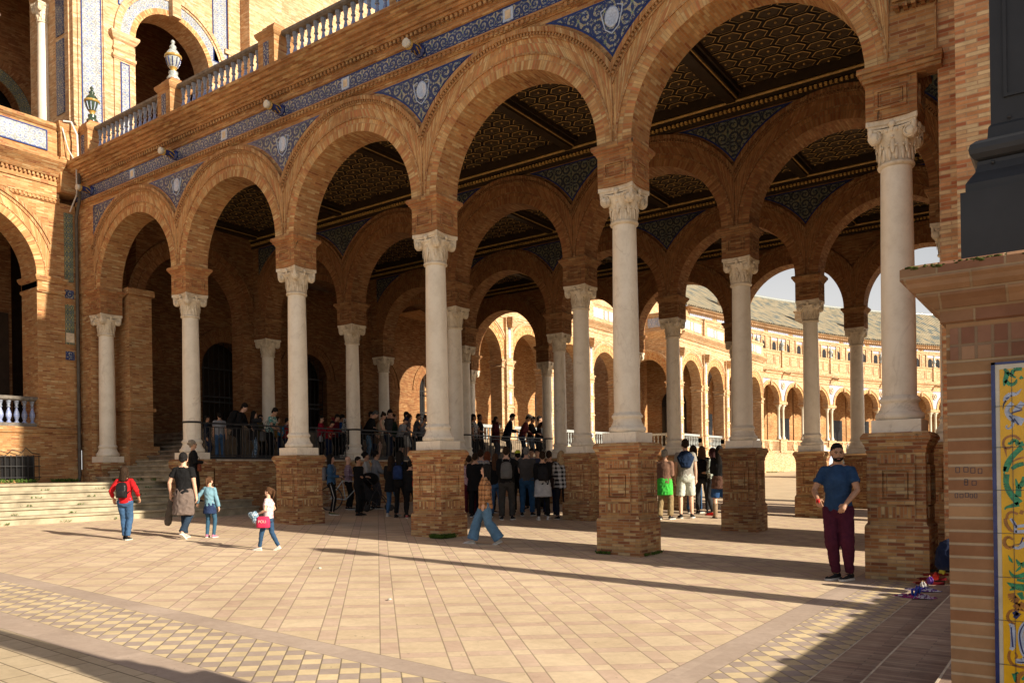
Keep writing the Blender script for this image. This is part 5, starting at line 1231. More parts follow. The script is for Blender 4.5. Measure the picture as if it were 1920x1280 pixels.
ARM = {'down': lambda s: (s*.235, .03, .80), 'fwd': lambda s: (s*.14, .36, 1.08), 'rail': lambda s: (s*.10, .40, .97), 'crossed': lambda s: (-s*.10, .21, 1.16), 'phone': lambda s: (s*.05, .27, 1.50),
       'face': lambda s: (s*.035, .13, 1.50), 'cheek': lambda s: (s*.09, .11, 1.52), 'hip': lambda s: (s*.19, .03, 1.0), 'pocket': lambda s: (s*.20, .08, .88), 'clasp': lambda s: (s*.04, .24, 1.12)}
def person(pos, a, H, label, look, L='down', Rr='down', lean=0.0, hy=0.0, hp=0.0, feet=None, tw=0.0, detail=False, group=None, absrot=None, drop=0.0, hintL=None, hintR=None):
    """look keys: sk skin, hair(style,colour), top(kind,mat), bot(kind,mat), shoe colour, w width factor, extras"""
    S = H/1.75; vox = (.0075 if detail else .013); vc = (.011 if detail else .017)
    rz = YAW + R(a) if absrot is None else absrot
    g_ = look.get('w', 1.0 if detail else 1.12); fem = look.get('f', 0)
    P0 = Vector((0,0,.95-drop)); TT = Matrix.Translation(P0) @ Matrix.Rotation(R(tw), 4, 'Z') @ Matrix.Rotation(-lean, 4, 'X') @ Matrix.Translation(-P0) @ Matrix.Translation((0,0,-drop))
    HT = TT @ Matrix.Translation((0,0,1.50)) @ Matrix.Rotation(R(hy), 4, 'Z') @ Matrix.Rotation(-R(hp), 4, 'X') @ Matrix.Translation((0,0,-1.50))
    sh = {s: TT @ Vector((s*.163*(.92 if fem else 1)*(.5+.5*g_), -.005, 1.408)) for s in (-1,1)}
    tgt = {}
    for s, v in ((-1, L), (1, Rr)): tgt[s] = Vector(ARM[v](s)) if isinstance(v, str) else Vector(v)
    el, wr_ = {}, {}
    for s, v, hh in ((-1, L, hintL), (1, Rr, hintR)): el[s], wr_[s] = ik(sh[s], tgt[s], .285, .255, hh or (s*.5, -.7, -.35))
    hips = {s: Vector((s*.088, 0, .915-drop)) for s in (-1,1)}
    feet = feet or {-1: (-.10, -.02, 0, 5), 1: (.11, .04, 0, -10)}     # x, y, lift, toe-out degrees
    kn, an = {}, {}
    for s in (-1,1):
        fx, fy, fz, _ = feet[s]; kn[s], an[s] = ik(hips[s], (fx, fy, .085+fz), .425, .425, (s*.12, 1, 0))
    m = MB()
    # trunk, neck, head
    m.T = Matrix()
    loftz(m, TT, [(.86,.10,.07),(.90,.145,.10),(1.0,.145,.105),(1.10,.125,.095),(1.25,.15,.105),(1.36,.15,.10),(1.42,.12,.075),(1.455,.06,.05)], 14)
    loftz(m, HT, [(1.42,.062,.058,0,-.012),(1.50,.054,.056,0,-.006),(1.56,.052,.058,0,0),(1.60,.045,.05,0,0)], 12)
    Rh = HT.to_3x3()
    def E(c, r, mm=None, n=12, k=8): (mm or m).ell(HT @ Vector(c), r, n, k, M=Rh)
    E((0,-.010,1.662), (.0755,.094,.092)); E((0,.022,1.595), (.058,.066,.070)); E((0,.052,1.555), (.034,.034,.026)); E((0,.04,1.63), (.066,.05,.05))
    E((0,.092,1.613), (.0125,.018,.014)); ltube(m, [HT @ Vector((0,.078,1.655)), HT @ Vector((0,.098,1.618))], [.008,.011], 6)
    E((0,.084,1.567), (.024,.010,.010)); E((-.05,.055,1.60), (.02,.02,.02)); E((.05,.055,1.60), (.02,.02,.02)); E((0,.076,1.665), (.045,.014,.011))
    for s in (-1,1): E((s*.078,-.004,1.625), (.010,.019,.031))
    kt, kb = look['top'][0], look['bot'][0]; ac = .72 if (kt in ('long','coat','hoodie','loose','dress') and look.get('sl', 2) > 1) else 1.0
    lc = 1.0 if kb in ('shorts','skirt','dress') and not look.get('legm') else .70
    for s in (-1,1):
        cf = ac if look.get('sl', 2) >= 2 else 1.0
        ltube(m, [sh[s], sh[s].lerp(el[s], .5), el[s], el[s].lerp(wr_[s], .35), wr_[s]], [.052*g_*.8,.046*g_*ac,.038*ac,.039*cf,.0265], 9)
        ltube(m, [TT @ Vector((s*.06,-.005,1.42)), sh[s]], [.05,.05*g_], 8); ltube(m, [TT @ Vector((s*.03,-.015,1.475)), TT @ Vector((s*.11,-.01,1.43))], [.04,.04], 8)
        d = (wr_[s] - el[s]).normalized(); pn = Vector((-s,.25,0)) if isinstance(L if s < 0 else Rr, str) and (L if s < 0 else Rr) in ('down','pocket','hip') else Vector((-s*.5,0,-1 if (L if s<0 else Rr) not in ('face','cheek','phone') else .3))
        cv = look.get('curl', .55); hand(m, wr_[s], d + Vector((0,0,-.15)), pn, cv, s > 0)
        ltube(m, [hips[s], hips[s].lerp(kn[s], .5), kn[s], kn[s].lerp(an[s], .35), an[s]], [.085*lc,.072*lc,.052*lc,.054*lc,.036], 10)
        fx, fy, fz, to = feet[s]; fr = Matrix.Translation(an[s] + Vector((0,0,-.085))) @ Matrix.Rotation(R(to), 4, 'Z') @ Matrix.Rotation(-R(look.get('heel',{}).get(s,0)), 4, 'X')
        ltube(m, [fr @ Vector((0,-.03,.05)), fr @ Vector((0,.06,.045)), fr @ Vector((0,.15,.03))], [.032,.034,.026], 8)
    body = closed(m, 'person', skin(look['sk']), None, S); body.location = pos; body.rotation_euler = (0,0,rz)
    tag(body, label, 'person', group); finish(body, vox, 0, smooth=2)
    # face details
    if look.get('face', 1):
        m = MB()
        for s in (-1,1):
            E((s*.031,.0855,1.640), (.0125,.007,.0055), m, 8, 6)
        o = closed(m, 'eyes', M['eye_dark'], body, S)
        m = MB(); hc = look['hair'][1]
        for s in (-1,1): m.tube([HT @ Vector((s*.014,.092,1.658)), HT @ Vector((s*.032,.092,1.664)), HT @ Vector((s*.05,.078,1.658))], .0045, 5)
        closed(m, 'eyebrows', hairm(hc), body, S)
        m = MB(); E((0,.0925,1.566), (.022,.006,.0055), m, 8, 6); closed(m, 'lips', M['lip'], body, S)
        if look.get('beard'):
            m = MB(); E((0,.026,1.562), (.060,.069,.040), m); E((0,.094,1.580), (.024,.006,.005), m); ltube(m, [HT @ Vector((-.062,.02,1.60)), HT @ Vector((-.05,.06,1.565)), HT @ Vector((0,.088,1.54)), HT @ Vector((.05,.06,1.565)), HT @ Vector((.062,.02,1.60))], [.012,.014,.012,.014,.012], 8)
            closed(m, 'beard', hairm(hc), body, S)
        if look.get('shades'):
            m = MB()
            for s in (-1,1): E((s*.033,.094,1.640), (.027,.008,.017), m, 10, 6); m.tube([HT @ Vector((s*.058,.085,1.645)), HT @ Vector((s*.08,.0,1.645))], .003, 5)
            closed(m, 'sunglasses', M['glass_dark'], body, S)
    # hair
    st, hc = look['hair']; m = MB()
    if st != 'bald':
        E((0,-.020,1.680), (.083 if st != 'buzz' else .079,.100 if st != 'buzz' else .095,.100 if st != 'buzz' else .090), m)
        for s in (-1,1): E((s*.066,-.03,1.64), (.018,.045,.045 if st != 'buzz' else .03), m, 8, 6)
        E((0,-.075,1.61), (.06,.035,.05), m)
        if st in ('short', 'cap'): E((0,.045,1.735), (.055,.04,.028), m)
        if st in ('long', 'bob'):
            zb = 1.40 if st == 'bob' else 1.22
            loftz(m, HT, [(1.72,.07,.06,0,-.02),(1.66,.092,.088,0,-.030),(1.58,.094,.075,0,-.045),(1.48,.092,.060,0,-.065),(zb+.05,.085,.045,0,-.085),(zb,.06,.03,0,-.09)][::-1], 14)
            for s in (-1,1): ltube(m, [HT @ Vector((s*.06,.03,1.72)), HT @ Vector((s*.083,.02,1.64)), HT @ Vector((s*.085,.0,1.54)), HT @ Vector((s*.085,-.0,zb+.06))], [.02,.022,.024,.015], 7)
        if st == 'pony':
            E((0,-.10,1.72), (.026,.03,.026), m, 8, 6); ltube(m, [HT @ Vector(p) for p in ((0,-.11,1.72),(0.01,-.155,1.69),(.015,-.165,1.58),(.01,-.14,1.47))], [.026,.034,.030,.012], 8)
        if st == 'bun': E((0,-.09,1.75), (.04,.04,.04), m, 10, 6)
        if st == 'curly':
            rnd = random.Random(len(label))
            for k in range(34):
                t, f_ = rnd.uniform(0, 6.28), rnd.uniform(-.4, 1.3); E((.078*math.cos(t)*math.cos(f_), -.025+.092*math.sin(t)*math.cos(f_)-(.02), 1.675+.088*math.sin(f_)), (.03,.03,.03), m, 6, 5) if not (math.sin(t) > .3 and f_ < .5) else None
        if st == 'messy':
            rnd = random.Random(len(label)+3)
            for k in range(22):
                t = rnd.uniform(0, 6.28); f_ = rnd.uniform(.35, 1.4); E((.07*math.cos(t)*math.cos(f_), -.02+.085*math.sin(t)*math.cos(f_), 1.69+.085*math.sin(f_)), (.028,.03,.024), m, 6, 5)
        o = closed(m, 'hair', hairm(hc), body, S); finish(o, vox*1.05, .004, 30, 3, .3, 1)
    if st == 'cap':
        m = MB(); E((0,-.015,1.705), (.088,.104,.088), m); m.ell(HT @ Vector((0,.10,1.70)), (.06,.065,.008), 10, 5, M=Rh); closed(m, 'cap', look['capm'], body, S)
    if look.get('hat'):
        m = MB(); loftz(m, HT, [(1.70,.17,.18),(1.705,.17,.18),(1.712,.09,.105),(1.78,.082,.098),(1.80,.06,.075)], 18); closed(m, 'hat', look['hat'], body, S)
        m = MB(); loftz(m, HT, [(1.713,.0915,.1065),(1.74,.089,.104)], 18); closed(m, 'hat_band', M['eye_dark'], body, S)
    # top
    kind, mt = look['top']; m = MB(); b = g_*(.93 if fem else 1)
    hem = {'tee': .90, 'long': .89, 'tank': .92, 'coat': .72, 'hoodie': .87, 'dress': .45, 'loose': .80, 'crop': .98}[kind]
    if kind == 'dress':
        loftz(m, TT, [(hem,.20,.17),(.7,.19,.15),(.92,.175*b,.135),(1.08,.145*b,.115),(1.28,.168*b,.13),(1.38,.165*b,.105),(1.435,.11,.08),(1.47,.062,.06)], 20)
    else:
        fl = {'coat': .215, 'loose': .20, 'hoodie': .185}.get(kind, .168)
        loftz(m, TT, [(hem,fl*b,fl*.76),(hem+.03,(fl+.002)*b,fl*.78),(1.08,max(.148,fl*.84)*b,max(.118,fl*.68)),(1.28,.176*b,.132 if not fem else .138),(1.375,.158*b,.106),(1.435,.118,.082),(1.475,.064,.062),(1.485,.058,.058)], 20)
    sl = look.get('sl', {'tee': .55, 'tank': 0, 'dress': 2, 'loose': 2, 'coat': 2, 'hoodie': 2, 'long': 2, 'crop': .5}[kind]); wd = {'coat': 1.18, 'loose': 1.25, 'hoodie': 1.15}.get(kind, 1.0)
    if sl > 0:
        for s in (-1,1):
            P = [sh[s] + (sh[s]-el[s]).normalized()*.03, sh[s]]; rr_ = [.04*g_, .056*g_*wd]; m.ell(sh[s], (.056*g_*wd,)*3, 12, 8); ltube(m, [TT @ Vector((s*.05,-.005,1.425)), sh[s] + Vector((0,0,.003))], [.055,.06*g_], 10)
            if sl <= 1: P += [sh[s].lerp(el[s], sl*.6), sh[s].lerp(el[s], sl)]; rr_ += [.060*g_*wd, .061*g_*wd]
            else:
                f_ = sl - 1; P += [sh[s].lerp(el[s], .5), el[s]]; rr_ += [.062*g_*wd, .054*g_*wd]
                P += [el[s].lerp(wr_[s], f_*.5), el[s].lerp(wr_[s], f_*.93)]; rr_ += [.050*wd, .042*wd]
            m.tube([P[0]] + P[1:], rr_, 12)
    if look.get('hood'): loftz(m, TT, [(1.40,.09,.06,0,-.09),(1.46,.10,.07,0,-.07),(1.50,.085,.05,0,-.05)], 12)
    o = closed(m, {'coat': 'jacket', 'dress': 'dress', 'loose': 'overshirt', 'hoodie': 'hoodie'}.get(kind, 'shirt'), mt, body, S); finish(o, vc, .009 if detail else .007, 7, len(label), .6, 1)
    # bottoms
    kind, mt = look['bot']; m = MB()
    if kind in ('skirt', 'dress'):
        if kind == 'skirt': loftz(m, Matrix.Translation((0,0,-drop)), [(look.get('sk_len', .62),.20,.17),(.8,.185,.15),(.95,.15,.115),(1.0,.14,.11)], 20)
    if kind != 'dress' and kind != 'skirt':
        wf = {'jeans': (.100,.076,.066,.062), 'wide': (.105,.100,.115,.125), 'jogger': (.108,.088,.070,.052), 'slim': (.092,.066,.058,.046), 'trousers': (.102,.080,.074,.072), 'shorts': (.108,.105,.1,.1)}[kind]
        loftz(m, Matrix.Translation((0,0,-drop)), [(.80,.10,.10),(.86,.168*b,.128),(.93,.170*b,.130),(1.0,.150*b,.115),(1.015,.148*b,.113)], 20)
        for s in (-1,1):
            if kind == 'shorts': P = [hips[s], hips[s].lerp(kn[s], .5), hips[s].lerp(kn[s], .97)]; rr_ = [wf[0], wf[1], wf[1]*1.02]
            else:
                P = [hips[s], hips[s].lerp(kn[s], .5), kn[s], kn[s].lerp(an[s], .5), kn[s].lerp(an[s], .97)]; rr_ = [wf[0], (wf[0]+wf[1])/2, wf[1], wf[2], wf[3]]
            m.tube([P[0] + Vector((0,0,.03))] + P, [wf[0]*.9] + rr_, 12)
    if m.v: o = closed(m, {'skirt': 'skirt', 'shorts': 'shorts'}.get(kind, 'trousers'), mt, body, S); finish(o, vc, .008, 8, len(label)+5, .7, 1)
    if look.get('legm') and kind in ('skirt', 'dress', 'shorts'):
        m = MB()
        for s in (-1,1): ltube(m, [hips[s], kn[s], an[s]], [.09,.062,.046], 10)
        o = closed(m, 'leggings', look['legm'], body, S); finish(o, vc, .003, 9, 2)
    # shoes
    sm, so = look.get('shoe', (fab((.03,.03,.03)), M['sole_black']))
    for s in (-1,1):
        fx, fy, fz, to = feet[s]; hl = look.get('heel', {}).get(s, 0)
        fr = Matrix.Translation(an[s] + Vector((0,0,-.085))) @ Matrix.Rotation(R(to), 4, 'Z') @ Matrix.Rotation(-R(hl), 4, 'X')
        m = MB(); G = []
        for (y, w_, zt, zb) in ((-.065,.012,.05,.025),(-.06,.03,.085,.02),(-.03,.038,.105,.018),(.02,.040,.092,.018),(.08,.045,.070,.018),(.14,.047,.055,.018),(.18,.038,.042,.018),(.20,.014,.030,.02)):
            G.append([fr @ Vector((w_*math.cos(t), y, (zt+zb)/2 + (zt-zb)/2*math.sin(t))) for t in [2*math.pi*k/12 for k in range(12)]])
        m.grid(G, 0, cu=True); m.face(list(reversed(G[0]))); m.face(G[-1])
        G = []
        for (y, w_) in ((-.072,.02),(-.06,.037),(-.02,.042),(.06,.045),(.14,.052),(.19,.040),(.212,.015)):
            G.append([fr @ Vector(p) for p in ((-w_,y,.0),(w_,y,.0),(w_,y,.026),(-w_,y,.026))])
        m.grid(G, 1, cu=True, sm=False); m.face(list(reversed(G[0])), 1); m.face(G[-1], 1)
        if look.get('boots'): ltube(m, [an[s] + Vector((0,0,-.02)), an[s].lerp(kn[s], .6)], [.05,.062], 10)
        closed(m, 'shoe', [sm, so], body, S)
    # extras
    for ex in look.get('ex', []):
        nm = ex[0]
        if nm == 'backpack':
            m = MB(); _, mt, sc_ = ex[:3]; hw, hd, hh = .145*sc_, .085*sc_, .22*sc_
            zc = 1.20; loftz(m, TT, [(zc-hh,hw*.8,hd*.7,0,-.205),(zc-hh*.93,hw,hd,0,-.21),(zc,hw*1.02,hd*1.08,0,-.215),(zc+hh*.6,hw*.93,hd,0,-.205),(zc+hh*.9,hw*.7,hd*.75,0,-.19),(zc+hh,hw*.3,hd*.4,0,-.18)], 18, sq=.18)
            loftz(m, TT, [(zc-hh*.8,hw*.7,hd*.4,0,-.275-.02*sc_),(zc-hh*.1,hw*.7,hd*.45,0,-.285-.02*sc_),(zc,hw*.6,hd*.3,0,-.28)], 14, sq=.18)
            o = closed(m, 'backpack', mt, body, S); finish(o, vc, .004, 8, 1)
            m = MB()
            for s in (-1,1): m.tube([TT @ Vector(p) for p in ((s*.09,-.15,1.10),(s*.13,-.10,1.16),(s*.135,.05,1.20),(s*.125,.12,1.30),(s*.10,.09,1.42),(s*.09,-.02,1.475),(s*.085,-.12,1.42))], .014, 6)
            m.tube([TT @ Vector(p) for p in ((-.1,-.298*1,1.12),(0,-.306,1.115),(.1,-.298,1.12))], .004, 5)
            closed(m, 'strap', ex[3] if len(ex) > 3 else mt, body, S)
        if nm == 'waist':
            m = MB(); LL = ex[2] if len(ex) > 2 else .48
            loftz(m, Matrix.Translation((0,0,-drop)), [(LL,.20*b,.12,0,-.06),(LL+.02,.205*b,.13,0,-.05),(.80,.195*b,.145,0,-.01),(.95,.178*b,.135,0,0),(1.02,.162*b,.125,0,0),(1.04,.150*b,.115,0,0)], 20)
            if ex[-1] != 'noknot':
                for s in (-1,1): ltube(m, [Vector((s*.02,.14,1.0-drop)), Vector((s*.06,.17,.9-drop)), Vector((s*.07,.16,.7-drop))], [.03,.03,.022], 8)
            o = closed(m, 'tied_jacket', ex[1], body, S); finish(o, vc, .012, 6, 8)
        if nm == 'shoulder_sweater':
            m = MB(); loftz(m, TT, [(1.12,.10,.05,0,-.13),(1.25,.155,.06,0,-.12),(1.36,.19,.10,0,-.06),(1.43,.15,.11,0,-.02),(1.49,.085,.085,0,-.01),(1.50,.07,.07)], 18)
            for s in (-1,1): ltube(m, [TT @ Vector((s*.12,.04,1.42)), TT @ Vector((s*.12,.12,1.33)), TT @ Vector((s*.05,.15,1.2))], [.05,.045,.035], 8)
            o = closed(m, 'shoulder_sweater', ex[1], body, S); finish(o, vc, .015, 9, 4)
        if nm == 'bag':
            m = MB(); (bx, by, bz, w_, h_) = ex[2]; loftz(m, Matrix(), [(bz-h_,w_*.85,.05,bx,by),(bz-h_*.9,w_,.06,bx,by),(bz+h_*.7,w_*.95,.055,bx,by),(bz+h_,w_*.7,.03,bx,by)], 14, sq=.15)
            o = closed(m, 'shoulder_bag', ex[1], body, S); finish(o, vc, .004, 8, 1)
            m = MB(); m.tube([Vector((bx,by,bz+h_)), TT @ Vector((bx*.6,-.13 if by < 0 else .15,1.25)), TT @ Vector((-.10*(1 if bx > 0 else -1),0,1.47))], .007, 6); closed(m, 'strap', ex[1], body, S)
        if nm == 'stripe':
            m = MB()
            for s in (-1,1): m.tube([hips[s] + Vector((s*.09,0,0)), kn[s] + Vector((s*.066,0,0)), an[s] + Vector((s*.05,0,.03))], .008, 5)
            closed(m, 'side_stripe', M['sole_white'], body, S)
    body['_w'] = 0; del body['_w']
    return body, wr_, TT
def bake_all():
    bpy.context.view_layer.update(); dg = bpy.context.evaluated_depsgraph_get()
    for o, wr, sc, seed, zs in BAKE:
        me = bpy.data.meshes.new_from_object(o.evaluated_get(dg)); mats = [m for m in o.data.materials]
        o.modifiers.clear(); o.data = me
        me.materials.clear()
        for mt in mats: me.materials.append(mt)
        if wr:
            off_ = Vector((seed*1.7, seed*.9, seed*2.3)); N = [v.normal.copy() for v in me.vertices]
            for v, n in zip(me.vertices, N):
                p = v.co; f1 = noise.noise(Vector((p.x*sc, p.y*sc, p.z*sc*zs)) + off_); f2 = noise.noise(Vector((p.x*sc*2.3, p.y*sc*2.3, p.z*sc*2.0)) + off_)
                v.co = p + n*wr*(f1 + .6*(1-abs(f2)*3))
        me.polygons.foreach_set('use_smooth', [True]*len(me.polygons)); me.update()
def gp(px, yb, yt):
    """spot on the paving and height that spans the given rows"""
    p = on_ground(px, yb); c, s = math.cos(YAW), math.sin(YAW); D = -p.x*s + p.y*c; return p, (yb-yt)*D/FPX
def up(px, yt, du=0.0, z=.44):
    u = -18.78 + du; d = ray(px, yt); t = u/d.x; return Vector((u, d.y*t, z)), d.z*t - z
WS = (fab((.55,.53,.50)), M['sole_white']); BS_ = (fab((.02,.02,.022)), M['sole_black']); BW = (fab((.02,.02,.022)), M['sole_white'])
JB, JD, JL = fab((.045,.10,.20)), fab((.02,.04,.085)), fab((.10,.20,.33)); KB = fab((.010,.010,.011)); KG = fab((.028,.028,.030)); GR = fab((.16,.16,.17)); NV = fab((.012,.022,.06))
def F_(fx, fy, lift=0, t=0): return (fx, fy, lift, t)
# ---- foreground figures
p, H = gp(1567, 1104, 851)
b, wrs, TTm = person(p, 150, H, 'man in blue v-neck t-shirt and plum joggers holding red castanets on the sunny paving',
    dict(sk=SKB, hair=('buzz', BLK), beard=1, top=('tee', fab((.022,.055,.13))), bot=('jogger', fab((.065,.012,.028))), shoe=BW, w=1.03, curl=.9, sl=.62),
    L=(-.13,.27,.99), Rr=(.20,.32,1.05), hy=16, hp=2, feet={-1: (-.13,.02,0,-25), 1: (.03,.02,0,-30)}, tw=4, detail=True, lean=.06, hintL=(-1,-.3,-.3), hintR=(.6,-.6,-.4))
W_ = b.matrix_basis
def place_in_hand(s, off): 
    S = H/1.75; v = Vector(wrs[s])*S; r = Matrix.Rotation(b.rotation_euler[2], 4, 'Z'); return Vector(b.location) + r @ (v + Vector(off))
q = place_in_hand(1, (-.02,.08,-.02))
cs = empty('castanets', q, 0, 'pair of red castanets held in the hand of the man in blue', 'castanets')
for k in (-1,1):
    m = MB(); m.ell((k*.012,0,0), (.010,.028,.032), 12, 8); m.build('shell', fab((.45,.01,.012), rough=.3), cs)
p, H = gp(907, 1018, 866)
person(p, 88, H, 'woman in oversized tan plaid overshirt and wide blue jeans striding left past the pier',
    dict(sk=SKL, f=1, hair=('bob', BLK), top=('loose', fab((.42,.20,.085), 'plaid', (.05,.028,.02), (.55,.36,.2), .085)), bot=('wide', fab((.10,.20,.32))), shoe=WS, w=1.02, heel={-1:25,1:0}),
    L=(-.20,.02,.86), Rr=(.20,.08,.88), feet={-1: (-.07,-.30,.02,0), 1: (.07,.30,0,0)}, drop=.035, detail=True, hp=-6)
p, H = gp(232, 990, 853)
person(p, 6, H, 'woman in red sweater with small black leather backpack walking towards the steps',
    dict(sk=SKT, f=1, face=0, hair=('bob', DBR), top=('long', fab((.42,.012,.016))), bot=('jeans', JB), shoe=(KB, M['sole_white']), w=1.08, ex=[('backpack', fab((.014,.014,.015), rough=.35), .85, KB)], sl=1.75),
    L=(-.30,.10,.98), Rr=(.28,.12,1.0), feet={-1: (-.04,.06,0,5), 1: (.05,-.02,0,-5)}, detail=True, hy=-12)
p, H = gp(343, 990, 829)
bm, wm, _ = person(p, -6, H, 'dark-haired man in black t-shirt with a grey-brown jacket tied round his waist walking away',
    dict(sk=SKL, face=0, hair=('short', (.012,.011,.011)), top=('tee', KB), bot=('jeans', fab((.02,.035,.06))), shoe=(fab((.40,.38,.36)), M['sole_white']), w=1.12, heel={1: 40, -1: 0}, ex=[('waist', fab((.15,.115,.10)), .50, 'noknot')]),
    L=(-.32,.06,.90), Rr=(.24,.04,.84), feet={-1: (-.05,.10,0,5), 1: (.06,-.22,.05,-5)}, drop=.02, detail=True, hy=10)
Sm = H/1.75; r = Matrix.Rotation(bm.rotation_euler[2], 4, 'Z'); q = Vector(bm.location) + r @ (Vector(wm[-1])*Sm + Vector((-.02,.05,-.06)))
jk = MB(); jk.T = Matrix(); loftz(jk, Matrix.Rotation(.25, 4, 'Y'), [(-.52,.05,.035,0,0),(-.45,.085,.05,0,0),(-.25,.075,.045,0,0),(-.05,.05,.035,0,0),(.02,.02,.02,0,0)], 12)
ltube(jk, [(.02,0,0),(-.06,.02,-.1),(-.10,.03,-.30)], [.03,.04,.03], 8)
jo = closed(jk, 'jacket', fab((.10,.085,.07)), None, 1.0); jo.location = q; tag(jo, 'crumpled grey-brown jacket hanging from the left hand of the walking man', 'jacket'); finish(jo, .012, .012, 9, 2)
p, H = gp(391, 990, 877)
person(p, -8, H, 'little girl in pale denim jacket and navy shorts holding the hand of the man',
    dict(sk=SKL, f=1, face=0, hair=('pony', BRN), top=('long', fab((.16,.30,.38))), bot=('skirt', fab((.02,.035,.09))), sk_len=.70, legm=fab((.035,.09,.15)), shoe=(fab((.55,.18,.28)), M['sole_white']), w=.98, ex=[]),
    L=(-.42,.06,1.0), Rr=(.25,.05,.86), feet={-1: (-.11,.02,0,5), 1: (.12,-.03,0,-5)}, detail=True, hy=-10)
p, H = gp(500, 1017, 899)
bg_, wg, _ = person(p, 86, H, 'little girl in white and pink t-shirt with ponytail walking left with a pink bag',
    dict(sk=SKL, f=1, hair=('pony', BRN), top=('tee', fab((.62,.58,.57), 'floral', (.60,.30,.32), None)), bot=('slim', fab((.03,.07,.14))), shoe=WS, w=.98, heel={1: 20, -1: 0}),
    L=(-.16,.22,1.02), Rr=(.20,.10,.98), feet={-1: (-.07,.24,0,0), 1: (.07,-.26,.015,0)}, drop=.02, detail=True, hp=-3)
Sg = H/1.75; r = Matrix.Rotation(bg_.rotation_euler[2], 4, 'Z')
q = Vector(bg_.location) + r @ Vector((.02, .04, 0)) + Vector((0,0,.46)) + Vector((.10,-.14,0))
pb = MB(); loftz(pb, Matrix(), [(-.09,.09,.03),(-.08,.10,.035),(0,.10,.04),(.075,.09,.03),(.09,.07,.015)], 14, sq=.25)
po = closed(pb, 'bag', fab((.60,.035,.10)), None, 1.0); po.location = q; po.rotation_euler = (0,0,YAW); tag(po, 'bright pink bag with white letters at the hip of the ponytail girl', 'bag'); 
cu = bpy.data.curves.new('lettering', 'FONT'); cu.body = 'POLI'; cu.size = .062; cu.extrude = .001; cu.align_x = 'CENTER'
tx = bpy.data.objects.new('lettering', cu); C.objects.link(tx); tx.parent = po; tx.location = (.0,-.056,-.01); tx.rotation_euler = (R(90),0,0); cu.materials.append(M['ceramic_white'])
bpy.context.view_layer.update(); tm = bpy.data.meshes.new_from_object(tx.evaluated_get(bpy.context.evaluated_depsgraph_get())); mt4 = tx.matrix_basis.copy(); bpy.data.objects.remove(tx)
tx = bpy.data.objects.new('lettering', tm); C.objects.link(tx); tx.parent = po; tx.matrix_basis = mt4
q2 = Vector(bg_.location) + r @ (Vector(wg[-1])*Sg) + Vector((-.06,-.05,-.02))
dj = MB(); dj.ell((0,0,0), (.09,.06,.055), 10, 8); dj.ell((.05,0,-.07), (.045,.04,.07), 8, 6); dj.ell((-.06,0,.01),(.045,.04,.04),8,6)
do = closed(dj, 'denim_jacket', fab((.14,.24,.34), 'floral', (.45,.52,.58)), None, 1.0); do.location = q2; tag(do, 'bundled pale denim jacket carried by the ponytail girl', 'jacket'); finish(do, .012, .02, 12, 3)
d = ray(364, 808); t = -17.62/d.x; pz = Vector((-17.62, d.y*t, -.59))
person(pz, -62, d.z*t + .59, 'older woman with curly grey hair in black dress standing on the stone steps',
    dict(sk=SKT, f=1, hair=('curly', (.26,.22,.17)), shades=1, top=('dress', KB), bot=('dress', KB), legm=KB, shoe=BS_, w=1.05, ex=[('bag', fab((.14,.035,.015), rough=.4), (.20,.14,.98,.10,.11))]),
    L=(-.10,.25,1.12), Rr=(.14,.26,1.12), detail=True)
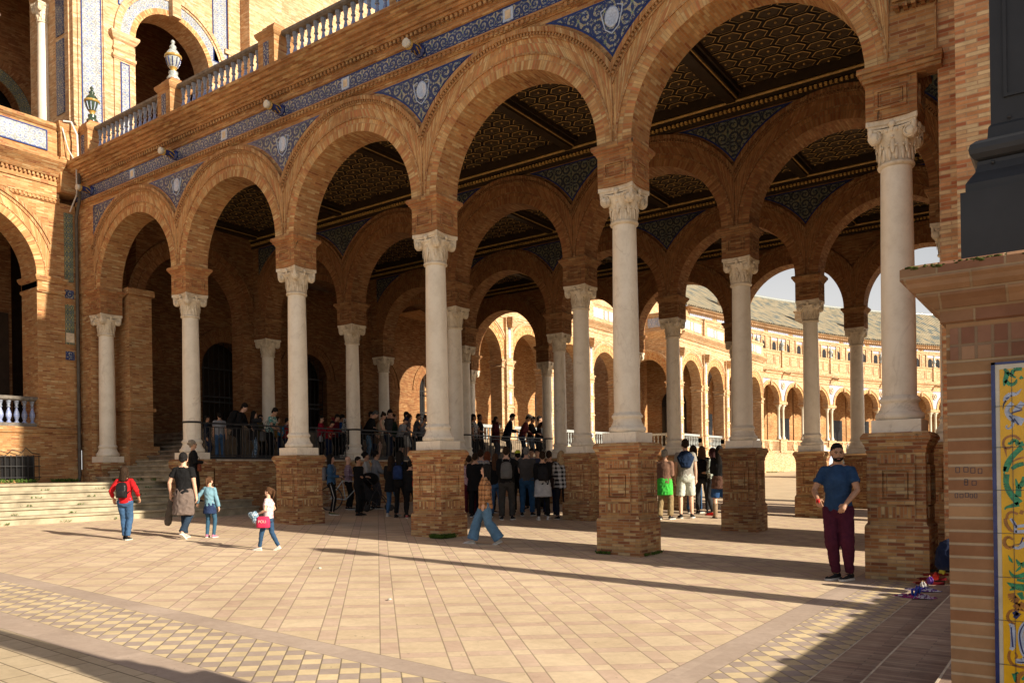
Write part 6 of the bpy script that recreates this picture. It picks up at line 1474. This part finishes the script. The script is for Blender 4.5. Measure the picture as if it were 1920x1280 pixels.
# ---- crowd leaning over the gallery railing
A90 = -math.pi/2
UP = [
 (415,757,-.25, 30,'down','down',0,'boy in grey t-shirt and jeans at the left end of the gallery railing', dict(sk=SKT,face=0,hair=('short',BLK),top=('tee',fab((.24,.25,.27))),bot=('jeans',JB),shoe=BW)),
 (449,747,0,-88,'rail','fwd',.28,'tall young man in black coat with a bulky black backpack leaning on the railing', dict(sk=SKL,hair=('messy',BLK),top=('coat',KB),bot=('trousers',KB),shoe=BS_,w=1.05,ex=[('backpack',KB,1.35)])),
 (477,757,0,-75,'fwd','phone',.08,'woman with long black hair in charcoal jacket raising a phone', dict(sk=SKL,f=1,hair=('long',BLK),top=('coat',fab((.03,.03,.033))),bot=('jeans',fab((.07,.14,.24),'floral',(.30,.40,.50))),shoe=BW)),
 (507,758,.05,-100,'rail','rail',.30,'young person in teal patterned shirt leaning forearms on the railing', dict(sk=SKT,hair=('messy',BLK),top=('tee',fab((.07,.36,.34),'floral',(.60,.60,.55),(.01,.02,.03))),bot=('trousers',KB),shoe=WS,ex=[('bag',GR,(.26,-.10,.80,.12,.16))])),
 (392,762,-.45,-80,'down','down',0,'dark-clothed youth seen just right of the second column on the gallery', dict(sk=SKB,hair=('short',BLK),top=('long',fab((.015,.02,.035))),bot=('jeans',NV),shoe=BW)),
 (492,764,-.6,-60,'down','down',0,'young man in olive jacket behind the teal patterned shirt', dict(sk=SKT,hair=('short',BLK),top=('coat',fab((.05,.05,.025))),bot=('trousers',KB),shoe=BW)),
 (524,768,-.45,-95,'clasp','down',0,'woman in mustard cardigan standing back from the railing before the third column', dict(sk=SKT,f=1,hair=('long',DBR),top=('long',fab((.20,.12,.03))),bot=('jeans',NV),shoe=BW)),
 (676,772,-.5,-95,'clasp','down',0,'tall youth in grey sweater right beside the shaded second-row column', dict(sk=SKT,hair=('short',BLK),top=('long',fab((.09,.09,.10))),bot=('trousers',KB),shoe=BW)),
 (742,770,-.5,-95,'clasp','down',0,'woman in dark green top behind the cameraman and the navy cap', dict(sk=SKL,f=1,hair=('bob',DBR),top=('long',fab((.02,.05,.03))),bot=('trousers',KB),shoe=BW)),
 (539,772,-.2,-60,'rail','rail',.1,'person in red top with bright blue backpack, half hidden behind the third column', dict(sk=SKT,hair=('short',BLK),top=('long',fab((.20,.012,.015))),bot=('jeans',NV),shoe=BW,ex=[('backpack',fab((.03,.22,.42)),.95)])),
 (603,770,-.05,-95,'clasp','rail',.1,'woman in crimson top and dark glasses beside the third column', dict(sk=SKT,f=1,shades=1,hair=('bun',BLK),top=('long',fab((.25,.012,.03))),bot=('slim',KB),shoe=WS,ex=[('bag',fab((.45,.45,.48)),(.22,.10,.85,.09,.12))])),
 (617,785,.05,-115,'crossed','crossed',.35,'boy in red t-shirt resting folded arms on the railing', dict(sk=SKT,hair=('short',BLK),top=('tee',fab((.35,.012,.015))),bot=('jeans',NV),shoe=BW)),
 (630,768,-.15,-100,'cheek','fwd',.15,'person in maroon hoodie with a hand to the mouth', dict(sk=SKB,hair=('short',BLK),hood=1,top=('hoodie',fab((.12,.010,.018))),bot=('trousers',KB),shoe=WS)),
 (640,769,-.30,-85,'rail','rail',.12,'person in bright blue jacket between maroon hoodie and the column', dict(sk=SKB,hair=('messy',BLK),top=('long',fab((.02,.09,.34))),bot=('trousers',KB),shoe=BW)),
 (648,766,.0,-98,'rail','rail',.25,'person with curly black hair in black and white top leaning beside the column', dict(sk=SKB,hair=('curly',BLK),top=('long',fab((.02,.02,.02),'floral',(.50,.50,.48))),bot=('trousers',KB),shoe=BS_)),
 (690,768,.08,-92,'rail','clasp',.45,'grey-haired man in black jacket bending over the railing', dict(sk=SKL,hair=('short',(.10,.10,.10)),top=('coat',KB),bot=('jeans',JL),shoe=WS)),
 (700,764,-.5,-100,'down','down',0,'dark-haired person standing behind the grey-haired man', dict(sk=SKT,hair=('short',BLK),top=('long',KB),bot=('jeans',NV),shoe=BW)),
 (711,771,.06,-92,'rail','rail',.30,'woman with bare shoulders in beige top and brown skirt leaning on the railing', dict(sk=SKL,f=1,hair=('bun',DBR),top=('tank',fab((.42,.34,.24))),bot=('skirt',fab((.12,.075,.045))),shoe=WS)),
 (730,763,0,-115,'face','face',.12,'man in dark t-shirt holding a camera to his face with both hands', dict(sk=SKL,hair=('messy',BLK),top=('tee',fab((.05,.05,.055))),bot=('jeans',NV),shoe=BW)),
 (751,783,.08,-110,'crossed','crossed',.42,'child in navy cap and grey t-shirt resting on the railing', dict(sk=SKL,hair=('cap',BLK),capm=NV,top=('tee',fab((.30,.31,.34))),bot=('shorts',KB),shoe=WS)),
 (763,775,-.05,-105,'cheek','rail',.22,'woman resting her cheek in her hand next to the navy cap', dict(sk=SKL,f=1,hair=('long',DBR),top=('tee',fab((.10,.09,.10))),bot=('shorts',fab((.50,.50,.48))),shoe=WS)),
 (766,767,-.55,-100,'down','down',0,'man with dark cap in pale striped shirt at the back of the group', dict(sk=SKT,hair=('cap',BLK),capm=KB,top=('tee',fab((.40,.38,.38),'plaid',(.12,.12,.2),None,.05)),bot=('jeans',NV),shoe=BW)),
 (782,771,-.2,-95,'rail','rail',.15,'close-cropped man in dark grey t-shirt left of the woman with sunglasses', dict(sk=SKB,hair=('buzz',BLK),top=('tee',fab((.10,.11,.13))),bot=('trousers',KB),shoe=BW)),
 (794,778,.05,-110,'crossed','crossed',.22,'woman in sunglasses and grey tank top with folded arms near the fourth column', dict(sk=SKT,f=1,shades=1,hair=('bun',DBR),top=('tank',fab((.20,.20,.21))),bot=('trousers',KB),shoe=BW)),
 (885,782,-.1,-110,'clasp','down',.1,'dark-haired woman just right of the shaded column', dict(sk=SKT,f=1,hair=('long',BLK),top=('long',fab((.05,.02,.03))),bot=('trousers',KB),shoe=BW)),
 (892,775,.0,-100,'fwd','down',0,'person in white t-shirt with dark print at the far railing', dict(sk=SKB,hair=('curly',BLK),top=('tee',fab((.55,.54,.54),'floral',(.02,.02,.02))),bot=('trousers',KB),shoe=BW)),
 (903,775,-.2,-100,'down','down',0,'tall person in black at the far railing beside the white t-shirt', dict(sk=SKD,hair=('buzz',BLK),top=('tee',KB),bot=('trousers',KB),shoe=BW)),
 (932,781,0,-120,'face','clasp',.05,'woman with long brown hair and maroon jacket holding a hand to her mouth', dict(sk=SKT,f=1,hair=('long',DBR),top=('coat',fab((.07,.012,.018))),bot=('jeans',fab((.05,.06,.09))),shoe=BW)),
 (953,779,.0,-90,'fwd','fwd',.28,'heavy man in dark navy jacket looking down at his phone', dict(sk=SKT,hair=('short',BLK),top=('coat',fab((.012,.015,.028))),bot=('trousers',KB),shoe=BW,w=1.25)),
 (981,783,.05,-95,'rail','clasp',.35,'man in straw hat and maroon shirt leaning on the far railing', dict(sk=SKT,hair=('short',BLK),hat=fab((.62,.58,.48)),top=('long',fab((.10,.018,.022))),bot=('jeans',NV),shoe=BW,w=1.1)),
 (997,783,-.05,-110,'fwd','fwd',.12,'man with dark cap in black top looking at a screen', dict(sk=SKT,hair=('cap',BLK),capm=KB,top=('long',KB),bot=('jeans',fab((.10,.14,.20))),shoe=BW)),
 (1008,797,.05,-95,'rail','rail',.30,'shorter person in dark jacket near the sunlit column', dict(sk=SKT,hair=('bob',DBR),top=('long',fab((.02,.02,.03))),bot=('trousers',KB),shoe=BW)),
 (1015,782,-.4,-90,'down','down',0,'person in dark clothes beside the sunlit far column', dict(sk=SKB,hair=('short',BLK),top=('long',KG),bot=('trousers',KB),shoe=BW)),
]
for (px, yt, du, a, L_, R_, ln, lb, lk) in UP:
    q, h = up(px, yt, du); h = h + (ln*.38 if ln > .2 else ln*.15)
    person(q, a, h, lb, lk, L=L_, Rr=R_, lean=ln, hp=10 if ln > .1 else 0, group='spectators along the gallery railing')
# ---- crowd standing on the paving below
LO = [
 (620,955,842,-88,'down','clasp',0,'young woman in denim jacket and black side-striped trousers beside the third pier', dict(sk=SKL,f=1,hair=('long',BLK),top=('long',fab((.04,.10,.20))),bot=('slim',KB),shoe=(fab((.10,.11,.05)),M['sole_white']),ex=[('backpack',GR,.9),('stripe',)])),
 (652,946,846,-80,'down','clasp',0,'balding man in checked shirt and dark waistcoat behind the woman in black', dict(sk=SKL,hair=('bald',BRN),top=('long',fab((.35,.28,.33),'plaid',(.10,.03,.08),None,.06)),bot=('trousers',KB),shoe=BW)),
 (671,957,848,-120,'crossed','crossed',0,'dark-haired woman in black sweater and trousers with crossed arms', dict(sk=SKB,f=1,hair=('short',BLK),top=('hoodie',KB),bot=('trousers',KB),shoe=BS_,w=1.05)),
 (686,944,840,-85,'clasp','clasp',0,'curly-haired woman in white top behind the pushchair', dict(sk=SKB,f=1,hair=('curly',BLK),top=('long',fab((.45,.44,.42))),bot=('trousers',KB),shoe=BW)),
 (702,946,838,-70,'fwd','fwd',.08,'young man in grey hooded sweatshirt standing at the pushchair', dict(sk=SKB,hair=('curly',BLK),hood=1,top=('hoodie',fab((.17,.18,.20))),bot=('trousers',fab((.04,.04,.05))),shoe=BW)),
 (733,961,848,-15,'clasp','clasp',0,'woman in black sweater and cropped blue jeans with white trainers', dict(sk=SKL,f=1,face=0,hair=('long',DBR),top=('coat',KB),bot=('slim',JB),shoe=WS)),
 (749,963,840,-10,'clasp','clasp',0,'long-haired woman in black with navy and teal backpack left of the fourth pier', dict(sk=SKL,f=1,face=0,hair=('long',BLK),top=('long',KB),bot=('slim',KB),shoe=BS_,ex=[('backpack',fab((.02,.04,.12)),.85)])),
 (768,965,858,-5,'clasp','clasp',0,'person in black with red bag, cut off by the fourth pier', dict(sk=SKT,face=0,hair=('short',BLK),top=('long',KB),bot=('slim',KB),shoe=(fab((.4,.1,.1)),M['sole_white']),ex=[('bag',fab((.45,.02,.03)),(.16,-.12,1.05,.07,.11))])),
 (878,965,852,0,'down','clasp',0,'woman in pink patterned blouse and wine trousers behind the pier', dict(sk=SKT,f=1,face=0,hair=('bun',DBR),top=('long',fab((.42,.20,.22),'floral',(.55,.45,.45))),bot=('trousers',fab((.10,.012,.022))),shoe=BW)),
 (890,967,848,-5,'clasp','clasp',0,'dark-coated person between the pink blouse and the checked shirt', dict(sk=SKT,face=0,hair=('short',DBR),top=('coat',KB),bot=('trousers',KB),shoe=BW)),
 (901,964,842,-8,'clasp','fwd',0,'man in pale blue and cream checked shirt with one hand out', dict(sk=SKL,face=0,hair=('short',DBR),top=('long',fab((.46,.42,.36),'plaid',(.12,.16,.28),(.5,.5,.5),.08)),bot=('jeans',NV),shoe=BW)),
 (914,960,846,-50,'clasp','clasp',0,'woman with wavy auburn hair behind the striding plaid shirt', dict(sk=SKL,f=1,hair=('bob',(.12,.035,.015)),top=('long',KB),bot=('trousers',KB),shoe=BW)),
 (928,968,850,-5,'down','clasp',0,'woman in black top and blue jeans left of the grey backpack', dict(sk=SKL,f=1,face=0,hair=('long',BRN),top=('long',KB),bot=('jeans',JB),shoe=BW)),
 (948,974,838,0,'clasp','phone',0,'broad man in black sweater wearing a grey rounded backpack', dict(sk=SKL,face=0,hair=('short',DBR),top=('long',KB),bot=('trousers',fab((.045,.043,.04))),shoe=BW,w=1.2,ex=[('backpack',fab((.13,.13,.13)),.92)])),
 (970,962,846,5,'clasp','phone',0,'person in yellow cap raising a phone above the crowd', dict(sk=SKT,face=0,hair=('cap',BLK),capm=fab((.55,.60,.05)),top=('long',KB),bot=('trousers',KB),shoe=BW)),
 (986,968,840,-8,'clasp','clasp',0,'grey-haired man in charcoal t-shirt and blue jeans with shoulder strap', dict(sk=SKL,face=0,hair=('short',(.17,.16,.15)),top=('tee',fab((.075,.07,.068))),bot=('jeans',fab((.03,.09,.19))),shoe=BW,w=1.15)),
 (996,955,842,170,'clasp','clasp',0,'man with receding dark hair facing the camera at the back of the circle', dict(sk=SKB,hair=('short',BLK),top=('long',fab((.25,.30,.40))),bot=('trousers',KB),shoe=BW)),
 (1007,957,843,165,'clasp','clasp',0,'young man facing the camera in dark top with pale collar', dict(sk=SKT,hair=('messy',BLK),top=('long',fab((.04,.05,.09))),bot=('trousers',KB),shoe=BW)),
 (1016,976,849,0,'clasp','clasp',0,'boy with black backpack and a pale grey hoodie tied round his waist', dict(sk=SKT,face=0,hair=('short',DBR),top=('long',KB),bot=('slim',KB),shoe=WS,ex=[('backpack',fab((.018,.018,.02)),.85),('waist',fab((.42,.42,.43)),.60,'noknot')])),
 (1029,968,848,-20,'clasp','down',0,'person in dark brown jacket behind the boy with the tied hoodie', dict(sk=SKT,face=0,hair=('short',DBR),top=('coat',fab((.03,.02,.018))),bot=('jeans',NV),shoe=BW)),
 (1051,976,849,12,'clasp','clasp',0,'blonde woman in black and white checked shirt at the right of the group', dict(sk=SKL,f=1,face=0,hair=('bob',BLD),top=('loose',fab((.50,.50,.50),'check',(.012,.012,.015),None,.10)),bot=('slim',fab((.014,.016,.025))),shoe=(KB,M['sole_white']))),
 (1244,982,852,-30,'down','clasp',.1,'older man in brown shirt with bright green jacket tied at the waist', dict(sk=SKT,hair=('short',(.25,.23,.19)),top=('long',fab((.20,.11,.075))),bot=('trousers',fab((.26,.19,.10))),shoe=BW,ex=[('waist',fab((.06,.48,.06)),.62,'noknot')])),
 (1284,981,834,-8,'down','down',.03,'tall man in grey t-shirt and pale shorts with a navy sweater over his shoulders', dict(sk=SKL,face=0,hair=('short',DBR),top=('tee',fab((.30,.28,.25))),bot=('shorts',fab((.52,.55,.49))),shoe=BW,w=1.1,ex=[('shoulder_sweater',fab((.012,.025,.06)))])),
 (1299,972,846,-30,'clasp','clasp',0,'woman with dark hair in navy behind the tall man', dict(sk=SKL,f=1,face=0,hair=('long',DBR),top=('long',NV),bot=('jeans',JB),shoe=BW)),
 (1315,974,848,-15,'clasp','clasp',.05,'woman with long tawny hair and black backpack right of the tall man', dict(sk=SKL,f=1,face=0,hair=('long',BRN),top=('long',KB),bot=('slim',KG),shoe=BW,ex=[('backpack',KB,1.0)])),
 (1334,977,852,55,'clasp','down',0,'woman in white and black floral shirt and red shoes', dict(sk=SKT,f=1,hair=('bob',(.035,.012,.012)),top=('tee',fab((.55,.60,.53),'floral',(.02,.03,.025))),sl=1.4,bot=('slim',KG),shoe=(fab((.50,.02,.015)),fab((.3,.02,.015))))),
 (1348,983,848,-10,'clasp','phone',0,'woman in black top, denim shorts and tall tan boots raising a camera', dict(sk=SKL,f=1,face=0,hair=('long',BLK),top=('long',KB),bot=('shorts',fab((.02,.06,.16))),boots=1,shoe=(fab((.24,.17,.11)),M['sole_black']),ex=[('waist',fab((.10,.05,.035)),.72,'noknot')])),
]
for (px, yb, yt, a, L_, R_, ln, lb, lk) in LO:
    q, h = gp(px, yb, yt); person(q, a, h, lb, lk, L=L_, Rr=R_, lean=ln, group='crowd standing on the paving', feet={-1: (-.12,-.05,0,8), 1: (.13,.05,0,-14)})
# ================================================================ small things
# wares on the first step by the corner
def at_step(px, py, z=-1.353): d = ray(px, py); t = z/d.z; return Vector((d.x*t, d.y*t, z))
def cloth_heap(px, py, rx, ry, col, c2, lb):
    p = at_step(px, py); m = MB(); rnd = random.Random(px); G = []
    for i in range(7):
        r = i/6; G.append([(rx*r*math.cos(a)*(1+.18*math.sin(5*a+px)), ry*r*math.sin(a)*(1+.18*math.cos(4*a)), .004 + .028*(1-r*r)*(1+.5*math.sin(9*a+i*2)) + rnd.uniform(0,.008)) for a in [2*math.pi*k/28 for k in range(28)]])
    G[0] = [(0.0001*math.cos(a), .0001*math.sin(a), .035) for a in [2*math.pi*k/28 for k in range(28)]]
    m.grid(G, 0, cu=True); o = m.build('beaded_scarf', fab(col, 'floral', c2, (.5,.45,.5))); o.location = p; return tag(o, lb, 'scarf', 'wares laid out on the step')
cloth_heap(1708, 1143, .20, .085, (.30,.03,.14), (.10,.03,.10), 'magenta beaded scarf spread on the low step, nearest of the wares')
cloth_heap(1722, 1131, .17, .07, (.03,.03,.26), (.12,.03,.16), 'violet-blue beaded scarf spread behind the magenta one')
for k, (px, py, ang, lb) in enumerate(((1735,1119,20,'dark red folding fan nearest the violet scarf'),(1741,1111,25,'dark red folding fan in the middle of the row'),(1747,1103,30,'dark red folding fan stacked behind two others'),(1757,1096,15,'black and gold folding fan beside the red fans'),(1768,1088,10,'pale pink folding fan farthest back by the pedestal'))):
    p = at_step(px, py); f_ = empty('folding_fan', p, R(ang), lb, 'fan', 'folding fans on the step'); m = MB()
    G = []
    for r in (.03,.16,.165): G.append([(r*math.cos(a), r*math.sin(a), .016 + (.002 if q % 2 else -.002)*(r > .05)) for q, a in enumerate([R(10+10*t) for t in range(17)])])
    m.grid(G, 0, sm=False); m.box(-.02,.16,-.008,.008,0,.03); m.box(-.14,.01,-.008,.008,0,.03)
    m.build('leaf', fab(((.12,.008,.010),(.10,.006,.009),(.13,.010,.010),(.02,.015,.01),(.45,.22,.20))[k], rough=.4), f_)
    m = MB(); m.lathe([(.012,0),(.014,.02),(.010,.035)], 10); m.build('rivet', M['gold'], f_)
for k, (px, py, col, lb) in enumerate(((1673,1137,(.02,.05,.30),'blue'),(1679,1131,(.03,.07,.32),'bright blue, second from the near end'),(1689,1124,(.60,.58,.56),'white'),(1701,1114,(.15,.05,.30),'purple'),(1713,1106,(.50,.03,.02),'red, below the yellow pair'),(1724,1097,(.45,.42,.05),'yellow'),(1735,1089,(.50,.03,.02),'red, at the far end of the row'))):
    p = at_step(px, py+3); p.z += .035; p.x = max(p.x, -1.43)
    e = empty('castanets', p, .3*k, lb + ' castanets at the foot of the step', 'castanets', 'castanets in a row along the step')
    m_ = fab(col, rough=.3)
    for s in (-1,1):
        m = MB(); m.ell((s*.014,0,.012), (.013,.034,.042), 12, 8, M=Matrix.Rotation(s*.15, 3, 'Y')); m.ell((s*.012,0,.055),(.008,.012,.012),8,6); m.build('shell', m_, e)
    m = MB(); m.tube([(-.014,0,.06),(0,.01,.075),(.014,0,.06)], .003, 5); m.build('cord', M['gold'], e)
# navy bag leaning behind the pedestal
p = at_step(1760, 1092, -1.205); m = MB(); loftz(m, Matrix(), [(0,.17,.12),(.03,.20,.14),(.20,.19,.13),(.30,.15,.09),(.34,.06,.04)], 18, sq=.2)
bg = closed(m, 'backpack', fab((.012,.018,.045)), None, 1.0); bg.location = p + Vector((.12,.15,0)); tag(bg, 'navy blue backpack slumped on the step behind the tiled pedestal', 'backpack'); finish(bg, .012, .015, 8, 4)
# pushchair
p = on_ground(704, 950); pc = empty('pushchair', p, YAW + R(-70), 'black pushchair with a blue cloth hanging from its handle in the crowd', 'pushchair')
m = MB()
for s in (-1,1):
    m.tube([(s*.24,-.45,1.02),(s*.24,-.35,.95),(s*.24,.25,.30),(s*.2,.35,.12)], .014, 6); m.tube([(s*.24,-.30,.10),(s*.24,-.1,.5),(s*.24,.05,.75)], .013, 6)
m.tube([(-.24,-.45,1.02),(.24,-.45,1.02)], .016, 6); m.tube([(-.24,-.30,.10),(.24,-.30,.10)], .012, 6); m.build('frame', M['iron'], pc)
m = MB(); loftz(m, Matrix.Rotation(.3, 4, 'X'), [(.32,.2,.16),(.36,.22,.2),(.5,.22,.2),(.6,.21,.12,0,-.1),(.85,.2,.08,0,-.16)], 14, sq=.2); m.build('seat', KG, pc)
m = MB(); m.ell((0,-.18,.88), (.23,.26,.18), 14, 8); m.build('canopy', KB, pc)
m = MB(); m.ell((.05,-.46,.86), (.14,.05,.20), 12, 8); m.ell((-.1,-.46,.92),(.09,.05,.12),10,6); m.build('hanging_cloth', fab((.10,.13,.22)), pc)
for (x, y) in ((-.22,-.30),(.22,-.30),(-.2,.35),(.2,.35)):
    m = MB(); m.T = Matrix.Translation((x,y,.095)) @ Matrix.Rotation(R(90), 4, 'Y'); m.lathe([(.06,-.015),(.09,-.018),(.095,0),(.09,.018),(.06,.015)], 16); m.T = Matrix(); m.build('wheel', M['iron'], pc)
# bicycle
p = on_ground(640, 948); bc = empty('bicycle', p + Vector((0,.25,0)), YAW + R(-5), 'bicycle with pale silver frame parked against the low wall behind the crowd', 'bicycle')
for x in (-.52,.52):
    m = MB(); m.tube([(x + .33*math.cos(a), 0, .34 + .33*math.sin(a)) for a in [2*math.pi*k/24 for k in range(25)]], .018, 6); wv = m.build('wheel', M['iron'], bc)
    m = MB()
    for k in range(10): a = 2*math.pi*k/10; m.tube([(x,0,.34),(x+.32*math.cos(a),0,.34+.32*math.sin(a))], .003, 4)
    m.build('spokes', M['ceramic_pale'], wv)
m = MB()
for P in ([(-.52,0,.34),(-.1,0,.30),(.38,0,.78),(-.18,0,.82),(-.1,0,.30)],[(-.18,0,.82),(-.52,0,.34)],[(.36,0,.88),(.40,0,.70),(.52,0,.34)]): m.tube(P, .017, 6)
m.build('frame', M['ceramic_pale'], bc); m = MB(); m.ell((-.21,0,.93),(.13,.06,.03),10,6); m.tube([(-.19,0,.82),(-.21,0,.92)], .013, 6); m.build('saddle', M['iron'], bc)
m = MB(); m.tube([(.30,-.28,.98),(.36,-.1,.96),(.36,.1,.96),(.30,.28,.98)], .012, 6); m.tube([(.36,0,.88),(.36,0,.97)], .012, 6); m.build('handlebar', M['iron'], bc)
# two bits of litter
for (px, py, lb) in ((594,1055,'small crumpled white paper on the sunny paving, left of centre'),(723,1118,'tiny white scrap on the paving nearer the camera')):
    p = on_ground(px, py); m = MB(); rnd = random.Random(px); m.ell((0,0,.012), (.028,.02,.014), 8, 6); m.v = [v + Vector((rnd.uniform(-.006,.006),)*3) for v in m.v]; o = m.build('paper_scrap', M['ceramic_white']); o.location = p; tag(o, lb, 'litter')
# weeds in joints
def weeds(spots, n, size, lb, nm='weeds'):
    m = MB(); rnd = random.Random(len(lb))
    for (c, sx, sy) in spots:
        for _ in range(n):
            x, y = rnd.uniform(-sx, sx), rnd.uniform(-sy, sy); b = Vector(c) + Vector((x, y, 0)); 
            for q in range(3):
                a = rnd.uniform(0, 6.28); h = size*rnd.uniform(.4, 1.1); t = b + Vector((math.cos(a)*h*.7, math.sin(a)*h*.7, h)); w_ = h*.16; sd = Vector((-math.sin(a), math.cos(a), 0))*w_; md = b.lerp(t, .55) + Vector((0,0,h*.15))
                m.face([b, md - sd, t, md + sd]); 
    o = m.build(nm, M['leaf_weed']); return tag(o, lb, 'weeds', kind='stuff')
def foot(i, j, dx, dy): return (US[i]+dx, VS[j]+dy, gz(US[i]+dx, VS[j]+dy))
weeds([(foot(3,0,.30,-.42),.14,.05),(foot(3,0,.41,-.2),.04,.15)], 130, .09, 'clump of green weeds at the right foot of the fourth pier')
weeds([(foot(4,0,-.25,-.41),.12,.025),(foot(4,0,.41,.05),.02,.3)], 50, .06, 'thin weeds around the foot of the fifth pier')
weeds([((-23.0, y, -.085), .12, .35) for y in (5.5,6.4,7.3,8.2,9.0,9.8,10.9)], 60, .11, 'line of weeds along the wall above the top step')
sp_ = []
for k in range(5):
    z = -.09 - .165*(4-k) - .165
    for q in range(6): sp_.append(((-17.72 - .36*k, 6.0 + 1.2*q + .37*k, z), .02, .12))
weeds(sp_, 7, .05, 'sparse tufts growing in the joints of the pale steps')
weeds([((-21.0+.6*k, 11.3, -.085), .15, .04) for k in range(4)], 30, .09, 'weeds at the foot of the upper flight of steps')
weeds([(Vector(on_u(px, -22.0, gz(-20, 58))) , .8, .4) for px in (1452,1500,1440)], 60, .25, 'tufts of grass at the foot of the far tiled benches')
bake_all()
